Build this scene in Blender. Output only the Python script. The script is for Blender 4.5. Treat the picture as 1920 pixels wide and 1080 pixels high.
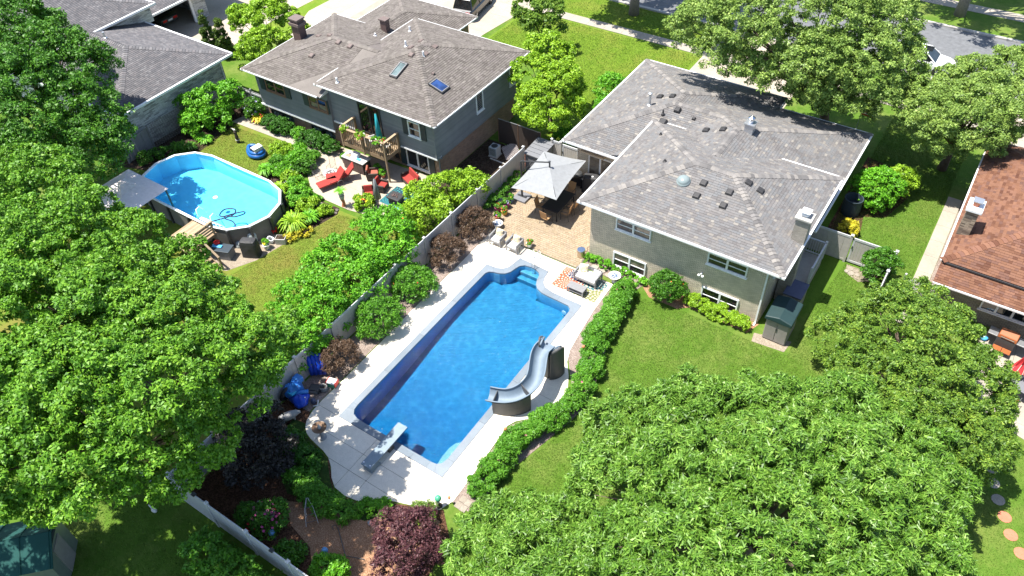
import bpy, math, random
import numpy as np
from mathutils import Vector, Matrix
random.seed(7)
for o in list(bpy.data.objects): bpy.data.objects.remove(o)
S = bpy.context.scene
C = S.collection
# ------------------------------------------------------------------ camera
cam = bpy.data.cameras.new('camera'); cam_o = bpy.data.objects.new('camera', cam); C.objects.link(cam_o)
PITCH, YAW, ROLL = math.radians(44.93), math.radians(-35.5), math.radians(-2.8)
fw = Vector((math.sin(YAW)*math.cos(PITCH), math.cos(YAW)*math.cos(PITCH), -math.sin(PITCH)))
rt = Vector((math.cos(YAW), -math.sin(YAW), 0)); up = rt.cross(fw)
r2_ = math.cos(ROLL)*rt + math.sin(ROLL)*up; u2_ = -math.sin(ROLL)*rt + math.cos(ROLL)*up
M = Matrix((r2_, u2_, -fw)).transposed().to_4x4(); M.translation = (0, 0, 30)
cam_o.matrix_world = M
cam.sensor_width = 36; cam.lens = 36*1475/1920; cam.clip_end = 1500
S.camera = cam_o
# ------------------------------------------------------------------ sky and sun
SUN = Vector((-.32, -.20, 1.0)).normalized()
wd = bpy.data.worlds.new('World'); S.world = wd; wd.use_nodes = True
wn = wd.node_tree.nodes; wn.clear()
sk = wn.new('ShaderNodeTexSky'); sk.sky_type = 'NISHITA'; sk.sun_disc = False
sk.sun_elevation = math.asin(SUN.z); sk.sun_rotation = math.atan2(SUN.x, SUN.y)
bgd = wn.new('ShaderNodeBackground'); bgd.inputs['Strength'].default_value = .11
wo = wn.new('ShaderNodeOutputWorld')
wd.node_tree.links.new(sk.outputs[0], bgd.inputs['Color']); wd.node_tree.links.new(bgd.outputs[0], wo.inputs[0])
sl = bpy.data.lights.new('sun', 'SUN'); sl.energy = 5.0; sl.angle = math.radians(.53); sl.color = (1, .95, .86)
so = bpy.data.objects.new('sun', sl); C.objects.link(so); so.rotation_euler = SUN.to_track_quat('Z', 'Y').to_euler(); so.location = (0, 0, 60)
S.view_settings.view_transform = 'Standard'; S.view_settings.look = 'None'
S.view_settings.exposure = 1.1; S.view_settings.gamma = 1
S.render.engine = 'CYCLES'; S.cycles.max_bounces = 7; S.cycles.transparent_max_bounces = 10

# ------------------------------------------------------------------ materials
MATS = {}
def nmat(name):
    m = bpy.data.materials.new(name); m.use_nodes = True
    nt = m.node_tree; b = nt.nodes['Principled BSDF']; MATS[name] = m
    return m, nt, b
def N(nt, t, **kw):
    n = nt.nodes.new(t)
    for k, v in kw.items():
        if k in n.inputs: n.inputs[k].default_value = v
        else: setattr(n, k, v)
    return n
def ramp(nt, fac, stops):
    r = nt.nodes.new('ShaderNodeValToRGB'); e = r.color_ramp.elements
    while len(e) < len(stops): e.new(.5)
    for q, (p, c) in zip(e, stops): q.position = p; q.color = (*c, 1)
    nt.links.new(fac, r.inputs[0]); return r.outputs[0]
def coord(nt, kind='Object', scale=(1, 1, 1), rot=(0, 0, 0)):
    tc = N(nt, 'ShaderNodeTexCoord'); mp = N(nt, 'ShaderNodeMapping'); mp.inputs['Scale'].default_value = scale; mp.inputs['Rotation'].default_value = rot
    nt.links.new(tc.outputs[kind], mp.inputs[0]); return mp.outputs[0]
def noise(nt, vec, scale, detail=3, rough=.55):
    n = N(nt, 'ShaderNodeTexNoise', Scale=scale, Detail=detail, Roughness=rough); nt.links.new(vec, n.inputs['Vector']); return n.outputs['Fac']
def bump(nt, b, h, strength=.3, dist=.02):
    bp = N(nt, 'ShaderNodeBump', Strength=strength, Distance=dist); nt.links.new(h, bp.inputs['Height']); nt.links.new(bp.outputs[0], b.inputs['Normal'])
def mixc(nt, f, a, b, mode='MIX'):
    m = N(nt, 'ShaderNodeMix', data_type='RGBA', blend_type=mode)
    for s, v in ((m.inputs[0], f), (m.inputs[6], a), (m.inputs[7], b)):
        if hasattr(v, 'links') or hasattr(v, 'is_linked'): nt.links.new(v, s)
        elif isinstance(v, (int, float)): s.default_value = v
        else: s.default_value = (*v, 1)
    return m.outputs[2]
def math_(nt, op, a, b=0.0):
    m = N(nt, 'ShaderNodeMath', operation=op)
    for s, v in ((m.inputs[0], a), (m.inputs[1], b)):
        if hasattr(v, 'is_linked'): nt.links.new(v, s)
        else: s.default_value = v
    return m.outputs[0]
def plain(name, col, rough=.6, var=.25, scale=6, bmp=.15, metal=0, spec=.4, dist=.01, kind='Object'):
    """a painted / woven / cast surface: two close tones from fine and coarse noise, slight relief"""
    m, nt, b = nmat(name)
    v = coord(nt, kind); a = noise(nt, v, scale, 5); c = noise(nt, v, scale*9, 3)
    s = math_(nt, 'ADD', math_(nt, 'MULTIPLY', a, .65), math_(nt, 'MULTIPLY', c, .35))
    lo = tuple(x*(1-var) for x in col); hi = tuple(min(1, x*(1+var)) for x in col)
    nt.links.new(ramp(nt, s, [(.3, lo), (.7, hi)]), b.inputs['Base Color'])
    b.inputs['Roughness'].default_value = rough; b.inputs['Metallic'].default_value = metal; b.inputs['Specular IOR Level'].default_value = spec
    if bmp: bump(nt, b, s, bmp, dist)
    return m
def island_rand(nt):
    g = N(nt, 'ShaderNodeNewGeometry'); oi = N(nt, 'ShaderNodeObjectInfo')
    return math_(nt, 'FRACT', math_(nt, 'ADD', g.outputs['Random Per Island'], math_(nt, 'MULTIPLY', oi.outputs['Random'], 7.13)))
def pieces(name, stops, rough=.85, scale=30, bmp=.4, grain=.22, dist=.006):
    """single pieces (shingles, pavers, stones, boards): each takes its own tone, with grain on top"""
    m, nt, b = nmat(name)
    c = ramp(nt, island_rand(nt), stops)
    v = coord(nt); a = noise(nt, v, scale, 5, .7); w = noise(nt, v, 1.1, 4)
    g = mixc(nt, 1.0, c, ramp(nt, a, [(.25, (1-grain*1.6,)*3), (.75, (1+grain,)*3)]), 'MULTIPLY')
    g = mixc(nt, .6, g, ramp(nt, w, [(.35, (.8, .8, .8)), (.7, (1.1, 1.1, 1.1))]), 'MULTIPLY')
    nt.links.new(g, b.inputs['Base Color']); b.inputs['Roughness'].default_value = rough; b.inputs['Specular IOR Level'].default_value = .25
    bump(nt, b, a, bmp, dist); return m
def leafmat(name, stops, transl=.18, rough=.5, spec=.35):
    m, nt, b = nmat(name)
    r = island_rand(nt); v = coord(nt); w = noise(nt, v, .9, 4, .65)
    c = ramp(nt, math_(nt, 'ADD', math_(nt, 'MULTIPLY', r, .62), math_(nt, 'MULTIPLY', math_(nt, 'SUBTRACT', w, .22), .75)), stops)
    nt.links.new(c, b.inputs['Base Color']); b.inputs['Roughness'].default_value = rough; b.inputs['Specular IOR Level'].default_value = spec
    t = N(nt, 'ShaderNodeBsdfTranslucent'); mx = N(nt, 'ShaderNodeMixShader'); mx.inputs[0].default_value = transl
    nt.links.new(mixc(nt, .35, c, (.9, 1, .25), 'MULTIPLY'), t.inputs[0])
    nt.links.new(b.outputs[0], mx.inputs[1]); nt.links.new(t.outputs[0], mx.inputs[2])
    nt.links.new(mx.outputs[0], nt.nodes['Material Output'].inputs['Surface']); return m
def brickmat(name, c1, c2, mortar, scale=1.0, contrast=.5, bw=.21, bh=.072, ms=.012, bias=0):
    m, nt, b = nmat(name)
    tc = N(nt, 'ShaderNodeTexCoord'); sp = N(nt, 'ShaderNodeSeparateXYZ'); cb = N(nt, 'ShaderNodeCombineXYZ')
    nt.links.new(tc.outputs['Object'], sp.inputs[0])
    nt.links.new(math_(nt, 'ADD', sp.outputs[0], sp.outputs[1]), cb.inputs[0]); nt.links.new(sp.outputs[2], cb.inputs[1])
    br = N(nt, 'ShaderNodeTexBrick', Scale=1.0); br.inputs['Brick Width'].default_value = bw; br.inputs['Row Height'].default_value = bh
    br.inputs['Mortar Size'].default_value = ms; br.inputs['Mortar Smooth'].default_value = .2; br.inputs['Bias'].default_value = bias
    br.inputs['Color1'].default_value = (*c1, 1); br.inputs['Color2'].default_value = (*c2, 1); br.inputs['Mortar'].default_value = (*mortar, 1)
    nt.links.new(cb.outputs[0], br.inputs['Vector'])
    v = coord(nt); a = noise(nt, v, 2.2, 6, .65)
    c = mixc(nt, contrast, br.outputs['Color'], ramp(nt, a, [(.3, (.72, .72, .72)), (.7, (1.15, 1.15, 1.15))]), 'MULTIPLY')
    nt.links.new(c, b.inputs['Base Color']); b.inputs['Roughness'].default_value = .85
    bump(nt, b, math_(nt, 'ADD', math_(nt, 'MULTIPLY', br.outputs['Fac'], -1.0), math_(nt, 'MULTIPLY', noise(nt, v, 40, 3), .3)), .6, .008); return m
def N_sep(nt, v):
    sp = N(nt, 'ShaderNodeSeparateXYZ'); nt.links.new(v, sp.inputs[0]); return math_(nt, 'ADD', sp.outputs[0], math_(nt, 'MULTIPLY', sp.outputs[1], .35))
def lawnmat(name, dark, mid, light, dry, dryamt=.5, seed=0, soft=1.0):
    m, nt, b = nmat(name)
    v = coord(nt); mp = N(nt, 'ShaderNodeMapping'); mp.inputs['Location'].default_value = (seed*13.1, seed*7.7, 0); nt.links.new(v, mp.inputs[0]); v = mp.outputs[0]
    a = noise(nt, v, .35, 4, .6); f = noise(nt, v, 3.2, 5, .7); h = noise(nt, v, 16, 4, .75); k = noise(nt, v, 45, 2, .8)
    st = math_(nt, 'SINE', math_(nt, 'MULTIPLY', N_sep(nt, v), 5.2))
    s = math_(nt, 'ADD', math_(nt, 'MULTIPLY', f, .30), math_(nt, 'ADD', math_(nt, 'MULTIPLY', h, .35), math_(nt, 'ADD', math_(nt, 'MULTIPLY', k, .35), math_(nt, 'MULTIPLY', st, .022))))
    c = ramp(nt, s, [(.34, dark), (.5, mid), (.66, light)])
    dr = ramp(nt, math_(nt, 'ADD', math_(nt, 'MULTIPLY', a, .75), math_(nt, 'MULTIPLY', f, .25)), [(.47, (0, 0, 0)), (.62, (dryamt,)*3)])
    c = mixc(nt, dr, c, mixc(nt, s, tuple(x*.72 for x in dry), tuple(x*1.3 for x in dry)))
    nt.links.new(c, b.inputs['Base Color']); b.inputs['Roughness'].default_value = .9; b.inputs['Specular IOR Level'].default_value = .15
    bump(nt, b, math_(nt, 'ADD', h, k), .45, .03); return m
def soilmat(name, c1, c2, c3, scale=14, dist=.04):
    m, nt, b = nmat(name); v = coord(nt)
    vo = N(nt, 'ShaderNodeTexVoronoi', Scale=scale); nt.links.new(v, vo.inputs['Vector']); n = noise(nt, v, 2, 5, .6); k = noise(nt, v, scale*2, 4, .7)
    s = math_(nt, 'ADD', math_(nt, 'MULTIPLY', vo.outputs['Distance'], .5), math_(nt, 'ADD', math_(nt, 'MULTIPLY', n, .35), math_(nt, 'MULTIPLY', k, .35)))
    nt.links.new(ramp(nt, s, [(.3, c1), (.55, c2), (.8, c3)]), b.inputs['Base Color']); b.inputs['Roughness'].default_value = .95; b.inputs['Specular IOR Level'].default_value = .1
    bump(nt, b, s, .8, dist); return m
def glassmat(name, col, rough=.06):
    m, nt, b = nmat(name); v = coord(nt); n = noise(nt, v, 1.3, 3)
    nt.links.new(ramp(nt, n, [(.35, tuple(x*.5 for x in col)), (.7, tuple(x*1.6 for x in col))]), b.inputs['Base Color'])
    b.inputs['Roughness'].default_value = rough; b.inputs['Specular IOR Level'].default_value = .9; return m
def watermat(name, absorb, density, tint, rip=.5, scale=2.2, dist=.05):
    m, nt, b = nmat(name); out = nt.nodes['Material Output']; nt.nodes.remove(b)
    v = coord(nt); w1 = noise(nt, v, scale, 4, .6); w2 = noise(nt, v, scale*3.7, 3, .6)
    wv = N(nt, 'ShaderNodeTexWave', wave_type='RINGS', rings_direction='SPHERICAL', Scale=1.6, Distortion=5, Detail=3); 
    vv = coord(nt); mp = N(nt, 'ShaderNodeMapping'); mp.inputs['Location'].default_value = (16.9, -25.6, 0); nt.links.new(vv, mp.inputs[0]); nt.links.new(mp.outputs[0], wv.inputs['Vector']); wv.inputs['Detail Scale'].default_value = 1.5
    h = math_(nt, 'ADD', math_(nt, 'ADD', w1, math_(nt, 'MULTIPLY', w2, .4)), math_(nt, 'MULTIPLY', wv.outputs['Fac'], .35))
    bp = N(nt, 'ShaderNodeBump', Strength=rip, Distance=dist); nt.links.new(h, bp.inputs['Height'])
    tr = N(nt, 'ShaderNodeBsdfTransparent'); tr.inputs[0].default_value = (*tint, 1); gl = N(nt, 'ShaderNodeBsdfGlossy', Roughness=.06); nt.links.new(bp.outputs[0], gl.inputs['Normal'])
    fr = N(nt, 'ShaderNodeFresnel', IOR=1.22); nt.links.new(bp.outputs[0], fr.inputs['Normal'])
    mx = N(nt, 'ShaderNodeMixShader'); nt.links.new(fr.outputs[0], mx.inputs[0]); nt.links.new(tr.outputs[0], mx.inputs[1]); nt.links.new(gl.outputs[0], mx.inputs[2])
    nt.links.new(mx.outputs[0], out.inputs['Surface'])
    va = N(nt, 'ShaderNodeVolumeAbsorption', Density=density); va.inputs['Color'].default_value = (*absorb, 1); nt.links.new(va.outputs[0], out.inputs['Volume']); return m
def m_(n): return MATS[n]

# ------------------------------------------------------------------ mesh building
class MB:
    def __init__(s): s.v = []; s.f = []
    def add(s, vs, fs):
        k = len(s.v); s.v += [tuple(p) for p in vs]; s.f += [tuple(i+k for i in f) for f in fs]; return s
    def box(s, x0, x1, y0, y1, z0, z1):
        return s.add([(x0,y0,z0),(x1,y0,z0),(x1,y1,z0),(x0,y1,z0),(x0,y0,z1),(x1,y0,z1),(x1,y1,z1),(x0,y1,z1)], [(3,2,1,0),(4,5,6,7),(0,1,5,4),(1,2,6,5),(2,3,7,6),(3,0,4,7)])
    def bar(s, p, q, w, h=None, upv=(0,0,1)):
        p = Vector(p); q = Vector(q); h = w if h is None else h; d = (q-p).normalized(); u = Vector(upv)
        if abs(d.dot(u)) > .98: u = Vector((0,1,0))
        a = d.cross(u).normalized()*w/2; b = a.cross(d).normalized()*h/2
        return s.add([p-a-b,p+a-b,p+a+b,p-a+b,q-a-b,q+a-b,q+a+b,q-a+b], [(3,2,1,0),(4,5,6,7),(0,1,5,4),(1,2,6,5),(2,3,7,6),(3,0,4,7)])
    def prism(s, poly, z0, z1):
        n = len(poly); A = sum(poly[i][0]*poly[(i+1)%n][1]-poly[(i+1)%n][0]*poly[i][1] for i in range(n))
        if A < 0: poly = poly[::-1]
        return s.add([(x,y,z0) for x,y in poly]+[(x,y,z1) for x,y in poly], [tuple(range(n-1,-1,-1)), tuple(range(n,2*n))]+[(i,(i+1)%n,n+(i+1)%n,n+i) for i in range(n)])
    def lathe(s, prof, n=16, c=(0,0,0), sx=1, sy=1):
        vs = []; fs = []; k = len(prof)
        for r, z in prof:
            for i in range(n):
                a = 2*math.pi*i/n; vs.append((c[0]+r*sx*math.cos(a), c[1]+r*sy*math.sin(a), c[2]+z))
        for j in range(k-1):
            for i in range(n):
                i2 = (i+1)%n; fs.append((j*n+i, j*n+i2, (j+1)*n+i2, (j+1)*n+i))
        fs.append(tuple(range(n-1,-1,-1))); fs.append(tuple((k-1)*n+i for i in range(n)))
        return s.add(vs, fs)
    def tube(s, pts, r, n=8, closed=False):
        pts = [Vector(p) for p in pts]; rs = r if isinstance(r, (list, tuple)) else [r]*len(pts); m = len(pts); vs = []; fs = []; a = None
        for i, p in enumerate(pts):
            d = (pts[(i+1)%m]-pts[i-1]) if closed else (pts[min(i+1,m-1)]-pts[max(i-1,0)])
            d = d.normalized()
            if a is None: a = d.orthogonal().normalized()
            a = (a-d*a.dot(d)).normalized(); b = d.cross(a)
            for k in range(n):
                t = 2*math.pi*k/n; vs.append(p+(a*math.cos(t)+b*math.sin(t))*rs[i])
        for i in range(m if closed else m-1):
            for k in range(n):
                k2 = (k+1)%n; j = (i+1)%m; fs.append((i*n+k, i*n+k2, j*n+k2, j*n+k))
        if not closed: fs.append(tuple(range(n-1,-1,-1))); fs.append(tuple((m-1)*n+k for k in range(n)))
        return s.add(vs, fs)
    def grid(s, fn, nu, nv, thick=0):
        vs = [fn(i/nu, j/nv) for j in range(nv+1) for i in range(nu+1)]
        return s.add(vs, [(j*(nu+1)+i, j*(nu+1)+i+1, (j+1)*(nu+1)+i+1, (j+1)*(nu+1)+i) for j in range(nv) for i in range(nu)])
    def ball(s, c, r, n=12, sz=1.0):
        k = max(4, n//2); return s.lathe([(max(.001, r*math.sin(math.pi*i/k)), -r*sz*math.cos(math.pi*i/k)) for i in range(k+1)], n, c)
    def build(s, name, mat, parent=None, world=False, smooth=False, bevel=0, kind=None, solid=0, subd=0):
        me = bpy.data.meshes.new(name); vs = s.v
        if world and parent is not None:
            o = wloc(parent); vs = [(a-o[0], b-o[1], c-o[2]) for a, b, c in vs]
        me.from_pydata(vs, [], s.f); me.update()
        if mat: me.materials.append(m_(mat))
        if smooth: me.polygons.foreach_set('use_smooth', [True]*len(me.polygons))
        o = bpy.data.objects.new(name, me); C.objects.link(o)
        if parent is not None: o.parent = parent
        if solid: md = o.modifiers.new('solid', 'SOLIDIFY'); md.thickness = solid; md.offset = 0
        if subd: md = o.modifiers.new('sub', 'SUBSURF'); md.levels = md.render_levels = subd
        if bevel: md = o.modifiers.new('bevel', 'BEVEL'); md.width = bevel; md.segments = 2; md.limit_method = 'ANGLE'
        if kind: o['kind'] = kind
        return o
def wloc(o):
    x, y, z = o.location; p = o.parent
    while p is not None: x += p.location.x; y += p.location.y; z += p.location.z; p = p.parent
    return (x, y, z)
def tag(o, label, cat, group=None):
    o['label'] = label; o['category'] = cat
    if group: o['group'] = group
    return o
def thing(name, label, cat, loc=(0,0,0), rz=0, group=None):
    o = bpy.data.objects.new(name, None); C.objects.link(o); o.location = loc; o.rotation_euler = (0, 0, rz); o.empty_display_size = .2
    return tag(o, label, cat, group)
def copy_tree(o, parent=None):
    c = o.copy(); C.objects.link(c); c.parent = parent
    for ch in list(o.children): copy_tree(ch, c)
    return c
def struct(o): o['kind'] = 'structure'; return o
def sheet(name, poly, z, mat, parent=None, th=.002):
    return struct(MB().prism(poly, z-th, z).build(name, mat)) if parent is None else MB().prism(poly, z-th, z).build(name, mat, parent, world=True)
def mesh_np(name, V, Q, mat, parent=None, world=True, kind=None, smooth=False):
    """V (n,3) array, Q (m,4) quads"""
    if parent is not None and world: V = V-np.array(wloc(parent))
    me = bpy.data.meshes.new(name); me.vertices.add(len(V)); me.vertices.foreach_set('co', V.astype(np.float32).ravel())
    k = Q.shape[1]; me.loops.add(Q.size); me.loops.foreach_set('vertex_index', Q.astype(np.int32).ravel())
    me.polygons.add(len(Q)); me.polygons.foreach_set('loop_start', np.arange(0, Q.size, k, dtype=np.int32)); me.polygons.foreach_set('loop_total', np.full(len(Q), k, dtype=np.int32))
    me.update(calc_edges=True); me.materials.append(m_(mat))
    o = bpy.data.objects.new(name, me); C.objects.link(o)
    if parent is not None: o.parent = parent
    if kind: o['kind'] = kind
    return o
def clip_poly(poly, a, b):
    """keep the part of a polygon left of the line a->b"""
    out = []; n = len(poly)
    sd = lambda p: (b[0]-a[0])*(p[1]-a[1])-(b[1]-a[1])*(p[0]-a[0])
    for i in range(n):
        p, q = poly[i], poly[(i+1)%n]; s, t = sd(p), sd(q)
        if s >= 0: out.append(p)
        if (s > 1e-9 and t < -1e-9) or (s < -1e-9 and t > 1e-9):
            k = s/(s-t); out.append((p[0]+(q[0]-p[0])*k, p[1]+(q[1]-p[1])*k))
    return out
def clip_conv(poly, conv):
    n = len(conv); A = sum(conv[i][0]*conv[(i+1)%n][1]-conv[(i+1)%n][0]*conv[i][1] for i in range(n))
    if A < 0: conv = conv[::-1]
    for i in range(n):
        if len(poly) < 3: return []
        poly = clip_poly(poly, conv[i], conv[(i+1)%n])
    return poly
def area(p): return abs(sum(p[i][0]*p[(i+1)%len(p)][1]-p[(i+1)%len(p)][0]*p[i][1] for i in range(len(p))))/2 if len(p) > 2 else 0
# ------------------------------------------------------------------ material library
lawnmat('lawn', (.048,.105,.010), (.074,.148,.015), (.115,.19,.026), (.165,.195,.05), .6, 1)
lawnmat('lawn_dry', (.085,.135,.014), (.125,.185,.022), (.175,.225,.034), (.17,.14,.035), .7, 2)
lawnmat('lawn_front', (.078,.14,.010), (.115,.195,.016), (.165,.24,.026), (.20,.20,.04), .5, 3)
lawnmat('lawn_side', (.052,.11,.012), (.082,.16,.018), (.125,.205,.03), (.17,.18,.05), .45, 4)
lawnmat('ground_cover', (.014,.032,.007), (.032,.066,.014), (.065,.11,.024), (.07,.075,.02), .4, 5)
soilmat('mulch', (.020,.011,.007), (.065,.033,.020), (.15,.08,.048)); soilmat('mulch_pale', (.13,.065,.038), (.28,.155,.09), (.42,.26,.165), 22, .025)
soilmat('soil', (.016,.011,.009), (.038,.026,.019), (.075,.055,.04), 9); soilmat('gravel', (.09,.065,.055), (.20,.155,.13), (.36,.30,.27), 26, .03)
soilmat('sand', (.15,.125,.095), (.24,.20,.155), (.33,.28,.22), 18, .015)
def concmat(name, col, stain=.3):
    m, nt, b = nmat(name); v = coord(nt); a = noise(nt, v, .7, 6, .62); f = noise(nt, v, 22, 4, .7); g = noise(nt, v, 5, 4, .6)
    c = mixc(nt, 1.0, ramp(nt, a, [(.3, tuple(x*(1-stain) for x in col)), (.62, col)]), ramp(nt, f, [(.3, (.86,.86,.86)), (.7, (1.06,1.06,1.06))]), 'MULTIPLY')
    c = mixc(nt, .5, c, ramp(nt, g, [(.3, (.85,.84,.82)), (.6, (1,1,1))]), 'MULTIPLY'); r = island_rand(nt)
    c = mixc(nt, .5, c, ramp(nt, r, [(0, (.92,.92,.92)), (1, (1.06,1.05,1.03))]), 'MULTIPLY')
    nt.links.new(c, b.inputs['Base Color']); b.inputs['Roughness'].default_value = .8; b.inputs['Specular IOR Level'].default_value = .3; bump(nt, b, f, .25, .006); return m
concmat('concrete', (.80,.735,.63), .06); concmat('concrete_walk', (.38,.34,.285), .2); concmat('concrete_drive', (.42,.365,.295), .14); concmat('kerb', (.45,.43,.40), .25)
plain('joint', (.12,.11,.10), .9); plain('asphalt', (.13,.135,.145), .85, .3, 3, .3)
pieces('coping', [(0,(0.169,0.205,0.244)),(.5,(0.195,0.231,0.271)),(1,(0.220,0.254,0.292))], .6, 25, .2, .1)
pieces('paver', [(0,(.29,.225,.15)),(.35,(.335,.262,.175)),(.7,(.36,.285,.20)),(1,(.31,.245,.175))], .85, 40, .4, .14)
pieces('flagstone', [(0,(0.252,0.216,0.174)),(.5,(0.312,0.276,0.228)),(1,(0.360,0.324,0.276))], .85, 12, .5, .2, .02)
pieces('rock', [(0,(0.196,0.175,0.161)),(.5,(0.294,0.259,0.231)),(1,(0.385,0.350,0.322))], .9, 9, .6, .3, .03)
pieces('shingle_grey_cap', [(0,(0.132,0.127,0.127)),(.5,(0.196,0.186,0.182)),(1,(0.265,0.247,0.230))], .9, 60, .5, .25)
pieces('shingle_grey', [(0,(0.136,0.129,0.129)),(.2,(0.163,0.154,0.152)),(.4,(0.159,0.163,0.170)),(.6,(0.182,0.171,0.166)),(.80,(0.172,0.172,0.176)),(.9,(0.201,0.186,0.172)),(.96,(0.236,0.218,0.198)),(1,(0.276,0.259,0.236))], .9, 60, .5, .25)
pieces('shingle_brown_cap', [(0,(0.125,0.112,0.102)),(.3,(0.162,0.144,0.131)),(.6,(0.190,0.172,0.156)),(.85,(0.176,0.154,0.146)),(1,(0.230,0.209,0.189))], .9, 60, .5, .25)
pieces('shingle_brown', [(0,(0.107,0.094,0.086)),(.3,(0.137,0.122,0.111)),(.6,(0.162,0.146,0.132)),(.85,(0.149,0.130,0.124)),(1,(0.195,0.177,0.160))], .9, 60, .5, .22)
pieces('shingle_slate_cap', [(0,(0.116,0.115,0.124)),(.5,(0.147,0.144,0.153)),(.8,(0.167,0.156,0.163)),(1,(0.204,0.200,0.207))], .9, 60, .5, .25)
pieces('shingle_slate', [(0,(0.098,0.097,0.106)),(.5,(0.125,0.122,0.130)),(.8,(0.141,0.132,0.138)),(1,(0.173,0.169,0.176))], .9, 60, .5, .2)
pieces('shingle_red_cap', [(0,(0.122,0.052,0.033)),(.25,(0.205,0.096,0.058)),(.5,(0.250,0.125,0.077)),(.75,(0.220,0.109,0.075)),(1,(0.152,0.079,0.061))], .9, 60, .5, .25)
pieces('shingle_red', [(0,(0.103,0.044,0.028)),(.25,(0.174,0.082,0.049)),(.5,(0.212,0.106,0.066)),(.75,(0.186,0.093,0.063)),(1,(0.129,0.067,0.052))], .9, 60, .5, .22)
brickmat('brick_cream', (.76,.665,.52), (.58,.51,.40), (.34,.30,.235), ms=.015, contrast=.6); brickmat('brick_tan', (.42,.235,.15), (.27,.145,.095), (.31,.265,.215), 1, .6)
brickmat('brick_dark', (.13,.095,.07), (.24,.18,.13), (.30,.26,.21), 1, .6)
brickmat('stone_ledge', (.62,.62,.61), (.04,.04,.045), (.36,.36,.36), 1, .5, .42, .085, .010, bias=-.35); brickmat('stone_tan', (.42,.34,.25), (.10,.075,.055), (.2,.16,.12), 1, .5, .36, .075, .008)
brickmat('brick_pale', (.40,.36,.30), (.28,.25,.205), (.30,.275,.24))
pieces('siding', [(0,(0.181,0.197,0.212)),(.5,(0.203,0.216,0.230)),(1,(0.224,0.235,0.243))], .55, 14, .08, .05)
pieces('wood_deck', [(0,(0.317,0.223,0.137)),(.5,(0.374,0.277,0.180)),(1,(0.432,0.331,0.223))], .7, 20, .25, .15); pieces('wood_rail', [(0,(0.228,0.155,0.089)),(.5,(0.278,0.199,0.121)),(1,(0.336,0.247,0.159))], .7, 20, .25, .18)
for n, c, rr in [('white_trim',(.78,.79,.80),.45),('vinyl',(.42,.40,.37),.4),('white_vinyl',(.50,.51,.52),.4),('dark_metal',(.045,.047,.05),.4),('black_cover',(.035,.035,.038),.65),('shutter',(.030,.048,.055),.5),
   ('brown_trim',(.22,.13,.08),.6),('chimney_brown',(.115,.075,.068),.6),('vent_brown',(.15,.115,.105),.6),('vent_black',(.035,.034,.036),.55),('canvas_grey',(.24,.25,.26),.85),('canvas_dark',(.12,.12,.135),.85),('canvas_teal',(.02,.30,.36),.8),
   ('canvas_red',(.52,.035,.045),.8),('canvas_beige',(.74,.67,.66),.85),('cushion_white',(.78,.76,.73),.85),('cushion_red',(.30,.035,.028),.85),('cushion_coral',(.32,.09,.06),.85),('chair_grey',(.22,.22,.225),.5),('slide_blue',(.155,.205,.26),.6),('slide_base',(.075,.077,.08),.55),
   ('board_blue',(.19,.245,.29),.5),('inflatable_blue',(.012,.06,.48),.3),('inflatable_light',(.04,.20,.58),.3),('inflatable_cyan',(.03,.36,.60),.35),('black_rubber',(.02,.02,.022),.6),('boat_blue',(.015,.11,.36),.35),('boat_white',(.72,.71,.68),.4),('terracotta',(.46,.17,.10),.8),('pot_yellow',(.62,.36,.06),.6),('pot_plum',(.24,.05,.11),.6),('pot_white',(.72,.70,.66),.6),('pot_blue',(.10,.17,.30),.4),
   ('shed_green',(.012,.034,.036),.55),('shed_taupe',(.26,.24,.225),.6),('box_blue',(.075,.085,.145),.5),('slate_panel',(.165,.17,.185),.55),('rattan_dark',(.055,.042,.035),.75),('rattan_grey',(.36,.355,.35),.75),('stone_grey',(.30,.30,.30),.85),('stone_pale',(.46,.45,.43),.85),('bronze',(.16,.095,.055),.5),('pool_wall',(.16,.15,.14),.6),('table_black',(.02,.02,.024),.4),('tan_sling',(.42,.25,.12),.75),
   ('roof_metal_green',(.008,.062,.056),.85),('polycarbonate',(.16,.19,.16),.3),('soap_red',(.55,.02,.02),.45),('orange_clay',(.55,.20,.08),.7),('paper_blue',(.08,.40,.75),.5),('grill_brown',(.32,.10,.035),.35),('ac_grey',(.42,.47,.48),.5),('bin_dark',(.035,.05,.065),.5),('tyre',(.02,.02,.02),.8),('skin_green',(.07,.33,.20),.3),('globe_blue',(.12,.30,.55),.2),('balloon_green',(.1,.5,.1),.4),('wrought',(.10,.10,.10),.5),('hose',(.006,.02,.07),.5),('liner_step',(.24,.36,.34),.5)]:
    plain(n, c, rr, .12, 5, .08)
for n, c, rr, mt in [('chrome',(.75,.76,.77),.18,1),('galvanised',(.55,.57,.60),.4,.8),('steel_drum',(.62,.55,.47),.28,1)]: plain(n, c, rr, .1, 4, .03, mt)
glassmat('glass_dark', (.012,.015,.018)); glassmat('glass_screen', (.02,.02,.022), .25); glassmat('glass_curtain', (.20,.17,.135), .2); glassmat('glass_sky', (.11,.15,.15), .1); glassmat('glass_blue', (.02,.05,.16), .05); plain('dome', (.20,.245,.25), .25, .08, 3, 0)
plain('bark', (.115,.085,.065), .9, .35, 8, .7, dist=.03); plain('bark_pale', (.22,.19,.165), .9, .3, 8, .6, dist=.03)
def carpaint(name, c):
    m, nt, b = nmat(name); v = coord(nt); n = noise(nt, v, 2, 3); nt.links.new(ramp(nt, n, [(.3, tuple(x*.92 for x in c)), (.7, c)]), b.inputs['Base Color']); b.inputs['Roughness'].default_value = .3; b.inputs['Coat Weight'].default_value = .8; b.inputs['Coat Roughness'].default_value = .05
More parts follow.
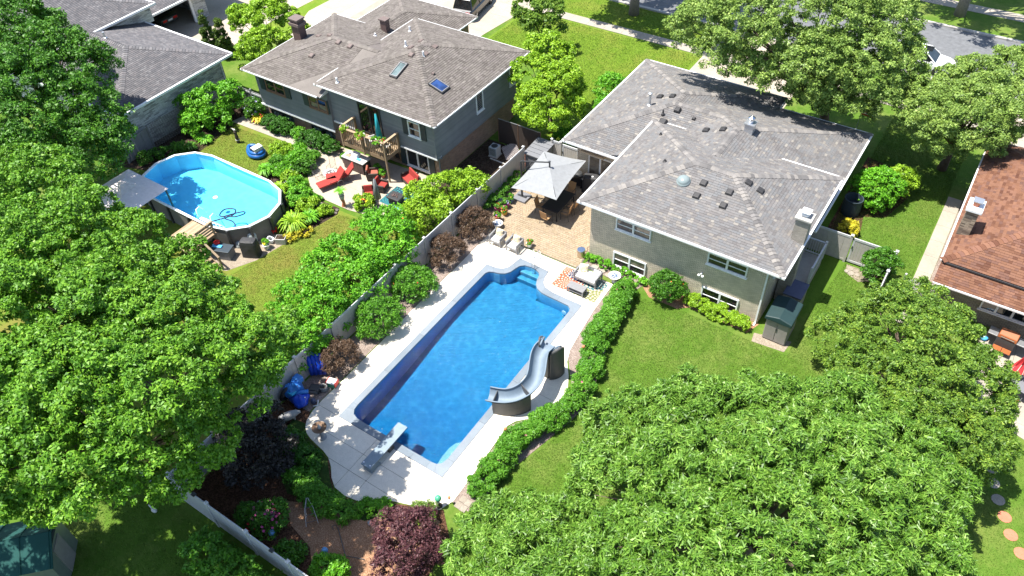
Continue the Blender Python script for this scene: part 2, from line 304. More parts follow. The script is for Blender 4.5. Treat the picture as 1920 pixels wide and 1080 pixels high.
carpaint('paint_black', (.018,.02,.026)); carpaint('paint_white', (.78,.78,.78)); carpaint('paint_green', (.035,.045,.042))
for n, c in [('tail_red',(.55,.02,.01)),('head_lens',(.55,.57,.6))]: plain(n, c, .2, .1, 5, 0)
def linermat(name, a, b_, c_, sc=7):
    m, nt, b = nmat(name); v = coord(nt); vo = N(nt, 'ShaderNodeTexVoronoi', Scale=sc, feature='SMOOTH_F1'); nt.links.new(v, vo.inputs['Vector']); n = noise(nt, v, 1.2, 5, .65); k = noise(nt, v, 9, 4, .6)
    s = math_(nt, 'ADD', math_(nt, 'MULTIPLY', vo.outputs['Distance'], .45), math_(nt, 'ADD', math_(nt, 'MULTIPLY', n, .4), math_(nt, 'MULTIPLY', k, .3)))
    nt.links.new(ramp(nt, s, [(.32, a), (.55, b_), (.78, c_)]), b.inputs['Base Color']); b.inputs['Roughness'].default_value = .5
linermat('liner', (.045,.21,.33), (.062,.255,.38), (.11,.35,.48), 4); linermat('liner_wall_lit', (.09,.34,.56), (.11,.39,.61), (.15,.45,.66), 4); linermat('liner_pale', (.42,.72,.80), (.48,.77,.84), (.56,.82,.88), 3)  # liner: pebble print whose pale mottling also stands in for caustic ripples
watermat('water', (.05,.63,.82), 1.15, (.97,.99,1), .7, 2.0, .15); watermat('water_pale', (.10,.80,.96), .62, (1,1,1), .04, .8, .02)
leafmat('leaf_maple', [(.05,(0.045,0.136,0.008)),(.4,(0.093,0.242,0.016)),(.75,(0.170,0.358,0.023)),(1,(0.284,0.485,0.043))])
leafmat('leaf_deep', [(.05,(0.024,0.084,0.007)),(.45,(0.053,0.167,0.012)),(.8,(0.096,0.260,0.015)),(1,(0.164,0.333,0.029))])
leafmat('leaf_lance', [(.05,(0.025,0.073,0.007)),(.35,(0.073,0.177,0.015)),(.7,(0.155,0.304,0.036)),(.9,(0.278,0.438,0.078)),(1,(0.400,0.560,0.141))], .16, .45, .4)
leafmat('leaf_olive', [(.05,(0.041,0.098,0.012)),(.4,(0.086,0.179,0.021)),(.7,(0.159,0.273,0.030)),(.92,(0.270,0.386,0.045)),(1,(0.476,0.587,0.088))], .18, .5, .3)
leafmat('leaf_street', [(.05,(0.075,0.141,0.025)),(.4,(0.154,0.257,0.048)),(.75,(0.264,0.388,0.074)),(1,(0.448,0.566,0.149))], .18)
leafmat('leaf_bright', [(.05,(0.091,0.193,0.008)),(.4,(0.184,0.346,0.014)),(.75,(0.292,0.477,0.024)),(1,(0.428,0.631,0.046))], .18)
leafmat('leaf_vine', [(.05,(0.046,0.180,0.009)),(.4,(0.101,0.318,0.014)),(.75,(0.165,0.425,0.020)),(1,(0.229,0.551,0.031))], .18)
leafmat('leaf_hedge', [(.05,(0.037,0.134,0.009)),(.45,(0.076,0.236,0.014)),(.8,(0.131,0.327,0.023)),(1,(0.209,0.427,0.043))], .18)
leafmat('leaf_box', [(.05,(0.019,0.079,0.006)),(.5,(0.042,0.148,0.010)),(1,(0.077,0.227,0.017))], .2)
leafmat('leaf_burgundy', [(.05,(0.041,0.025,0.018)),(.4,(0.095,0.057,0.035)),(.75,(0.158,0.099,0.061)),(1,(0.240,0.164,0.101))], .2)
leafmat('leaf_plum', [(.05,(0.030,0.010,0.016)),(.4,(0.076,0.026,0.034)),(.75,(0.138,0.055,0.061)),(1,(0.235,0.118,0.113))], .2)
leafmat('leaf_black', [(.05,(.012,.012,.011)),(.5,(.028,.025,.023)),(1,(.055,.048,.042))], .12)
leafmat('leaf_gold', [(.05,(0.270,0.243,0.014)),(.4,(0.567,0.486,0.027)),(1,(0.600,0.600,0.054))], .18)
leafmat('leaf_conifer', [(.05,(0.032,0.076,0.013)),(.5,(0.086,0.156,0.022)),(1,(0.202,0.270,0.035))], .15)
for n, c in [('petal_pink',(.62,.10,.30)),('petal_red',(.62,.03,.03)),('petal_orange',(.72,.16,.03)),('petal_white',(.78,.76,.74)),('petal_purple',(.25,.10,.50)),('petal_yellow',(.75,.55,.03)),('petal_lilac',(.45,.40,.65)),('petal_cream',(.7,.62,.4))]: plain(n, c, .6, .15, 20, 0)
def rugmat(name, base, cols, sc):
    """woven rug with overlapping radiating blossoms"""
    m, nt, b = nmat(name); v = coord(nt); vo = N(nt, 'ShaderNodeTexVoronoi', Scale=sc, Randomness=.8, voronoi_dimensions='2D'); nt.links.new(v, vo.inputs['Vector'])
    mul = N(nt, 'ShaderNodeVectorMath', operation='SCALE'); mul.inputs['Scale'].default_value = sc; nt.links.new(v, mul.inputs[0])
    sub = N(nt, 'ShaderNodeVectorMath', operation='SUBTRACT'); nt.links.new(v, sub.inputs[0]); nt.links.new(vo.outputs['Position'], sub.inputs[1])
    sp = N(nt, 'ShaderNodeSeparateXYZ'); nt.links.new(sub.outputs[0], sp.inputs[0]); ang = math_(nt, 'ARCTAN2', sp.outputs[1], sp.outputs[0])
    pet = math_(nt, 'MULTIPLY', math_(nt, 'SINE', math_(nt, 'MULTIPLY', ang, 12.0)), math_(nt, 'SINE', math_(nt, 'MULTIPLY', vo.outputs['Distance'], 22.0/sc*1.2)))
    f = math_(nt, 'GREATER_THAN', pet, -.15); cs = N(nt, 'ShaderNodeSeparateColor'); nt.links.new(vo.outputs['Color'], cs.inputs[0])
    rp = nt.nodes.new('ShaderNodeValToRGB'); rp.color_ramp.interpolation = 'CONSTANT'; e = rp.color_ramp.elements
    while len(e) < len(cols): e.new(.5)
    for i, q in enumerate(e): q.position = i/len(cols); q.color = (*cols[i], 1)
    nt.links.new(cs.outputs[0], rp.inputs[0])
    nt.links.new(mixc(nt, f, base, rp.outputs[0]), b.inputs['Base Color']); b.inputs['Roughness'].default_value = .95; bump(nt, b, noise(nt, v, 150, 2), .4, .004)
rugmat('rug_blossom', (.42,.36,.30), [(.40,.075,.025),(.012,.025,.085),(.16,.18,.06),(.40,.075,.025),(.03,.13,.15)], 1.05); rugmat('rug_teal', (.035,.20,.20), [(.008,.035,.065),(.12,.30,.27),(.01,.085,.12)], .8)
def printmat(name, base, cols):
    m, nt, b = nmat(name); v = coord(nt); vo = N(nt, 'ShaderNodeTexVoronoi', Scale=9); nt.links.new(v, vo.inputs['Vector']); n = noise(nt, v, 7, 4)
    nt.links.new(ramp(nt, n, [(.4, base), (.5, cols[0]), (.62, cols[1])]), b.inputs['Base Color']); b.inputs['Roughness'].default_value = .9
printmat('cushion_print', (.74,.70,.62), [(.62,.50,.26),(.45,.40,.32)])

# ------------------------------------------------------------------ the ground
PX0, PX1, PY0, PY1 = -19.69, -13.58, 13.12, 25.3          # pool with its coping
xs = [-320, -20.2, -13.0, 320]; ys = [-120, 12.9, 26.9, 420]; g = MB()
for i in range(3):
    for j in range(3):
        if i == 1 and j == 1: continue
        g.add([(xs[i],ys[j],0),(xs[i+1],ys[j],0),(xs[i+1],ys[j+1],0),(xs[i],ys[j+1],0)], [(0,1,2,3)])
struct(g.build('ground', 'lawn'))
sheet('lawn', [(-44.6,14),(-44.6,28.2),(-37.6,28.2),(-33,24.5),(-28.5,24.6),(-26.4,26),(-22.75,26.5),(-22.75,6.4),(-44.6,6.4)], .006, 'lawn_dry')
sheet('lawn', [(-34.6,45),(-34.6,52.55),(-18.9,52.55),(-18.9,45),(-20,38.5),(-22.6,36),(-26,36),(-26,45)], .006, 'lawn_front')
sheet('lawn', [(-34.6,53.75),(-34.6,57.4),(-18.9,57.4),(-18.9,53.75)], .006, 'lawn_front')
sheet('lawn', [(-60,48),(-52,58),(-49.5,57.4),(-49.9,44),(-49,39),(-52,39)], .006, 'lawn_front')
sheet('lawn', [(-4.7,35.9),(.25,35.9),(.4,47),(-4.7,52.5)], .006, 'lawn_side')
sheet('lawn', [(4.2,5),(4.4,26.5),(6.4,28.6),(20,24),(20,5)], .006, 'lawn_side')
# street, kerbs, pavements
road = sheet('road', [(-140,57.7),(90,57.7),(90,66),(-140,66)], .008, 'asphalt')
struct(MB().box(-140,90,57.4,57.7,-.05,.12).build('kerb', 'kerb')); struct(MB().box(-140,90,66,66.3,-.05,.12).build('kerb', 'kerb'))
def slabbed(name, x0, x1, y0, y1, z, nx, ny, mat, gap=.012):
    b = struct(MB().box(x0+.01,x1-.01,y0+.01,y1-.01,z-.10,z-.02).build(name, 'joint'))
    for i in range(nx):
        for j in range(ny):
            MB().box(x0+(x1-x0)*i/nx+gap/2, x0+(x1-x0)*(i+1)/nx-gap/2, y0+(y1-y0)*j/ny+gap/2, y0+(y1-y0)*(j+1)/ny-gap/2, z-.08, z).build('concrete_slab', mat, b)
    return b
slabbed('pavement', -60, 30, 52.65, 53.7, .03, 58, 1, 'concrete_walk'); slabbed('pavement', -30, 20, 69.7, 71.0, .03, 32, 1, 'concrete_walk')
slabbed('garden_path', .38, 1.15, 32.6, 44.4, .03, 1, 8, 'concrete_walk')
def slab_poly(name, poly, z, cx, cy, mat, gap=.012, ok=None):
    b = struct(MB().prism(poly, z-.10, z-.02).build(name, 'joint'))
    for i in range(len(cx)-1):
        for j in range(len(cy)-1):
            if ok and not ok(.5*(cx[i]+cx[i+1]), .5*(cy[j]+cy[j+1])): continue
            q = clip_conv(poly, [(cx[i]+gap/2,cy[j]+gap/2),(cx[i+1]-gap/2,cy[j]+gap/2),(cx[i+1]-gap/2,cy[j+1]-gap/2),(cx[i]+gap/2,cy[j+1]-gap/2)])
            if area(q) > .01: MB().prism(q, z-.08, z).build('concrete_slab', mat, b)
    return b
slab_poly('driveway', [(-50.6,43.2),(-48.6,38.6),(-41.2,38.6),(-41.2,44.2),(-35.4,44.2),(-35.2,47.4),(-34.8,51),(-34.9,52.6),(-34.9,57.4),(-49.8,57.4)], .02, [-51,-48,-45,-41.8,-38.4,-34], [38,41.5,44.5,47.5,50.5,54,58], 'concrete_drive')
slab_poly('driveway', [(-63,33.2),(-63,41),(-57,42),(-54,48),(-51.6,47),(-52,40),(-51.5,33.2)], .02, [-63,-58,-54.8,-51], [33,37,41,45,49], 'concrete_drive')
slab_poly('driveway', [(-18.85,44.5),(-11.2,44.5),(-11.2,57.4),(-18.85,57.4)], .02, [-19,-15,-11], [44,48,51,54,58], 'concrete_drive')
slab_poly('driveway', [(2.2,46.6),(9,46.6),(9,57.4),(2.2,57.4)], .02, [2,5.5,9], [46,50,54,58], 'concrete_drive')
slab_poly('terrace', [(3.7,34.3),(3.6,31),(4.6,29.2),(6.4,28.6),(14,26.2),(14,34.3)], .02, [3,5.8,8.6,11.4,14], [26,29.2,32,34.5], 'concrete_walk')
slab_poly('garden_path', [(-43.3,27.95),(-43.1,28.85),(-37.2,28.9),(-36.9,28.15)], .03, [-44,-42.3,-41,-39.7,-38.4,-36], [27,30], 'concrete_walk')
slab_poly('terrace', [(-36.85,28.2),(-33.63,25.64),(-32.9,25.1),(-31.82,24.85),(-29.64,24.85),(-28.2,25.1),(-26.6,26.1),(-26.2,28.4),(-26.7,30.15),(-34.4,29.6),(-36.9,28.9)], .03, [-37,-32.6,-29.6,-26], [24,26.6,30.5], 'concrete_drive')
# planting beds
sheet('mulch_bed', [(-22.5,11.3),(-21.05,12.3),(-21.05,27.6),(-21.6,28.2),(-22.5,30.2)], .010, 'gravel')
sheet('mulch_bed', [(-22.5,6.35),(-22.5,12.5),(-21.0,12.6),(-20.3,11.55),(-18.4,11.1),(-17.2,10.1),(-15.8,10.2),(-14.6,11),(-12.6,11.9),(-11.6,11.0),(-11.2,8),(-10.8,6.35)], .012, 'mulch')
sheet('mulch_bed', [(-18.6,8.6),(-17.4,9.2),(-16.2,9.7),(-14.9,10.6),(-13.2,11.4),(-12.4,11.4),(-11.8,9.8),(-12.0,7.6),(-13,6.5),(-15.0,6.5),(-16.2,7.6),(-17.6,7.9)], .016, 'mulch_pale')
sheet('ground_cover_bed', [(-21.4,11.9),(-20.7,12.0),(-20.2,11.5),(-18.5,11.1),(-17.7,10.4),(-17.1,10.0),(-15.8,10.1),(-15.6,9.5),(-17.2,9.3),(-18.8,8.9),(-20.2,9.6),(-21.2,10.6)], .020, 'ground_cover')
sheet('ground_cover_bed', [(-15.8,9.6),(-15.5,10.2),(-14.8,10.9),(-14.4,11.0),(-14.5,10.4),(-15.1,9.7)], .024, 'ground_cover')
sheet('soil_bed', [(-26.55,29.4),(-22.7,28.6),(-22.7,35.4),(-26.55,35.4)], .010, 'soil')
sheet('soil_bed', [(-41.4,28.95),(-34.6,28.95),(-34.6,29.75),(-41.4,29.75)], .012, 'soil')
sheet('soil_bed', [(-46.4,20.2),(-43.2,21.2),(-42.3,23.5),(-42.8,27.5),(-43.4,29.8),(-46,30.4)], .012, 'soil')
sheet('soil_bed', [(-36.9,24.5),(-37.6,26.4),(-36.9,28.0),(-33.8,25.5),(-32.8,24.9),(-31.6,24.65),(-30.2,24.7),(-29.9,24.2),(-30.6,20.9),(-31.6,21.6),(-33.4,23.7)], .014, 'soil')
sheet('gravel_bed', [(-34.2,17.6),(-33,19.2),(-31.9,20.9),(-30.7,20.8),(-31.1,18.7),(-31.9,17.2),(-33,16.8)], .012, 'sand')
sheet('mulch_bed', [(-11.5,28.87),(-11.5,28.2),(-10.9,27.7),(-9.3,27.7),(-8.8,28.1),(-5.6,28.0),(-5.3,28.87)], .012, 'mulch_pale')
sheet('mulch_bed', [(-15.1,28.86),(-15.0,28.15),(-11.8,27.55),(-11.4,28.86)], .013, 'gravel')
sheet('mulch_bed', [(-12.9,27.5),(-11.6,27.4),(-11.28,24),(-10.5,21.3),(-10.25,19.8),(-10.35,18.7),(-11.38,14.6),(-11.55,12.4),(-12.5,12.4),(-12.6,17),(-11.3,18.9),(-11.4,20.5),(-12.5,22),(-12.9,25)], .011, 'gravel')
sheet('sand_pad', [(-5.3,28.2),(-5.2,27.6),(-3.6,27.75),(-3.5,28.6)], .012, 'sand')
sheet('mulch_bed', [(-4.75,36),(-3.0,38.2),(-3.3,40),(-2.2,40.6),(-1.6,43),(-2.4,45.5),(-4.75,46)], .012, 'mulch')
sheet('sand_pad', [(-2.9,35.55),(-2.8,34.9),(-2.0,34.5),(-1.4,34.9),(-1.4,35.55)], .012, 'sand')
sheet('mulch_bed', [(1.16,33),(1.16,44.5),(1.45,44.5),(1.45,33)], .012, 'gravel')
# ------------------------------------------------------------------ concrete pool deck
DECK = [(-21.04,26.6),(-21.0,24),(-21.04,20.3),(-20.98,17.3),(-20.97,14.5),(-21.0,13.4),(-20.95,12.7),(-20.8,12.15),(-20.59,11.85),(-20.3,11.63),(-19.9,11.5),(-19.5,11.42),(-19.0,11.34),(-18.55,11.2),(-18.1,10.9),(-17.7,10.5),(-17.25,10.22),(-16.6,10.15),(-15.9,10.27),(-15.3,10.8),(-14.6,11.09),(-13.95,11.32),(-12.74,11.81),(-12.49,12.46),(-12.5,13.12),(-12.59,15.2),(-12.68,16.9),(-12.5,17.3),(-12.2,17.6),(-11.75,18.2),(-11.42,18.9),(-11.36,19.6),(-11.46,20.25),(-11.8,20.9),(-12.3,21.6),(-12.55,22.3),(-12.72,23.6),(-12.88,25.2),(-12.94,27.55),(-21.04,27.55)]
DECK_BASE = MB()
gp = .008
cells = []
for y0, y1 in [(13.12,16.2),(16.2,19.2),(19.2,22.2),(22.2,25.3)]: cells += [(-21.2,-19.69,y0,y1),(-13.58,-11.2,y0,y1)]
for x0, x1 in [(-21.2,-19.69),(-19.69,-17.3),(-17.3,-16.3),(-16.3,-13.58),(-13.58,-11.2)]:
    for y0, y1 in [(9.8,11.19),(11.19,12.16),(12.16,13.12)]: cells.append((x0,x1,y0,y1))
for x0, x1, y0, y1 in cells:
    q = clip_conv(DECK, [(x0,y0),(x1,y0),(x1,y1),(x0,y1)])
    if area(q) > .02: DECK_BASE.prism(q, -.08, .008)
deck = struct(DECK_BASE.build('pool_deck', 'joint'))
def slab(poly): MB().prism(poly, -.06, .035).build('concrete_slab', 'concrete', deck, bevel=.005)
for x0, x1, y0, y1 in cells:
    q = clip_conv(DECK, [(x0+gp,y0+gp),(x1-gp,y0+gp),(x1-gp,y1-gp),(x0+gp,y1-gp)])
    if area(q) > .02: slab(q)
slab([(-21.02,25.306),(-19.70,25.306),(-19.05,25.33),(-18.72,25.45),(-18.52,25.72),(-18.45,26.1),(-18.38,26.66),(-19.0,27.54),(-21.02,27.54)])
slab([(-18.985,27.54),(-18.355,26.69),(-16.43,26.60),(-15.9,27.54)])
slab([(-15.88,27.54),(-16.41,26.56),(-16.36,26.1),(-16.22,25.72),(-15.92,25.44),(-15.4,25.32),(-13.57,25.306),(-13.57,27.54)])
slab([(-13.555,25.306),(-12.89,25.306),(-12.95,27.54),(-13.555,27.54)])
# stones at the end of the deck
for i, (x, y) in enumerate([(-12.18,12.75),(-12.2,12.42),(-11.9,12.72),(-11.92,12.4)]):
    tag(MB().box(x-.14,x+.14,y-.15,y+.15,0,.04).build('paving_slab', 'flagstone', bevel=.008), ['tan square paver by the deck corner, upper left of four','tan square paver by the deck corner, lower left of four','tan square paver by the deck corner, upper right of four','tan square paver by the deck corner, lower right of four'][i], 'paver', 'square pavers at the deck corner')
# ------------------------------------------------------------------ swimming pool
pool = thing('swimming_pool', 'rectangular in-ground pool with stepped end bay, blue water and grey coping', 'swimming pool', (-16.6,19.2,0))
IN = [(-13.95,24.55),(-14.0,24.75),(-14.2,24.9),(-14.9,24.93),(-15.5,24.94),(-15.9,24.98),(-16.25,25.12),(-16.48,25.35),(-16.62,25.65),(-16.70,26.0),(-16.85,26.22),(-17.1,26.33),(-17.45,26.36),(-17.8,26.30),(-18.02,26.12),(-18.12,25.8),(-18.2,25.45),(-18.38,25.18),(-18.65,25.03),(-19.0,24.95),(-19.22,24.85),(-19.33,24.65),
      (-19.35,22),(-19.35,19.2),(-19.35,16.4),(-19.35,14.1),(-19.30,13.8),(-19.15,13.6),(-18.85,13.5),(-18.2,13.48),(-16.98,13.48),(-16.3,13.48),(-15.4,13.48),(-14.5,13.48),(-14.2,13.52),(-14.03,13.68),(-13.95,14.0),(-13.95,16.4),(-13.95,19.2),(-13.95,22)]
OUT = [(-13.58,24.55),(-13.58,25.0),(-13.58,25.3),(-14.9,25.31),(-15.4,25.32),(-15.92,25.44),(-16.1,25.58),(-16.22,25.72),(-16.36,26.1),(-16.41,26.40),(-16.44,26.59),(-17.0,26.615),(-17.5,26.64),(-18.0,26.66),(-18.37,26.68),(-18.45,26.1),(-18.52,25.72),(-18.72,25.45),(-19.05,25.33),(-19.3,25.31),(-19.69,25.30),(-19.69,24.65),
      (-19.69,22),(-19.69,19.2),(-19.69,16.4),(-19.69,14.1),(-19.69,13.7),(-19.69,13.12),(-18.85,13.12),(-18.2,13.12),(-16.98,13.12),(-16.3,13.12),(-15.4,13.12),(-14.5,13.12),(-14.0,13.12),(-13.58,13.12),(-13.58,14.0),(-13.58,16.4),(-13.58,19.2),(-13.58,22)]
n = len(IN); groups = [[0,1,2],[3,4],[5,6,7],[8,9,10],[11,12],[13,14],[15,16],[17,18],[19,20,21],[22],[23],[24],[25],[26,27],[28],[29],[30],[31],[32],[33],[34,35],[36],[37],[38],[39]]
for gr in groups:
    idx = gr+[(gr[-1]+1)%n]; poly = [IN[i] for i in idx]+[OUT[i] for i in reversed(idx)]
    cx = sum(p[0] for p in poly)/len(poly); cy = sum(p[1] for p in poly)/len(poly); k = .997
    MB().prism([(cx+(x-cx)*k, cy+(y-cy)*k) for x, y in poly], -.04, .055).build('coping_stone', 'coping', pool, world=True, bevel=.006)
def depth(x, y):
    if y > 25.0: return -.75
    t = max(0, min(1, (22.5-y)/8.0)); return -.70-.55*t*t*(3-2*t)
b = MB(); gx = np.linspace(-19.35,-13.95,19); gy = list(np.linspace(13.48,24.94,40))
for j in range(len(gy)-1):
    for i in range(18):
        b.add([(gx[i],gy[j],depth(gx[i],gy[j])),(gx[i+1],gy[j],depth(gx[i+1],gy[j])),(gx[i+1],gy[j+1],depth(gx[i+1],gy[j+1])),(gx[i],gy[j+1],depth(gx[i],gy[j+1]))], [(0,1,2,3)])
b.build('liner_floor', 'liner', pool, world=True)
b = MB()
for i in range(n):
    p, q = IN[i], IN[(i+1)%n]; b.add([(p[0],p[1],-2.7),(q[0],q[1],-2.7),(q[0],q[1],-.03),(p[0],p[1],-.03)], [(0,1,2,3)])
b.build('liner_wall', 'liner_wall_lit', pool, world=True)  # wall liner painted lighter than the floor, standing in for underwater scattered light
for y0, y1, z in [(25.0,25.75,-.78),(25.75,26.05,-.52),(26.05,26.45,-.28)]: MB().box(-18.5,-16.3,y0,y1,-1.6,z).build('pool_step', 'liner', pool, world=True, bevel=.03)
MB().prism([(-13.94,13.49),(-14.28,13.49),(-14.40,13.72),(-14.46,14.2),(-14.46,14.75),(-14.36,15.1),(-14.18,15.28),(-13.94,15.34)], -1.8, -.45).build('corner_bench', 'liner_step', pool, world=True, smooth=False)
inset = [(x+(-16.65-x)*-.008, y+(19.3-y)*-.004) for x, y in IN]
b = MB(); b.prism(inset, -2.85, -.075); b.build('water', 'water', pool, world=True)
lastp = MB().lathe([(.14,-.005),(.14,.015),(.11,.025)], 18).build('return_jet', 'white_trim', pool)
lastp.location = (2.25, 5.55, -.45); lastp.rotation_euler = (math.pi/2, 0, 0)
MB().lathe([(.13,0),(.13,.02),(.09,.03)], 18, (.1,-4.2,-2.44)).build('drain_cover', 'white_trim', pool)
# ------------------------------------------------------------------ roofs
CAMP = Vector((0, 0, 30))
def full_tab_mesh(name, w, ex, mat, cache={}):
    k = (name, round(w,3), mat)
    if k not in cache:
        b = MB(); b.add([(-w/2,0,0),(w/2,0,0),(w/2,ex,0),(-w/2,ex,0),(-w/2,0,.022),(w/2,0,.022),(w/2,ex,.006),(-w/2,ex,.006)], [(4,5,6,7),(0,1,5,4),(1,2,6,5),(2,3,7,6),(3,0,4,7)])
        me = bpy.data.meshes.new(name); me.from_pydata(b.v, [], b.f); me.materials.append(m_(mat)); cache[k] = me
    return cache[k]
def shingle_roof(house, planes, mat, ridges, ex=.15, keep=300, name='roof', under=None, th=.06):
    """planes: convex 3-D polygons whose first two corners lie along the eave; every tab is a real thin wedge"""
    b = MB()
    for P in planes: b.add(P, [tuple(range(len(P)))])
    if under: b.add(under, [tuple(range(len(under)))])
    roof = b.build(name, mat, house, world=True); hl = Vector(wloc(house)); rnd = random.Random(3)
    rest = MB(); full = []
    for P in planes:
        P = [Vector(p) for p in P]; uu = (P[1]-P[0]).normalized(); nn = None
        for q in P[2:]:
            c = uu.cross(q-P[0])
            if c.length > .2: nn = c.normalized(); break
        if nn.z < 0: uu = -uu; nn = -nn
        vv = nn.cross(uu)
        if vv.z < 0: vv = -vv; uu = -uu
        o = P[0]; pl = [((p-o).dot(uu), (p-o).dot(vv)) for p in P]
        u0 = min(p[0] for p in pl); u1 = max(p[0] for p in pl); v1 = max(p[1] for p in pl); v = min(p[1] for p in pl); row = 0
        while v < v1:
            u = u0-.3*rnd.random()
            while u < u1:
                wd = rnd.choice((.17,.21,.25,.30)); quad = [(u+.003,v),(u+wd-.003,v),(u+wd-.003,v+ex-.002),(u+.003,v+ex-.002)]
                q = clip_conv(quad, pl); a = area(q)
                if a > .002:
                    if abs(a-(wd-.006)*(ex-.002)) < 1e-5:
                        c = o+uu*(u+wd/2)+vv*v; full.append(((c-CAMP).length/max(.05, -nn.dot((c-CAMP).normalized())), c, uu, vv, nn, wd-.006))
                    else:
                        m = len(q); up_ = [o+uu*x+vv*y+nn*(.022-.016*(y-v)/ex) for x, y in q]; dn = [o+uu*x+vv*y for x, y in q]
                        rest.add([tuple(p) for p in up_+dn], [tuple(range(m))]+[(i, m+i, m+(i+1)%m, (i+1)%m) for i in range(m)])
                u += wd
            v += ex; row += 1
    full.sort(key=lambda t: t[0])
    for d, c, uu, vv, nn, wd in full[:keep]:
        o = bpy.data.objects.new('shingle', full_tab_mesh('shingle', wd, ex-.002, mat)); C.objects.link(o); o.parent = roof
        m = Matrix((uu, vv, nn)).transposed().to_4x4(); m.translation = c-hl; o.matrix_local = m
    for d, c, uu, vv, nn, wd in full[keep:]:
        w = wd/2; e = ex-.002
        rest.add([tuple(c+uu*x+vv*y+nn*z) for x, y, z in [(-w,0,0),(w,0,0),(w,e,0),(-w,e,0),(-w,0,.022),(w,0,.022),(w,e,.006),(-w,e,.006)]], [(4,5,6,7),(0,1,5,4),(1,2,6,5),(2,3,7,6),(3,0,4,7)])
    if rest.v: r = rest.build('shingle', mat, roof, kind='stuff'); r.location = -hl
    caps = MB()
    for p, q, n1, n2 in ridges:                      # bent cap pieces along ridges and hips
        p = Vector(p); q = Vector(q); L = (q-p).length; d = (q-p)/L; k = max(1, int(L/.21)); n1 = Vector(n1).normalized(); n2 = Vector(n2).normalized(); nm = (n1+n2).normalized()
        a1 = d.cross(n1).normalized(); a2 = d.cross(n2).normalized()
        if a1.dot(n2) > 0: a1 = -a1
        if a2.dot(n1) > 0: a2 = -a2
        for i in range(k):
            s = p+d*L*i/k; e = p+d*(L*(i+1.15)/k); w = .19
            caps.add([tuple(x) for x in [s+a1*w+n1*.045, s+nm*.075, s+a2*w+n2*.045, e+a1*w+n1*.02, e+nm*.045, e+a2*w+n2*.02, s+a1*w+n1*.01, s+nm*.02, s+a2*w+n2*.01]], [(0,3,4,1),(1,4,5,2),(0,1,7,6),(1,2,8,7)])
    if caps.v: cp = caps.build('ridge_cap', mat+'_cap', roof, kind='stuff'); cp.location = -hl
    return roof
def hip_planes(X0, X1, Y0, Y1, e, p=.305):
    w, d = X1-X0, Y1-Y0; h = min(w, d)/2; z = e+h*p
    if w >= d: A, B = (X0+h, (Y0+Y1)/2, z), (X1-h, (Y0+Y1)/2, z)
    else: A, B = ((X0+X1)/2, Y0+h, z), ((X0+X1)/2, Y1-h, z)
    a, b_, c, d_ = (X0,Y0,e), (X1,Y0,e), (X1,Y1,e), (X0,Y1,e)
    nr, nf, nl, nrt = (0,-p,1), (0,p,1), (-p,0,1), (p,0,1)
    if w >= d: pl = [[a,b_,B,A],[b_,c,B],[c,d_,A,B],[d_,a,A]]; rd = [(a,A,nr,nl),(b_,B,nr,nrt),(c,B,nf,nrt),(d_,A,nf,nl),(A,B,nr,nf)]
    else: pl = [[a,b_,A],[b_,c,B,A],[c,d_,B],[d_,a,A,B]]; rd = [(a,A,nr,nl),(b_,A,nr,nrt),(c,B,nf,nrt),(d_,B,nf,nl),(A,B,nl,nrt)]
    return pl, rd, [(X0,Y0,e-.03),(X0,Y1,e-.03),(X1,Y1,e-.03),(X1,Y0,e-.03)]
def gutter(house, p, q, mat='white_trim', w=.11, h=.12):
    return MB().bar((p[0],p[1],p[2]-.045), (q[0],q[1],q[2]-.045), w, h).build('gutter', mat, house, world=True, bevel=.012)
def window(house, at_, u0, u1, z0, z1, n=2, frame='white_trim', hung=True, glass=('glass_dark','glass_dark'), sill=True, fw_=.075, mid=None):
    """at_(u, out, z) gives a point: u along the wall, out = metres proud of it"""
    def bx(b, ua, ub, oa, ob, za, zb):
        P = [at_(ua,oa,za),at_(ub,oa,za),at_(ub,ob,za),at_(ua,ob,za),at_(ua,oa,zb),at_(ub,oa,zb),at_(ub,ob,zb),at_(ua,ob,zb)]
        b.add(P, [(3,2,1,0),(4,5,6,7),(0,1,5,4),(1,2,6,5),(2,3,7,6),(3,0,4,7)]); return b
    b = MB(); t = fw_
    bx(b,u0,u0+t,0,.07,z0,z1); bx(b,u1-t,u1,0,.07,z0,z1); bx(b,u0+t,u1-t,0,.07,z0,z0+t); bx(b,u0+t,u1-t,0,.07,z1-t,z1)
    us = [u0+t]+[u0+(u1-u0)*i/n for i in range(1,n)]+[u1-t]
    for i in range(1, n): bx(b,us[i]-t*.7,us[i]+t*.7,0,.065,z0+t,z1-t)
    zm = (z0+z1)/2 if mid is None else mid
    if hung: bx(b,u0+t,u1-t,0,.05,zm-.025,zm+.025)
    fr = b.build('window', frame, house, world=True, bevel=.006)
    for i in range(n):
        ua = us[i]+(0 if i == 0 else t*.7); ub = us[i+1]-(0 if i == n-1 else t*.7)
        for k, (za, zb) in enumerate([(z0+t,zm-.025),(zm+.025,z1-t)] if hung else [(z0+t,z1-t)]):
            bx(MB(),ua+.003,ub-.003,.004,.028-.012*(k == 0),za+.003,zb-.003).build('pane', glass[k%2], fr, world=True)
    if sill: bx(MB(),u0-.05,u1+.05,.0,.11,z0-.07,z0-.005).build('sill', frame, fr, world=True, bevel=.006)
    return fr
def wallY(y, s=-1): return lambda u, o, z: (u, y+s*o, z)
def wallX(x, s=1): return lambda u, o, z: (x+s*o, u, z)
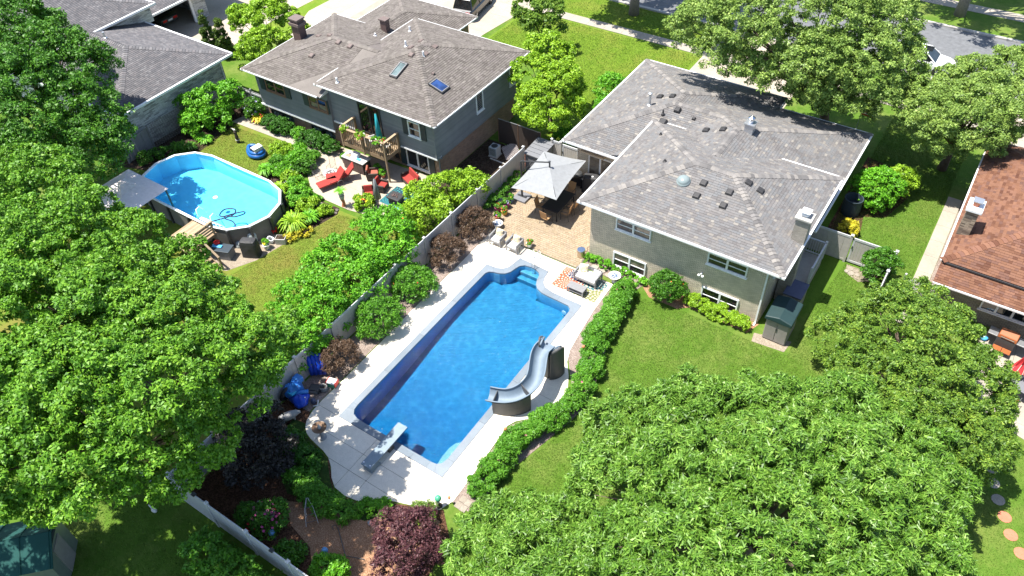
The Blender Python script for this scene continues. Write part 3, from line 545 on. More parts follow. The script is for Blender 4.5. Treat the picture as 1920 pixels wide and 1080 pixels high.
def roof_vent(house, x, y, z, mat, rz=0, slope=(0,0), s=.36, h=.15):
    o = MB().add([(-s/2,-s/2,-.1),(s/2,-s/2,-.1),(s/2,s/2,-.1),(-s/2,s/2,-.1),(-s/2,-s/2,h*.55),(s/2,-s/2,h*.55),(s/2,s/2,h*.55),(-s/2,s/2,h*.55),(-s*.38,-s*.38,h),(s*.38,-s*.38,h),(s*.38,s*.38,h),(-s*.38,s*.38,h)], [(0,1,5,4),(1,2,6,5),(2,3,7,6),(3,0,4,7),(4,5,9,8),(5,6,10,9),(6,7,11,10),(7,4,8,11),(8,9,10,11)]).build('roof_vent', mat, house, bevel=.02)
    l = wloc(house); o.location = (x-l[0], y-l[1], z-l[2]); o.rotation_euler = (slope[1], slope[0], rz); return o
def pipe(house, x, y, z, h, r, mat='galvanised', cap=False):
    b = MB().lathe([(r*2.2,-.12),(r*2.0,.03),(r,.08),(r,h)]+([(r*1.7,h),(r*1.7,h+.07),(r*.5,h+.11)] if cap else []), 12, (x,y,z)); return b.build('vent_pipe', mat, house, world=True, smooth=False)
def downspout(house, pts, mat='white_trim'):
    b = MB()
    for p, q in zip(pts, pts[1:]): b.bar(p, q, .08, .06)
    return b.build('downspout', mat, house, world=True)

# ------------------------------------------------------------------ centre house, grey shingles and cream brick
ch = thing('split_level_house', 'cream brick split-level house with grey mottled shingle roof beside the in-ground pool', 'house', (-10.3,36,0))
MB().box(-15.2,-5.4,28.9,36.9,-.2,3.97).build('wall', 'brick_cream', ch, world=True)
MB().box(-19.4,-5.35,34.75,43.2,-.2,2.97).build('wall', 'brick_cream', ch, world=True); MB().box(-19.35,-10.8,43.19,44.5,-.2,2.965).build('wall', 'brick_cream', ch, world=True)
p = .305
pl, rd, un = hip_planes(-15.7,-4.72,28.45,37.3,4.0)
A,D_,B_,C_ = (-15.15,38.91,4.476),(-15.15,40.2,4.479),(-12.16,38.91,4.476),(-10.87,37.62,4.87)
nr, nf, nl, nrt = (0,-p,1), (0,p,1), (-p,0,1), (p,0,1)
f = [[(-20,45.05,3),(-20,34.07,3),A,D_],[(-10.3,45.05,3),(-20,45.05,3),D_],[(-10.3,43.75,3),(-10.3,45.05,3),D_,A],
     [(-4.74,43.75,3),(-10.3,43.75,3),A,B_],[(-10.3,43.75,3),(-4.74,43.75,3),B_],[(-4.74,33.6,3),(-4.74,43.75,3),C_,(-10.87,33.6,4.87)],
     [(-20,34.07,3),(-17,34.07,3),B_,A],[(-10.87,34.07,4.87),C_,B_,(-17,34.07,3)]]
f[3] = [(-10.3,43.75,3),(-4.74,43.75,3),B_,A]; f[4] = [(-4.74,43.75,3),(-4.8,43.75,3),B_,C_]
shingle_roof(ch, pl+f, 'shingle_grey', rd+[((-20,34.07,3),A,nr,nl),((-20,45.05,3),D_,nf,nl),((-10.3,45.05,3),D_,nf,nrt),(A,D_,nl,nrt),(A,B_,nr,nf),(B_,C_,nl,nf),(C_,(-10.87,34.6,4.87),nl,nrt),((-4.74,43.75,3),C_,nf,nrt)], under=un)
MB().add([(-20,34.07,2.97),(-20,45.05,2.97),(-10.3,45.05,2.97),(-10.3,43.75,2.97),(-4.74,43.75,2.97),(-4.74,33.6,2.97),(-15.2,33.6,2.97),(-15.2,34.07,2.97)], [tuple(range(8))]).build('soffit', 'white_trim', ch, world=True)
for a, b in [((-15.72,28.42,4),(-4.70,28.42,4)),((-4.67,28.36,4),(-4.67,37.3,4)),((-15.75,28.36,4),(-15.75,37.3,4)),((-15.72,37.35,4),(-13.1,37.35,4)),((-8.8,37.35,4),(-4.70,37.35,4)),((-20.05,34.0,3),(-20.05,45.1,3)),((-20.0,34.03,3),(-15.8,34.03,3)),((-20.0,45.1,3),(-10.25,45.1,3)),((-10.26,45.05,3),(-10.26,43.8,3)),((-10.2,43.79,3),(-4.7,43.79,3)),((-4.69,43.8,3),(-4.69,33.6,3))]: gutter(ch, a, b)
for u0, u1, z0, z1, gl in [(-13.68,-11.66,2.70,3.46,('glass_screen','glass_dark')),(-13.70,-11.74,.06,1.08,('glass_screen','glass_curtain')),(-8.55,-6.48,2.70,3.47,('glass_dark','glass_screen')),(-8.55,-6.55,.04,1.08,('glass_screen','glass_dark'))]:
    window(ch, wallY(28.9), u0, u1, z0, z1, 2, glass=gl)
window(ch, wallX(-15.2,-1), 30.6, 31.9, .3, 2.2, 1, glass=('glass_dark','glass_dark'), hung=False, sill=False)
window(ch, wallX(-5.4), 29.6, 30.5, 2.7, 3.5, 1); window(ch, wallY(34.75), -18.6, -17.0, .1, 2.1, 2, hung=False, sill=False, glass=('glass_curtain','glass_curtain'))
downspout(ch, [(-5.50,28.48,3.9),(-5.50,28.83,3.7),(-5.50,28.83,.1),(-5.50,28.6,.05)])
for x, y, z in [(-10.34,31.81,5.02),(-8.94,31.79,5.01),(-10.33,30.99,4.77),(-8.88,30.95,4.76)]: roof_vent(ch, x, y, z, 'vent_black', 0, (0,.296))
for x, y, z in [(-8.39,32.87,5.12),(-7.72,32.83,4.91)]: roof_vent(ch, x, y, z, 'vent_black', 0, (.296,0))
for x, y, z, s in [(-14.78,38.36,4.37,.36),(-15.16,37.24,4.05,.44),(-13.64,38.15,4.24,.2)]: roof_vent(ch, x, y, z, 'vent_black', 0, (0,.296), s)
for x, y, z in [(-12.48,37.21,4.38),(-11.56,37.36,4.66),(-16.46,39.57,4.08),(-15.69,39.64,4.31)]: roof_vent(ch, x, y, z, 'vent_black', 0, (-.296,0))
dm = MB().lathe([(.36,-.12),(.36,.05),(.33,.05),(.32,.12),(.26,.2),(.14,.25),(.02,.265)], 24).build('skylight_dome', 'dome', ch, smooth=True); dm.location = (-11.33+10.3,31.54-36,4.98); dm.rotation_euler = (.25,0,0)
pipe(ch,-16.67,38.54,4.02,.75,.075,'galvanised',True); pipe(ch,-15.43,37.78,4.22,.28,.05,'vent_black'); pipe(ch,-12.95,32.75,4.84,.14,.06,'vent_black'); pipe(ch,-14.51,35.56,4.36,.16,.05,'vent_black')
mc = MB().box(-10.52,-10.02,37.7,38.2,4.4,5.2).build('chimney', 'galvanised', ch, world=True, bevel=.015)
MB().box(-10.57,-9.97,37.65,38.25,5.2,5.26).build('cap', 'galvanised', mc, world=True); MB().lathe([(.13,5.26),(.13,5.5),(.2,5.5),(.2,5.56),(.05,5.66)], 14, (-10.27,37.95,0)).build('flue', 'chrome', mc, world=True)
sc = MB().box(-5.34,-4.68,31.0,31.6,-.1,5.45).build('chimney', 'brick_pale', ch, world=True)
MB().box(-5.42,-4.60,30.92,31.68,5.45,5.57).build('cap', 'kerb', sc, world=True, bevel=.02)
b = MB(); b.box(-5.14,-4.88,31.18,31.42,5.57,5.68); b.box(-5.20,-4.82,31.12,31.48,5.68,5.70); b.box(-5.11,-4.91,31.2,31.4,5.70,5.8); b.box(-5.23,-4.79,31.08,31.52,5.82,5.86); b.build('flue', 'white_trim', sc, world=True)
fl = MB().lathe([(.05,0),(.05,.05)], 10, (-8.68,28.85,1.9)); fl.ball((-8.78,28.72,1.86), .075); fl.ball((-8.58,28.72,1.86), .075); fl.ball((-8.68,28.74,1.98), .05); fl.build('floodlight', 'white_trim', ch, world=True, smooth=True)
# side porch
po = MB().box(-5.3,-4.1,32.2,34.7,-.05,.62).build('porch', 'kerb', ch, world=True)
for a, b in [((-5.15,34.62),(-4.12,34.62)),((-4.12,34.62),(-4.12,32.3))]:
    MB().bar((a[0],a[1],1.68),(b[0],b[1],1.68),.09,.06).build('handrail', 'white_vinyl', po, world=True); MB().bar((a[0],a[1],.78),(b[0],b[1],.78),.07,.05).build('bottom_rail', 'white_vinyl', po, world=True)
    k = int(max(abs(a[0]-b[0]), abs(a[1]-b[1]))/.125)
    for i in range(1, k): x = a[0]+(b[0]-a[0])*i/k; y = a[1]+(b[1]-a[1])*i/k; MB().box(x-.017,x+.017,y-.017,y+.017,.78,1.66).build('baluster', 'white_vinyl', po, world=True)
for x, y in [(-5.15,34.62),(-4.12,34.62),(-4.12,32.3)]: MB().box(x-.06,x+.06,y-.06,y+.06,.6,1.8).build('post', 'white_vinyl', po, world=True, bevel=.01)
# awning roll under the front-wing eave
MB().bar((-18.9,34.35,2.55),(-17.3,34.35,2.55),.45,.1).build('awning_box', 'wood_deck', ch, world=True)

# ------------------------------------------------------------------ left house, taupe shingles and blue-grey siding
lh = thing('split_level_house', 'blue-grey sided house with taupe shingle roof, balcony and two skylights', 'house', (-33,34,0))
uw = MB().box(-34.7,-26.32,29.72,38.8,2.0,4.72).build('wall', 'siding', lh, world=True); MB().box(-34.5,-26.6,30.2,38.6,-.2,2.02).build('wall', 'brick_tan', lh, world=True)
lw = MB().box(-41.38,-34.68,29.52,37.5,1.3,3.96).build('wall', 'siding', lh, world=True); MB().box(-41.3,-34.49,29.8,37.4,-.2,1.32).build('wall', 'brick_tan', lh, world=True)
MB().box(-41.3,-33.6,38.5,43.2,-.2,3.46).build('wall', 'brick_tan', lh, world=True)
def boards(parent, atf, u0, u1, z0, z1, ex=.125):
    z = z0
    while z < z1-.01:
        t = min(ex, z1-z)
        MB().add([atf(u0,0,z),atf(u1,0,z),atf(u1,0,z+t),atf(u0,0,z+t),atf(u0,.022,z),atf(u1,.022,z),atf(u1,.006,z+t),atf(u0,.006,z+t)], [(4,5,6,7),(0,1,5,4),(1,2,6,5),(3,0,4,7),(2,3,7,6)]).build('siding_board', 'siding', parent, world=True); z += ex
boards(uw, wallY(29.72), -34.7, -26.32, 2.03, 4.68); boards(uw, wallX(-26.32), 29.72, 38.8, 1.83, 4.68); boards(lw, wallY(29.52), -41.38, -34.7, 1.33, 3.92); boards(lw, wallX(-41.38,-1), 29.52, 37.5, 1.33, 3.92)
MB().box(-26.6,-26.31,30.0,38.79,1.78,2.0).build('wall', 'siding', lh, world=True)
for i in range(4): MB().box(-28.85,-26.3,29.74+i*.12,29.80+i*.12,1.90-i*.002,1.985).build('soffit_slat', 'white_trim', lh, world=True)
MB().box(-41.45,-34.6,29.44,29.50,1.20,1.32).build('trim_band', 'white_trim', lh, world=True); MB().box(-34.78,-32.8,29.64,29.70,1.88,2.0).build('trim_band', 'white_trim', lh, world=True); MB().box(-29.1,-26.24,29.64,29.70,1.90,2.0).build('trim_band', 'white_trim', lh, world=True)
pl, rd, un = hip_planes(-35.2,-25.77,29.2,39.3,4.75); pl2, rd2, un2 = hip_planes(-41.9,-28.5,29.0,38.06,4.0); pl3, rd3, un3 = hip_planes(-40.5,-33.1,36.0,43.7,3.5)
shingle_roof(lh, pl, 'shingle_brown', rd, under=un)
A2 = (-37.37,33.53,5.38); shingle_roof(lh, [[(-41.9,29.0,4),(-34.75,29.0,4),(-34.75,31.91,4.888),(-33.13,33.53,5.38),A2],[(-34.75,38.06,4),(-41.9,38.06,4),A2,(-33.13,33.53,5.38),(-34.75,35.15,4.876)],[(-41.9,38.06,4),(-41.9,29.0,4),A2]], 'shingle_brown', [rd2[0],rd2[3],(A2,(-33.5,33.53,5.38),nr,nf)], keep=0, under=[(-41.9,29,3.97),(-41.9,38.06,3.97),(-34.75,38.06,3.97),(-34.75,29,3.97)])
G = (-36.8,40.0,4.63); shingle_roof(lh, [[(-33.1,43.7,3.5),(-40.5,43.7,3.5),G],[(-40.5,43.7,3.5),(-40.5,36,3.5),(-36.8,36,4.63),G],[(-33.1,36,3.5),(-33.1,43.7,3.5),G,(-36.8,36,4.63)]], 'shingle_brown', [((-33.1,43.7,3.5),G,nf,nrt),((-40.5,43.7,3.5),G,nf,nl),(G,(-36.8,37,4.63),nl,nrt)], keep=0, under=un3)
MB().add([(-34.76,28.98,3.97),(-34.76,29.75,3.97),(-34.76,29.75,4.25),(-34.76,28.98,4.02)], [(0,1,2,3)]).build('eave_end', 'white_trim', lh, world=True, solid=.02)
for a, b in [((-35.25,29.16,4.75),(-25.7,29.16,4.75)),((-25.72,29.2,4.75),(-25.72,39.3,4.75)),((-35.25,29.2,4.75),(-35.25,39.3,4.75)),((-35.2,39.35,4.75),(-25.7,39.35,4.75)),((-41.95,28.96,4),(-35.0,28.96,4)),((-41.95,29,4),(-41.95,38.1,4)),((-41.9,38.1,4),(-35.2,38.1,4)),((-33.05,39.5,3.5),(-33.05,43.7,3.5)),((-40.5,43.75,3.5),(-33.1,43.75,3.5)),((-40.55,38.2,3.5),(-40.55,43.7,3.5))]: gutter(lh, a, b, w=.07, h=.09)
wY, wl = wallY(29.70), wallY(29.50)
window(lh, wY, -28.25, -27.32, 3.08, 4.15, 1); window(lh, wallY(30.2), -29.2, -27.42, .25, 1.5, 2, hung=False); window(lh, wallY(30.2), -30.3, -29.75, .3, 1.4, 1, 'brown_trim', sill=False)
for x0 in (-28.68, -27.30): MB().box(x0,x0+.40,29.64,29.70,3.06,4.17).build('shutter', 'shutter', lh, world=True, bevel=.01)
for x0 in (-29.7, -27.38): MB().box(x0,x0+.42,30.14,30.2,.2,1.55).build('shutter', 'shutter', lh, world=True, bevel=.01)
window(lh, wl, -40.42, -38.65, 2.62, 3.50, 2, 'brown_trim'); window(lh, wl, -36.45, -34.85, 2.58, 3.45, 2, 'brown_trim', glass=('glass_curtain','glass_dark'))
for x0 in (-40.98, -38.6, -36.95, -34.8+.02): MB().box(x0,x0+(.45 if x0 < -35 else .10),29.43,29.50,2.56,3.52).build('shutter', 'shutter', lh, world=True, bevel=.01)
for u0, u1 in [(-41.0,-38.95),(-37.18,-35.2)]:
    fr = window(lh, wallY(29.8), u0, u1, .27, .78, 2, 'shutter', False, ('glass_dark',)*2, False, .05)
    for k in range(6): x = u0+.2+k*.29+(.25 if k > 2 else 0); MB().box(x,x+.24,29.757,29.765,.36,.68).build('pane', 'glass_sky', fr, world=True)
window(lh, wallX(-26.32), 33.96, 34.72, 2.84, 4.2, 1, hung=False); window(lh, wallX(-26.32), 37.7, 38.5, 2.86, 4.2, 1, hung=False)
window(lh, wY, -32.25, -30.45, 2.04, 4.15, 2, 'dark_metal', False, ('glass_dark',)*2, False)
downspout(lh, [(-26.25,29.35,4.6),(-26.25,29.62,4.3),(-26.25,29.62,2.1),(-26.2,30.05,1.85),(-26.5,30.12,1.7),(-26.5,30.12,.1)], 'siding')
c1 = MB().box(-41.2,-40.5,33.35,33.95,3.9,5.75).build('chimney', 'chimney_brown', lh, world=True); MB().box(-41.3,-40.4,33.25,34.05,5.35,5.55).build('band', 'vent_brown', c1, world=True); MB().box(-41.28,-40.42,33.27,34.03,5.75,5.87).build('cap', 'vent_brown', c1, world=True, bevel=.02)
c2 = MB().box(-36.5,-36.0,37.1,37.5,4.0,5.25).build('chimney', 'chimney_brown', lh, world=True); MB().box(-36.56,-35.94,37.04,37.56,5.25,5.33).build('cap', 'vent_brown', c2, world=True)
for x, y, z in [(-39.14,33.83,4.80),(-37.99,33.81,5.17)]: roof_vent(lh, x, y, z, 'vent_brown', 0, (0,-.296))
for x, y, z in [(-36.7,33.22,5.27),(-35.66,33.21,5.27),(-37.73,31.63,4.79)]: roof_vent(lh, x, y, z, 'vent_brown', 0, (0,.296))
for x, y, z, s in [(-31.16,34.07,5.96,(-.29,0)),(-31.1,35.02,5.98,(-.29,0)),(-30.53,33.32,5.99,(0,.29)),(-29.88,33.93,5.94,(.29,0)),(-29.92,34.91,5.95,(.29,0)),(-28.48,32.76,5.56,(.29,0))]: roof_vent(lh, x, y, z, 'vent_brown', 0, s, .34 if x < -29 else .2)
for x, y, z, h in [(-33.66,36.9,5.22,.35),(-31.83,34.33,5.78,.4),(-29.85,33.64,5.93,.38),(-33.78,29.8,4.93,.35),(-36.18,36.13,4.59,.2)]: pipe(lh, x, y, z, h, .06, 'white_trim')
def skylight(pts, glass):
    P = [Vector(q) for q in pts]; nn = (P[1]-P[0]).cross(P[3]-P[0]).normalized()
    if nn.z < 0: nn = -nn
    c = sum(P, Vector())/4; inn = [c+(q-c)*.80 for q in P]; b = MB()
    V = [q-nn*.05 for q in P]+[q+nn*.13 for q in P]+[q+nn*.13 for q in inn]+[q+nn*.04 for q in inn]
    b.add([tuple(q) for q in V], [(i,(i+1)%4,4+(i+1)%4,4+i) for i in range(4)]+[(4+i,4+(i+1)%4,8+(i+1)%4,8+i) for i in range(4)]+[(8+i,8+(i+1)%4,12+(i+1)%4,12+i) for i in range(4)])
    f = b.build('skylight', 'dark_metal', lh, world=True); MB().add([tuple(c+(q-c)*.82+nn*.115) for q in P], [(0,1,2,3)]).build('pane', glass, f, world=True)
    e = MB()
    for i in range(4): a_, b2 = c+(P[i]-c)*.86+nn*.14, c+(P[(i+1)%4]-c)*.86+nn*.14; e.bar(a_, b2, .045, .03, tuple(nn))
    e.build('frame', 'chair_grey', f, world=True)
skylight([(-30.80,31.38,5.415),(-30.22,31.38,5.415),(-30.22,32.62,5.793),(-30.80,32.62,5.793)], 'glass_sky'); skylight([(-28.10,31.72,5.461),(-27.06,31.72,5.143),(-27.06,32.53,5.143),(-28.10,32.53,5.461)], 'glass_blue')
# balcony
bal = MB().box(-32.7,-29.2,28.3,29.68,1.78,1.84).build('balcony', 'wood_rail', lh, world=True)
for i in range(12): y = 28.3+i*.115; MB().box(-32.7,-29.2,y+.004,y+.111,1.845,1.88).build('deck_board', 'wood_deck', bal, world=True)
for a, b in [((-32.7,28.3),(-29.2,28.3)),((-32.7,28.3),(-32.7,29.65)),((-29.2,28.3),(-29.2,29.65))]:
    MB().bar((a[0],a[1],2.93),(b[0],b[1],2.93),.16,.05).build('handrail', 'wood_deck', bal, world=True, bevel=.006); MB().bar((a[0],a[1],1.75),(b[0],b[1],1.75),.05,.26).build('rim_joist', 'wood_rail', bal, world=True)
    k = int(max(abs(a[0]-b[0]), abs(a[1]-b[1]))/.145)
    for i in range(1, k): x = a[0]+(b[0]-a[0])*i/k; y = a[1]+(b[1]-a[1])*i/k; MB().box(x-.022,x+.022,y-.02,y+.02,1.62,2.9).build('baluster', 'wood_rail', bal, world=True)
for x, y in [(-32.7,28.3),(-29.2,28.3),(-32.7,29.6),(-29.2,29.6),(-30.95,28.3)]: MB().box(x-.05,x+.05,y-.05,y+.05,1.5 if x != -29.2 or y > 29 else .0,2.9).build('post', 'wood_rail', bal, world=True)

# ------------------------------------------------------------------ far-left house, slate shingles and ledgestone
fh = thing('bungalow', 'grey ledgestone bungalow with slate-grey shingle roof at the far left', 'house', (-52,27,0))
MB().box(-64,-46,22.2,30.4,-.2,3.17).build('wall', 'stone_ledge', fh, world=True); MB().box(-64,-54.9,24,31.8,3.0,4.42).build('wall', 'stone_ledge', fh, world=True)
b = MB().box(-57.9,-57.6,37.0,38.2,-.1,2.5); b.box(-57.9,-57.6,31.0,32.6,-.1,2.5); b.box(-66,-65.8,31,38.2,-.1,2.5); b.box(-66,-57.6,38.2,38.4,-.1,2.5); b.box(-66,-57.6,30.8,31,-.1,2.5); b.build('garage_wall', 'stone_ledge', fh, world=True)
MB().box(-57.62,-57.5,36.85,37.05,-.1,2.45).build('door_jamb', 'white_trim', fh, world=True); MB().box(-57.75,-57.5,32.6,37.0,2.2,2.48).build('door_header', 'white_trim', fh, world=True)
P1 = [[(-65,21.6,3.2),(-45.45,21.6,3.2),(-50.15,26.3,4.63),(-65,26.3,4.63)],[(-45.45,21.6,3.2),(-45.45,31.0,3.2),(-50.15,26.3,4.63)],[(-45.45,31.0,3.2),(-65,31.0,3.2),(-65,26.3,4.63),(-50.15,26.3,4.63)]]
shingle_roof(fh, P1, 'shingle_slate', [((-45.45,21.6,3.2),(-50.15,26.3,4.63),nr,nrt),((-45.45,31,3.2),(-50.15,26.3,4.63),nf,nrt),((-50.15,26.3,4.63),(-65,26.3,4.63),nr,nf)], under=[(-65,21.6,3.17),(-45.45,21.6,3.17),(-45.45,31,3.17),(-65,31,3.17)])
P2 = [[(-72,21.0,4.5),(-54.3,21.0,4.5),(-59.75,26.45,6.16),(-72,26.45,6.16)],[(-54.3,21.0,4.5),(-54.3,31.9,4.5),(-59.75,26.45,6.16)],[(-54.3,31.9,4.5),(-72,31.9,4.5),(-72,26.45,6.16),(-59.75,26.45,6.16)]]
shingle_roof(fh, P2, 'shingle_slate', [((-54.3,21,4.5),(-59.75,26.45,6.16),nr,nrt),((-54.3,31.9,4.5),(-59.75,26.45,6.16),nf,nrt)], keep=0, under=[(-72,21,4.47),(-54.3,21,4.47),(-54.3,31.9,4.47),(-72,31.9,4.47)])
P3 = [[(-56.7,31.2,2.6),(-56.7,41,2.6),(-61,41,3.9),(-61,31.2,3.9)],[(-66,41,2.4),(-66,31.2,2.4),(-61,31.2,3.9),(-61,41,3.9)]]
shingle_roof(fh, P3, 'shingle_slate', [], keep=0)
for a, b in [((-65,21.55,3.2),(-45.4,21.55,3.2)),((-45.4,21.5,3.2),(-45.4,31.05,3.2)),((-45.4,31.05,3.2),(-58,31.05,3.2)),((-54.25,20.9,4.5),(-54.25,32,4.5)),((-54.3,31.95,4.5),(-66,31.95,4.5)),((-56.65,31.2,2.6),(-56.65,41,2.6))]: gutter(fh, a, b, w=.14, h=.16)
pipe(fh,-52.5,26.4,4.62,.45,.08,'galvanised'); roof_vent(fh,-52.9,25.6,4.43,'vent_brown',0,(0,.296),.4); roof_vent(fh,-50.5,24.6,4.13,'vent_brown',0,(0,.296),.4); roof_vent(fh,-60.5,25.5,5.85,'vent_brown',0,(0,.29),.45)
downspout(fh, [(-45.9,22.3,3.1),(-45.9,22.3,.1)]); downspout(fh, [(-45.9,30.2,3.1),(-45.9,30.2,.1)])

# ------------------------------------------------------------------ right house, red-brown shingles
rh = thing('ranch_house', 'dark brick house with red-brown shingle roof at the right edge', 'house', (8,38,0))
MB().box(1.55,16,34.7,46,-.2,3.1).build('wall', 'brick_dark', rh, world=True)
R1 = (1.2,46.4,3.15); R2 = (1.2,34.3,3.15); ap = (7.2,40.35,5.0)
shingle_roof(rh, [[(1.2,46.4,3.15),(1.2,34.5,3.15),(7.15,40.45,4.96)],[(1.2,34.5,3.15),(18,34.5,3.15),(18,40.45,4.96),(7.15,40.45,4.96)],[(18,46.4,3.15),(1.2,46.4,3.15),(7.15,40.45,4.96),(18,40.45,4.96)]], 'shingle_red', [((1.2,34.5,3.15),(7.15,40.45,4.96),nr,nl),((1.2,46.4,3.15),(7.15,40.45,4.96),nf,nl),((7.15,40.45,4.96),(18,40.45,4.96),nr,nf)], under=[(1.2,34.5,3.12),(18,34.5,3.12),(18,46.4,3.12),(1.2,46.4,3.12)])
shingle_roof(rh, [[(1.2,33.3,2.72),(18,33.3,2.72),(18,34.75,3.05),(1.2,34.75,3.05)]], 'shingle_red', [], keep=0, ex=.15, under=[(1.2,33.3,2.68),(18,33.3,2.68),(18,34.75,2.68),(1.2,34.75,2.68)])
for a, b in [((1.15,34.5,3.15),(1.15,46.4,3.15)),((1.2,33.25,2.72),(18,33.25,2.72)),((1.2,46.45,3.15),(18,46.45,3.15))]: gutter(rh, a, b, 'canvas_beige', .08, .09)
MB().box(1.25,18,34.42,34.47,3.06,3.14).build('fascia', 'dark_metal', rh, world=True)
window(rh, wallY(34.7), 3.6, 8.6, .95, 1.85, 7, 'canvas_beige', False, ('glass_dark',)*2)
rc = MB().box(1.32,1.88,36.75,37.6,2.9,4.75).build('chimney', 'stone_tan', rh, world=True); MB().box(1.24,1.98,36.66,37.72,4.75,4.9).build('cap', 'white_trim', rc, world=True, bevel=.02)
MB().lathe([(.15,4.9),(.15,5.15)], 12, (1.6,37.15,0)).build('flue', 'terracotta', rc, world=True); MB().box(1.4,1.86,36.95,37.4,5.17,5.21).build('flue_cover', 'galvanised', rc, world=True)
# ------------------------------------------------------------------ fences
def vinyl_fence(label, pts, h=1.8, mat='vinyl', gates=(), caps=True, sect=2.42, group=None):
    x0, y0 = pts[0]; t = thing('fence', label, 'fence', (x0,y0,0), 0, group); b = None
    for s, (p, q) in enumerate(zip(pts, pts[1:])):
        L = math.hypot(q[0]-p[0], q[1]-p[1]); k = max(1, round(L/sect)); dx, dy = (q[0]-p[0])/L, (q[1]-p[1])/L
        for i in range(k+1):
            if s and i == 0: continue
            x, y = p[0]+dx*L*i/k, p[1]+dy*L*i/k
            po = MB().box(x-.063,x+.063,y-.063,y+.063,-.05,h+.06).build('post', mat, t, world=True, bevel=.008)
            if caps: MB().add([(x-.08,y-.08,h+.06),(x+.08,y-.08,h+.06),(x+.08,y+.08,h+.06),(x-.08,y+.08,h+.06),(x-.08,y-.08,h+.10),(x+.08,y-.08,h+.10),(x+.08,y+.08,h+.10),(x-.08,y+.08,h+.10),(x,y,h+.15)], [(0,1,5,4),(1,2,6,5),(2,3,7,6),(3,0,4,7),(4,5,8),(5,6,8),(6,7,8),(7,4,8),(3,2,1,0)]).build('post_cap', 'white_vinyl', po, world=True)
        for i in range(k):
            a = (p[0]+dx*(L*i/k+.064), p[1]+dy*(L*i/k+.064)); c = (p[0]+dx*(L*(i+1)/k-.064), p[1]+dy*(L*(i+1)/k-.064)); W = math.hypot(c[0]-a[0], c[1]-a[1])
            MB().bar((a[0],a[1],h-.07),(c[0],c[1],h-.07),.05,.14).build('top_rail', 'white_vinyl' if mat == 'vinyl' else mat, t, world=True, bevel=.006); MB().bar((a[0],a[1],.13),(c[0],c[1],.13),.05,.14).build('bottom_rail', mat, t, world=True, bevel=.006)
            nb = max(1, round(W/.27))
            for j in range(nb):
                e = (a[0]+dx*(W*j/nb+.004), a[1]+dy*(W*j/nb+.004)); f_ = (a[0]+dx*(W*(j+1)/nb-.004), a[1]+dy*(W*(j+1)/nb-.004))
                MB().bar((e[0],e[1],(h-.14+.2)/2),(f_[0],f_[1],(h-.14+.2)/2),.028,h-.34).build('plank', mat, t, world=True)
    return t
vinyl_fence('long beige vinyl fence between the pool and the left yard', [(-22.6,6.3),(-22.6,33.6)])
bf = vinyl_fence('pale vinyl fence along the bottom edge with dark lamp caps', [(-22.45,6.25),(-8.6,6.25)], 1.8, 'white_vinyl')
for x in (-20.9,-16.4): tag(MB().box(x-.09,x+.09,6.17,6.33,1.8,1.88).build('solar_lamp', 'dark_metal', bevel=.01), 'dark solar cap light on the bottom fence, %s one' % ('left' if x < -18 else 'right'), 'lamp', 'cap lights on the bottom fence')
vinyl_fence('beige vinyl fence section behind the grey storage shed', [(-21.55,35.3),(-20.9,35.3)], 1.75)
vinyl_fence('beige vinyl fence beside the porch of the cream brick house', [(-5.25,35.72),(-3.12,35.72)], 1.8)
vinyl_fence('short beige vinyl fence corner behind the small round tree', [(-1.35,35.72),(-.82,35.72),(-.82,34.0),(-.82,31.6)], 1.75, sect=1.75)
def gate(label, x0, x1, y, h):
    t = thing('gate', label, 'gate', ((x0+x1)/2,y,0)); w = x1-x0
    for a, b, c, d in [(-w/2,-w/2+.1,.1,h),(w/2-.1,w/2,.1,h)]: MB().box(a,b,-.025,.025,c,d).build('stile', 'white_vinyl', t, bevel=.006)
    for c in (.1, h-.14): MB().box(-w/2+.1,w/2-.1,-.03,.03,c,c+.14).build('rail', 'white_vinyl', t, bevel=.006)
    k = round((w-.2)/.15)
    for i in range(k): a = -w/2+.1+(w-.2)*i/k; MB().box(a+.004,a+(w-.2)/k-.004,-.014,.014,.24,h-.14).build('plank', 'vinyl', t)
    MB().box(-w/2+.02,-w/2+.07,-.06,-.02,h*.6,h*.6+.16).build('latch', 'dark_metal', t)
gate('beige vinyl gate beside the small round tree', -3.0, -1.45, 35.72, 1.75); gate('beige vinyl gate between the storage shed and the patio wall', -20.8, -19.62, 35.3, 1.7)
pk = thing('picket_fence', 'low white picket fence across the garden path', 'fence', (.1,35.1,0))
for i in range(9): x = i*.155; MB().add([(x-.04,-.01,.1),(x+.04,-.01,.1),(x+.04,.01,.1),(x-.04,.01,.1),(x-.04,-.01,.98),(x+.04,-.01,.98),(x+.04,.01,.98),(x-.04,.01,.98),(x,-.01,1.06),(x,.01,1.06)], [(0,1,5,8,4),(3,7,9,6,2),(0,4,7,3),(1,2,6,5),(4,8,9,7),(8,5,6,9),(0,3,2,1)]).build('picket', 'white_vinyl', pk)
for z in (.3,.8): MB().box(-.06,1.36,.01,.05,z,z+.07).build('rail', 'white_vinyl', pk)
for x in (-.1,1.4): MB().box(x-.05,x+.05,-.03,.07,-.02,1.12).build('post', 'white_vinyl', pk, bevel=.01)
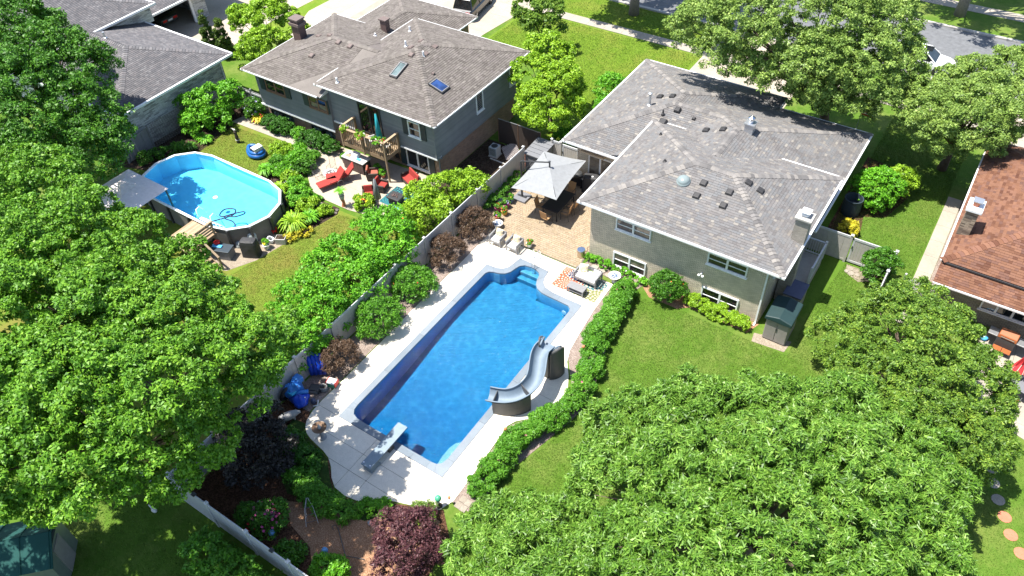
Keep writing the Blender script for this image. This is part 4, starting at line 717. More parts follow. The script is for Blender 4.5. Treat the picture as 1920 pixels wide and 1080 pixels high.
# dark mesh fence and chain-link
df = thing('screen_fence', 'brown mesh screen fence on posts between the two houses', 'fence', (-24,35.45,0))
for x in (-1.75,-.2,1.5): MB().lathe([(.03,0),(.03,1.9)], 10, (x,0,0)).build('post', 'bronze', df)
MB().bar((-1.75,0,1.85),(1.5,0,1.85),.04).build('top_rail', 'galvanised', df); MB().box(-1.75,1.5,-.008,.008,.05,1.82).build('screen', 'rattan_dark', df)
def lattice(label, loc, w, h, rot, mat, tilt=0, step=.16):
    t = thing('lattice_panel', label, 'lattice', loc, rot); t.rotation_euler[0] = tilt
    n = int((w+h)/step)
    for s in (0, 1):
        for i in range(1, n):
            c = i*step; a = (max(0,c-h), min(c,h)); e = (min(c,w), max(0,c-w))
            if s: a = (w-a[0],a[1]); e = (w-e[0],e[1])
            if abs(a[0]-e[0]) > .05: MB().bar((a[0]-w/2,.008*(2*s-1),a[1]),(e[0]-w/2,.008*(2*s-1),e[1]),.012,.035,(0,1,0)).build('slat', mat, t)
    return t
lattice('tan wooden lattice panel lying askew on the dark soil', (-24.7,34.45,.06), 1.5, 1.0, -.75, 'canvas_beige', -1.3); lattice('reddish lattice panel leaning on the fence in the soil bed', (-23.3,34.2,.06), 1.5, .85, -1.15, 'terracotta', -1.1)
tag(MB().bar((-25.2,33.6,.06),(-23.9,33.55,.06),.06).build('edging_pipe', 'stone_pale'), 'pale pipe lying on the dark soil beside the fence', 'pipe')
gl_ = thing('fence', 'grey board fence with lattice top below the ledgestone house', 'fence', (-45.5,21,0))
for i in range(7): y = i*.30; MB().box(-.02+.012*(i%2),.0+.012*(i%2),y,y+.285,0,1.55).build('plank', 'chair_grey', gl_)
for i in range(2): MB().box(.0,.09,i*2.05-.05,i*2.05+.05,0,1.75).build('post', 'chair_grey', gl_)
lattice('grey lattice screen in front of the ledgestone wall', (-45.3,24.6,.05), 3.0, 1.75, math.pi/2, 'rock')
gf = thing('fence', 'grey board fence beside the purple-flowered bush', 'fence', (-44.5,29.95,0))
for i in range(10): MB().box(i*.30,i*.30+.285,-.012*(i%2),.02,0,1.5).build('plank', 'chair_grey', gf)
for x in (0,1.5,3.0): MB().box(x-.06,x+.06,-.06,.06,0,1.65).build('post', 'chair_grey', gf); 
MB().box(0,3,-.05,-.02,1.3,1.42).build('rail', 'white_vinyl', gf)
cl = thing('chain_link_fence', 'chain-link fence meeting the vinyl fence corner at lower left', 'fence', (-23.2,5.9,0))
for x in (0,-2,-4): MB().lathe([(.025,0),(.025,1.25)], 8, (x,.25*x/-4,0)).build('post', 'galvanised', cl)
MB().bar((0,0,1.22),(-4,.25,1.22),.03).build('top_rail', 'galvanised', cl); wr = MB()
for i in range(40): wr.bar((-i*.1,.00625*i,.05),(-max(0,i-9)*.1,.00625*max(0,i-9),1.2),.005); wr.bar((-max(0,i-9)*.1,.00625*max(0,i-9),.05),(-i*.1,.00625*i,1.2),.005)
wr.build('mesh', 'galvanised', cl)

# ------------------------------------------------------------------ paver patio with its round inlay
pat = struct(MB().prism([(-22.45,27.62),(-15.25,27.62),(-15.25,34.7),(-22.45,34.7)], -.05, .012).build('patio', 'joint'))
CX, CY, CR = -18.75, 31.55, 2.05; pv = []
row = 0; y = 27.65; rnd = random.Random(5)
while y < 34.65:
    x = -22.4+(.11 if row%2 else 0); k = 0
    while x < -15.3:
        w = .22 if (k+row)%3 else .15
        pv.append([(x+.006,y+.006),(min(x+w,-15.28)-.006,y+.006),(min(x+w,-15.28)-.006,y+.144),(x+.006,y+.144)]); x += w; k += 1
    y += .15; row += 1
out = []
for q in pv:
    cx = sum(p[0] for p in q)/4; cy = sum(p[1] for p in q)/4; d = max(math.hypot(p[0]-CX,p[1]-CY) for p in q)
    if math.hypot(cx-CX,cy-CY) > CR+.02 and q[1][0]-q[0][0] > .03: out.append(q)
r = .12
while r < CR+.12:
    n = max(5, int(2*math.pi*r/.17))
    for i in range(n):
        a0, a1 = 2*math.pi*(i+.03)/n+r*3, 2*math.pi*(i+.97)/n+r*3
        out.append([(CX+(r-.052)*math.cos(a0),CY+(r-.052)*math.sin(a0)),(CX+(r+.052)*math.cos(a0),CY+(r+.052)*math.sin(a0)),(CX+(r+.052)*math.cos(a1),CY+(r+.052)*math.sin(a1)),(CX+(r-.052)*math.cos(a1),CY+(r-.052)*math.sin(a1))])
    r += .112
out.sort(key=lambda q: (q[0][1], q[0][0])); near = sorted(out, key=lambda q: q[0][0]**2+q[0][1]**2); pset = near[:300]
for q in pset: MB().prism(q, -.02, .034+rnd.uniform(-.003,.003)).build('paver', 'paver', pat)
b = MB()
for q in near[300:]: b.prism(q, -.02, .034+rnd.uniform(-.003,.003))
b.build('paver', 'paver', pat, kind='stuff')

# ------------------------------------------------------------------ water slide
sd = thing('water_slide', 'curved grey-blue water slide with black moulded base at the pool edge', 'water slide', (-12.9,18.9,.035))
path = [(-12.76,20.62,1.80),(-12.80,20.42,1.78),(-12.86,20.2,1.68),(-12.84,19.95,1.55),(-12.72,19.62,1.37),(-12.56,19.25,1.18),(-12.48,18.9,1.03),(-12.52,18.5,.92),(-12.66,18.15,.83),(-12.9,17.84,.74),(-13.22,17.62,.67),(-13.55,17.5,.62),(-13.85,17.42,.60),(-14.05,17.36,.62)]
def smooth_path(P, k):
    P = [Vector(p) for p in P]; o = []
    for i in range(len(P)-1):
        a, b, c, d = P[max(i-1,0)], P[i], P[i+1], P[min(i+2,len(P)-1)]
        for j in range(k):
            t = j/k; o.append(.5*((2*b)+(c-a)*t+(2*a-5*b+4*c-d)*t*t+(3*b-a-3*c+d)*t**3))
    return o+[P[-1]]
sp = smooth_path(path, 4); b = MB(); m = len(sp); ns = 15; th = .05
def section(i, off):
    d = (sp[min(i+1,m-1)]-sp[max(i-1,0)]); d.z *= .3; d.normalize(); a = Vector((d.y,-d.x,0)).normalized(); f_ = i/(m-1); W = .37; Hh = .36+.10*math.sin(math.pi*f_); o = []
    for k in range(ns):
        t = -1+2*k/(ns-1); zz = Hh*(abs(t)**2.6); xx = W*t
        o.append(sp[i]+a*(xx+off*(.9 if t > 0 else -.9)*abs(t)**2)+Vector((0,0,zz-off*(1-abs(t)**2))))
    return o
for i in range(m): b.v += [tuple(p) for p in section(i, 0)]
for i in range(m): b.v += [tuple(p) for p in section(i, th)]
M0 = m*ns
for i in range(m-1):
    for k in range(ns-1):
        b.f.append((i*ns+k, i*ns+k+1, (i+1)*ns+k+1, (i+1)*ns+k)); b.f.append((M0+i*ns+k, M0+(i+1)*ns+k, M0+(i+1)*ns+k+1, M0+i*ns+k+1))
    for k in (0, ns-1): b.f.append((i*ns+k, (i+1)*ns+k, M0+(i+1)*ns+k, M0+i*ns+k))
for i in (0, m-1):
    for k in range(ns-1): b.f.append((i*ns+k, i*ns+k+1, M0+i*ns+k+1, M0+i*ns+k))
b.build('chute', 'slide_blue', sd, world=True, smooth=True)
rim = MB()
for s in (0, ns-1): rim.tube([section(i, th*.5)[s]+Vector((0,0,.01)) for i in range(m)], .034, 8)
rim.build('rim', 'slide_blue', sd, world=True, smooth=True)
def skirt(i0, i1, name, inner=.86):
    q = MB(); P = []
    for i in range(i0, i1+1):
        s_ = section(i, th); L, R = s_[0], s_[-1]; c = (L+R)/2; lo = .04
        for X in (L, R): P.append([c+(X-c)*.97-Vector((0,0,.07)), Vector((c.x+(X.x-c.x)*inner, c.y+(X.y-c.y)*inner, lo))])
    n_ = i1-i0+1
    for side in (0, 1):
        for k in range(n_-1): A_, B2 = P[2*k+side], P[2*(k+1)+side]; q.add([tuple(A_[0]),tuple(B2[0]),tuple(B2[1]),tuple(A_[1])], [(0,1,2,3)])
    for k in (0, n_-1): q.add([tuple(P[2*k][0]),tuple(P[2*k+1][0]),tuple(P[2*k+1][1]),tuple(P[2*k][1])], [(0,1,2,3)])
    return q.build(name, 'slide_base', sd, world=True, solid=.03)
skirt(30, 46, 'base'); 
def shield(c, ang, w, z0, z1, bulge, name):
    def fn(u, v):
        t = 2*u-1; z = z0+(z1-z0)*v*(1-.10*t*t*(v**3)); ww = w*(1-.12*v); x = ww/2*t; yv = bulge*(1-t*t)
        return (c[0]+x*math.cos(ang)-yv*math.sin(ang), c[1]+x*math.sin(ang)+yv*math.cos(ang), z)
    return MB().grid(fn, 14, 12).build(name, 'slide_base', sd, world=True, solid=.09, smooth=True)
shield((-12.28,20.58), 1.10, .82, .03, 2.16, -.13, 'ladder_shield'); shield((-13.14,20.62), 1.75, .62, .03, 2.25, .09, 'ladder_shield')
for x, y, ang in [(-12.30,20.58,1.15),(-13.10,20.62,1.75)]: MB().tube([(x+.26*math.cos(ang)*t, y+.26*math.sin(ang)*t, 2.13-.10*t*t) for t in np.linspace(-1,1,7)], .05, 8).build('hand_grip', 'slide_blue', sd, world=True, smooth=True)
for k in range(6): MB().bar((-13.05,20.85,.32+.27*k),(-12.22,20.88,.32+.27*k),.13,.04).build('ladder_step', 'slide_blue', sd, world=True, bevel=.008)
for k in range(5): MB().lathe([(.035,-.02),(.035,.02)], 10, (-12.13,20.93,.75+.25*k)).build('rung_end', 'white_trim', sd, world=True)
MB().box(-13.0,-12.45,20.45,20.72,1.70,1.80).build('platform', 'slide_blue', sd, world=True, bevel=.02)
MB().box(-12.95,-12.5,20.2,20.75,.03,1.66).build('core', 'slide_base', sd, world=True, bevel=.05)

# ------------------------------------------------------------------ diving board
db = thing('diving_board', 'pale blue diving board over the near end of the pool', 'diving board', (-16.55,12.6,.035))
MB().box(-.27,.27,-1.05,1.55,.40,.47).build('board', 'board_blue', db, bevel=.015)
MB().add([(-.24,-1.0,0),(.24,-1.0,0),(.24,-.35,0),(-.24,-.35,0),(-.24,-1.0,.40),(.24,-1.0,.40),(.24,-.55,.40),(-.24,-.55,.40)], [(3,2,1,0),(4,5,6,7),(0,1,5,4),(1,2,6,5),(2,3,7,6),(3,0,4,7)]).build('stand', 'board_blue', db, bevel=.02)
MB().add([(-.22,.25,0),(.22,.25,0),(.22,.60,0),(-.22,.60,0),(-.2,.32,.40),(.2,.32,.40),(.2,.52,.40),(-.2,.52,.40)], [(3,2,1,0),(4,5,6,7),(0,1,5,4),(1,2,6,5),(2,3,7,6),(3,0,4,7)]).build('fulcrum', 'dark_metal', db)
for x in (-.18,.18): MB().lathe([(.03,0),(.03,.04)], 10, (x,-.93,.47)).build('bolt', 'chrome', db)

# ------------------------------------------------------------------ pool handrail
hr = thing('pool_handrail', 'chrome pool entry handrail at the stepped bay', 'handrail', (-17.4,26.75,.05))
MB().tube([(-.3,.35,0),(-.3,.33,.5),(-.28,.27,.78),(-.2,.1,.82),(-.05,-.2,.55),(.05,-.42,.30),(.10,-.52,.1),(.12,-.53,-.5)], .022, 10).build('rail', 'chrome', hr, smooth=True)
MB().tube([(.05,.45,0),(.05,.43,.5),(.03,.37,.78),(.08,.2,.82),(.15,-.1,.55),(.19,-.36,.30),(.22,-.47,.1),(.24,-.48,-.5)], .022, 10).build('rail', 'chrome', hr, smooth=True)
for x, y in [(-.3,.35),(.05,.45)]: MB().lathe([(.06,0),(.06,.015),(.03,.025)], 14, (x,y,0)).build('flange', 'chrome', hr)

# ------------------------------------------------------------------ poolside seating
def soft(b, x0, x1, y0, y1, z0, z1, name, mat, par, r=.05): return MB().box(x0,x1,y0,y1,z0,z1).build(name, mat, par, bevel=r)
def slat_seat(t, w, d, seat=.40, arm=.62, back=.78, mat='chair_grey'):
    for x in (-w/2, w/2-.06):
        for y in (-d/2, d/2-.06): MB().box(x,x+.06,y,y+.06,0,arm if y < 0 else back-.05).build('leg', mat, t, bevel=.006)
        MB().box(x-.01,x+.07,-d/2,d/2,arm,arm+.04).build('armrest', mat, t, bevel=.008)
        for z in (.45,.54): MB().box(x+.012,x+.048,-d/2+.06,d/2-.06,z,z+.05).build('side_slat', mat, t)
    for y in (-d/2, d/2-.05): MB().box(-w/2+.06,w/2-.06,y,y+.05,.22,.30).build('rail', mat, t)
    for z in (.46,.56,.66): MB().box(-w/2+.06,w/2-.06,d/2-.05,d/2-.015,z,z+.06).build('back_slat', mat, t)
    soft(None,-w/2+.065,w/2-.065,-d/2+.02,d/2-.07,.30,seat+.03,'seat_cushion','cushion_white',t)
def pillow(t, x, y, z, w, h, tilt, rz=0, mat='cushion_print', name='pillow'):
    def fn(u, v): a = 2*u-1; c = 2*v-1; return (a*w/2, 0, c*h/2)
    b = MB(); n_ = 8
    for s in (-1, 1): b.grid(lambda u, v: ((2*u-1)*w/2*(1-.06*(1-(2*v-1)**2)), s*.075*max(0,(1-(2*u-1)**4))*max(0,(1-(2*v-1)**4)), (2*v-1)*h/2*(1-.06*(1-(2*u-1)**2))), n_, n_)
    o = b.build(name, mat, t, smooth=True); o.location = (x,y,z); o.rotation_euler = (tilt,0,rz); return o
c1 = thing('patio_armchair', 'grey slatted armchair with print pillow, left of the pair on the deck', 'armchair', (-20.15,27.12,.035), .02, 'grey poolside armchairs'); slat_seat(c1, .76, .74); pillow(c1,0,.18,.66,.46,.46,-.35)
c2 = thing('patio_armchair', 'grey slatted armchair with print pillow, beside the white flower pot', 'armchair', (-19.03,27.16,.035), -.03, 'grey poolside armchairs'); slat_seat(c2, .76, .74); pillow(c2,0,.18,.66,.46,.46,-.35)
st = thing('side_table', 'small round tan side table between the two armchairs', 'table', (-19.58,27.28,.035)); MB().lathe([(.05,.0),(.04,.4)], 10).build('leg', 'wood_rail', st); MB().lathe([(.20,.40),(.21,.42),(.20,.45)], 18).build('table_top', 'wood_deck', st); MB().lathe([(.15,.0),(.15,.02)], 14).build('base', 'wood_rail', st)
sf = thing('patio_sofa', 'grey slatted two-seat sofa with white cushions on the blossom rug', 'sofa', (-14.25,27.08,.045), .0); slat_seat(sf, 1.36, .80, .42, .62, .72); pillow(sf,-.36,.12,.66,.5,.5,-.5,.25); pillow(sf,.42,.2,.6,.42,.34,-.4,0,'cushion_white')
rg = tag(MB().box(-15.8,-13.15,25.8,27.45,.036,.045).build('outdoor_rug', 'rug_blossom'), 'outdoor rug of orange, navy and green blossoms under the grey sofa', 'rug')
ot = thing('coffee_table', 'low grey slatted coffee table in front of the sofa', 'table', (-14.33,26.02,.045))
for i in range(5): MB().box(-.5,.5,-.25+i*.1,-.25+i*.1+.094,.36,.40).build('table_slat', 'chair_grey', ot, bevel=.004)
for x in (-.49,.43):
    for y in (-.24,.18): MB().box(x,x+.06,y,y+.06,0,.36).build('leg', 'chair_grey', ot)
MB().box(-.43,.43,-.22,.22,.13,.16).build('shelf', 'chair_grey', ot)
fb = thing('planter_bowl', 'white pedestal planter with blue glass beside the sofa', 'planter', (-13.0,27.75,.02)); MB().lathe([(.13,0),(.14,.04),(.09,.08),(.09,.24),(.2,.34),(.32,.44),(.34,.50),(.30,.50),(.27,.44),(.05,.42)], 22).build('bowl', 'pot_white', fb); 
gb = MB(); rnd = random.Random(4)
for i in range(40): a = rnd.random()*6.28; r = .24*rnd.random()**.5; gb.ball((r*math.cos(a),r*math.sin(a),.45), .035, 6)
gb.build('glass_pebbles', 'pot_blue', fb)
dr = thing('side_stool', 'shiny metal drum stool beside the cream brick corner', 'stool', (-15.55,28.6,.035)); MB().lathe([(.22,0),(.235,.02),(.225,.22),(.235,.44),(.22,.47)], 28).build('drum', 'steel_drum', dr, smooth=False); MB().lathe([(.225,.47),(.225,.49),(.2,.495)], 28).build('lid', 'chrome', dr)
hc = thing('hose_reel', 'white wall hose reel with dark hose on the brick corner', 'hose reel', (-15.24,29.7,0)); lastp = MB().lathe([(.17,-.03),(.17,.03)], 20).build('reel', 'white_trim', hc); lastp.rotation_euler = (0,math.pi/2,0); lastp.location = (-.12,0,.5)
for k in range(3): MB().tube([(-.12-.03*k+.03,.16*math.cos(a),.5+.16*math.sin(a)) for a in np.linspace(0,6.28,20)], .016, 6).build('hose_loop', 'black_rubber', hc)
MB().box(-.06,0,-.05,.05,.4,.6).build('bracket', 'white_trim', hc); MB().tube([(-.15,0,.34),(-.2,-.1,.1),(-.35,-.3,.05),(-.2,-.6,.05),(-.45,-.9,.05)], .014, 6).build('hose', 'bronze', hc)
wcl = thing('wall_thermometer', 'round black-rimmed dial on the brick corner above the hose', 'dial', (-15.22,29.95,1.1)); MB().lathe([(.16,0),(.16,.04),(.13,.05)], 22).build('rim', 'dark_metal', wcl); MB().lathe([(.125,.05),(.12,.052)], 22).build('face', 'chair_grey', wcl)
for c in wcl.children: c.rotation_euler = (0,-math.pi/2,0)

# ------------------------------------------------------------------ dining set under the cantilever parasol
tb = thing('dining_table', 'black rectangular dining table under the grey parasol', 'table', (-18.72,31.4,.035)); MB().box(-.55,.55,-1.05,1.05,.68,.73).build('table_top', 'table_black', tb, bevel=.012)
for x in (-.5,.44):
    for y in (-1.0,.94): MB().box(x,x+.06,y,y+.06,0,.68).build('leg', 'table_black', tb)
def dining_chair():
    t = thing('dining_chair', 'x', 'chair', (0,0,.035), 0, 'sling chairs at the dining table')
    for x in (-.26,.26):
        MB().tube([(x,-.24,0),(x,-.26,.42),(x,-.24,.62),(x,.2,.64)], .016, 6).build('leg', 'dark_metal', t); MB().tube([(x,.28,0),(x,.2,.42),(x,.32,.98)], .016, 6).build('leg', 'dark_metal', t)
    MB().grid(lambda u, v: (-.25+.5*u, -.24+.46*v, .43-.03*math.sin(math.pi*u)), 4, 4).build('seat', 'tan_sling', t, solid=.012); MB().grid(lambda u, v: (-.25+.5*u, .2+.12*v, .44+.54*v), 4, 4).build('backrest', 'tan_sling', t, solid=.012)
    return t
d0 = dining_chair()
for i, (x, y, rz, lb) in enumerate([(-19.55,30.75,1.75,'tan sling chair at the table side nearest the parasol base'),(-18.75,30.05,3.05,'tan sling chair at the table end nearest the pool'),(-17.95,31.0,-1.45,'tan sling chair on the house side, nearer the pool'),(-17.92,31.75,-1.6,'tan sling chair on the house side, farther from the pool'),(-18.75,32.8,0,'tan sling chair at the far end of the dining table'),(-19.55,31.8,1.5,'tan sling chair on the fence side under the parasol')]):
    o = d0 if i == 0 else copy_tree(d0); o.location = (x,y,.035); o.rotation_euler = (0,0,rz); o['label'] = lb
um = thing('cantilever_parasol', 'large square grey cantilever parasol over the dining table', 'parasol', (-21.2,31.25,.035))
MB().box(-.45,.45,-.42,.42,0,.13).build('base', 'slate_panel', um, bevel=.02); MB().box(-.05,.05,-.05,.05,.1,2.75).build('pole', 'dark_metal', um, bevel=.01); MB().box(-.3,.3,-.06,.06,.13,.18).build('foot', 'dark_metal', um)
Z0 = 2.2; K = [(-21.02+.05,33.42),(-18.3,33.86),(-17.9,29.78),(-20.68,29.4)]; k0 = [(x+21.2,y-31.25) for x, y in K]; cc = (sum(p[0] for p in k0)/4, sum(p[1] for p in k0)/4)
b = MB(); nn_ = 10
for s in range(4):
    a, c = k0[s], k0[(s+1)%4]
    def fn(u, v, a=a, c=c):
        ex = (a[0]+(c[0]-a[0])*u, a[1]+(c[1]-a[1])*u); sag = .10*math.sin(math.pi*u)*v
        x = cc[0]+(ex[0]-cc[0])*v*(1-.05*math.sin(math.pi*u)); y = cc[1]+(ex[1]-cc[1])*v*(1-.05*math.sin(math.pi*u)); return (x, y, Z0+.52*(1-v)**1.15+.10*math.sin(math.pi*u)*v*0)
    b.grid(fn, nn_, nn_)
b.build('canopy', 'canvas_grey', um, solid=.008)
for s in range(4): MB().bar((cc[0],cc[1],Z0+.46),(k0[s][0],k0[s][1],Z0-.02),.03,.025).build('rib', 'dark_metal', um)
MB().bar((0,0,2.72),(cc[0],cc[1],Z0+.86),.06,.07).build('arm', 'dark_metal', um, bevel=.01); MB().bar((0,0,1.9),(cc[0]*.42,cc[1]*.42,Z0+.66),.05,.05).build('strut', 'dark_metal', um); MB().lathe([(.05,Z0+.48),(.05,Z0+.9),(.08,Z0+.92)], 10, (cc[0],cc[1],0)).build('hub', 'dark_metal', um)
# storage shed by the fence
gs = thing('storage_shed', 'slate-grey plastic storage shed with ribbed lid at the fence end', 'shed', (-22.0,34.45,.02)); 
MB().box(-.55,.55,-.75,.85,0,1.32).build('body', 'slate_panel', gs, bevel=.02)
for i in range(5): y = -.85+i*.36; MB().add([(-.62,y+.012,1.33+.03*i),(.62,y+.012,1.30+.03*i),(.62,y+.348,1.30+.03*i+.02),(-.62,y+.348,1.33+.03*i+.02),(-.62,y+.012,1.40+.03*i),(.62,y+.012,1.37+.03*i),(.62,y+.348,1.37+.03*i+.02),(-.62,y+.348,1.40+.03*i+.02)], [(3,2,1,0),(4,5,6,7),(0,1,5,4),(1,2,6,5),(2,3,7,6),(3,0,4,7)]).build('lid_panel', 'slate_panel', gs, bevel=.01)
for i in range(9): MB().box(-.57,-.54,-.7,.8,.08+i*.135,.19+i*.135).build('side_slat', 'slate_panel', gs); MB().box(-.52,.52,-.775,-.75,.08+i*.135,.19+i*.135).build('front_slat', 'slate_panel', gs)
# covered grills
def cover(t, w, d, h, name='cover', mat='black_cover'):
    b = MB(); prof = [(1.06,0),(1.0,.25),(1.02,.55),(.97,.8),(.86,.96),(.5,1.0)]; n_ = 20; vs = []
    rn = random.Random(2)
    for s, z in prof:
        for i in range(n_):
            a = 2*math.pi*i/n_; cx = math.copysign(abs(math.cos(a))**.35, math.cos(a)); cy = math.copysign(abs(math.sin(a))**.35, math.sin(a)); j = 1+rn.uniform(-.03,.03); vs.append((w/2*s*cx*j, d/2*s*cy*j, h*z+rn.uniform(-.015,.015)))
    fs = [(j*n_+i, j*n_+(i+1)%n_, (j+1)*n_+(i+1)%n_, (j+1)*n_+i) for j in range(len(prof)-1) for i in range(n_)]+[tuple((len(prof)-1)*n_+i for i in range(n_))]
    b.add(vs, fs); return b.build(name, mat, t, smooth=False, bevel=.01)
g1 = thing('covered_grill', 'grill under a black cover beside the cream brick wall', 'grill', (-17.95,34.1,.035), .35); cover(g1, 1.2, .7, 1.1); MB().box(-.06,.06,-.16,-.06,1.08,1.112).build('label_patch', 'white_trim', g1)
g2 = thing('barbecue_cart', 'black barbecue cart half hidden behind the grey parasol', 'grill', (-18.95,34.1,.035)); MB().box(-.4,.4,-.25,.25,.15,.7).build('cabinet', 'table_black', g2, bevel=.02); MB().lathe([(.3,.0),(.3,.12),(.24,.22),(.1,.26)], 18, (0,0,.72)).build('lid', 'dark_metal', g2); MB().box(.4,.72,-.22,.22,.68,.72).build('side_shelf', 'galvanised', g2)
for x in (-.35,.35): lastp = MB().lathe([(.08,-.03),(.08,.03)], 12).build('wheel', 'tyre', g2); lastp.location = (x,-.2,.08); lastp.rotation_euler = (0,math.pi/2,0)
# ------------------------------------------------------------------ right side of the cream house
rs = thing('resin_shed', 'taupe resin garden shed with dark green gabled lid at the house corner', 'shed', (-4.3,28.75,.012)); 
MB().box(-.58,.58,-.62,.78,0,1.45).build('body', 'shed_taupe', rs, bevel=.03)
for s in (-1, 1): MB().box(-.55 if s < 0 else .01,-.01 if s < 0 else .55,-.655,-.62,.06,1.38).build('door', 'shed_taupe', rs, bevel=.02)
MB().box(-.03,.03,-.69,-.65,.85,1.05).build('latch', 'dark_metal', rs)
MB().add([(-.68,-.75,1.42),(.68,-.75,1.42),(.68,.88,1.52),(-.68,.88,1.52),(-.66,-.73,1.60),(.66,-.73,1.60),(.66,.86,1.72),(-.66,.86,1.72),(0,-.70,1.74),(0,.84,1.88)], [(3,2,1,0),(0,1,5,8,4),(1,2,6,5),(2,3,7,9,6),(3,0,4,7),(4,8,9,7),(8,5,6,9)]).build('lid', 'shed_green', rs, bevel=.04)
dk = thing('deck_box', 'dark blue deck storage box behind the green-lidded shed', 'storage box', (-4.38,31.0,.012)); MB().box(-.44,.44,-.6,.6,0,1.15).build('body', 'shed_taupe', dk, bevel=.02); MB().box(-.48,.48,-.64,.64,1.15,1.24).build('lid', 'box_blue', dk, bevel=.02)
bn = thing('garden_barrel', 'dark open-topped compost barrel beside the grey roof edge', 'barrel', (-4.1,40.0,.012)); MB().lathe([(.5,0),(.54,.3),(.5,1.0),(.53,1.02),(.53,1.07),(.47,1.07),(.44,.5),(.02,.5)], 24).build('drum', 'bin_dark', bn)
for i, (x, y, r) in enumerate([(-2.65,35.3,.2),(-2.35,35.25,.17),(-2.5,34.98,.18),(-2.2,35.0,.14),(-2.75,35.02,.13)]):
    tag(MB().prism([(x+r*math.cos(a)*random.uniform(.8,1.1), y+r*math.sin(a)*random.uniform(.8,1.1)) for a in np.linspace(0,5.6,8)], 0, .035).build('stepping_stone', 'flagstone'), 'pale flat stone before the gate, %s' % ['uppermost','upper right one','lower middle one','lower right one','lower left one'][i], 'stone', 'flat stones before the gate')
# ------------------------------------------------------------------ above-ground oval pool
op = thing('oval_pool', 'oval above-ground pool with white rim and bright cyan water', 'swimming pool', (-37,20.95,0))
OV = [(2.6+2.45*math.cos(a), 2.45*math.sin(a)) for a in np.radians([-90,-60,-30,0,30,60,90])]+[(-2.6-2.45*math.cos(a), 2.45*math.sin(a)) for a in np.radians([90,60,30,0,-30,-60,-90])]
OV = OV[:7]+[(0.9,2.45),(-.9,2.45)]+OV[7:]+[(-.9,-2.45),(.9,-2.45)]
def sc_(k): return [(x*(1+k/math.hypot(x,y)), y*(1+k/math.hypot(x,y))) for x, y in OV]
no = len(OV); i_, o_ = sc_(-.11), sc_(.06)
for i in range(no):
    j = (i+1)%no
    MB().prism([i_[i],o_[i],o_[j],i_[j]], 1.24, 1.30).build('rim', 'white_trim', op, bevel=.012)
    MB().add([(*OV[i],0),(*OV[j],0),(*OV[j],1.25),(*OV[i],1.25)], [(0,1,2,3)]).build('wall_panel', 'pool_wall', op, solid=.02)
    x, y = OV[i]; MB().box(x*1.015-.07,x*1.015+.07,y*1.015-.07,y*1.015+.07,0,1.24).build('upright', 'dark_metal', op)
b = MB(); b.v = [(x*.985,y*.985,.06) for x, y in OV]+[(x*.985,y*.985,1.22) for x, y in OV]; b.v.append((0,0,.06)); b.f = [(i,(i+1)%no,2*no) for i in range(no)]+[(i,(i+1)%no,no+(i+1)%no,no+i) for i in range(no)]; b.build('liner', 'liner_pale', op)
b = MB(); b.v = [(x*.992,y*.992,.03) for x, y in OV]+[(x*.992,y*.992,1.17) for x, y in OV]+[(0,0,.03),(0,0,1.17)]; b.f = [((i+1)%no,i,2*no) for i in range(no)]+[(no+i,no+(i+1)%no,2*no+1) for i in range(no)]+[(i,(i+1)%no,no+(i+1)%no,no+i) for i in range(no)]; b.build('water', 'water_pale', op)
hp = [(2.35,-2.25,1.2),(2.45,-1.9,1.18),(2.9,-1.2,1.18),(3.0,-.8,1.18),(2.7,-.5,1.18),(2.2,-.8,1.18),(2.3,-1.3,1.18),(2.6,-1.35,1.18),(2.9,-.9,1.18),(3.3,-.4,1.18),(3.5,-.5,1.18),(3.2,-1.0,1.18),(2.7,-1.2,1.18),(2.9,-1.4,1.18),(3.5,-1.35,1.18),(4.0,-1.6,1.02)]
tag(MB().tube(smooth_path([(-37+x,20.95+y,z) for x, y, z in hp], 5), .042, 7).build('vacuum_hose', 'hose', smooth=True), 'dark blue vacuum hose coiled on the cyan oval pool water', 'hose')
tag(MB().lathe([(.02,0),(.13,.0),(.14,.04),(.02,.06)], 14, (-36.15,20.6,1.18)).build('pool_float', 'white_trim'), 'small white disc floating in the oval pool', 'float')
st = thing('pool_steps', 'white moulded entry steps inside the oval pool by the deck', 'pool steps', (-34.9,18.95,.1))
for k in range(4): MB().box(-.55,.55,-.2+k*.2,.0+k*.2,0,1.12-.26*k).build('step', 'white_trim', st, bevel=.03)
for x in (-.6,.6): MB().tube([(x,-.2,.9),(x,-.15,1.7),(x,.1,1.75),(x,.4,1.2),(x,.5,.5)], .03, 8).build('handrail', 'white_trim', st, smooth=True)
# gazebo
gz = thing('gazebo', 'beige canopy gazebo with vented top at the end of the oval pool', 'gazebo', (-39.6,17.3,0))
def pyr(b, s, z0, z1, k): b.add([(-s*1.15,-s,z0),(s*1.15,-s,z0),(s*1.15,s,z0),(-s*1.15,s,z0),(-k*1.15,-k,z1),(k*1.15,-k,z1),(k*1.15,k,z1),(-k*1.15,k,z1)], [(0,1,5,4),(1,2,6,5),(2,3,7,6),(3,0,4,7)]); return b
pyr(MB(),1.6,2.35,2.85,.42).build('canopy', 'canvas_beige', gz, solid=.015); pyr(MB(),.55,2.82,3.2,.02).build('top_vent', 'canvas_beige', gz, solid=.012)
for x in (-1.7,1.7):
    for y in (-1.5,1.5): MB().box(x-.04,x+.04,y-.04,y+.04,0,2.35).build('post', 'dark_metal', gz)
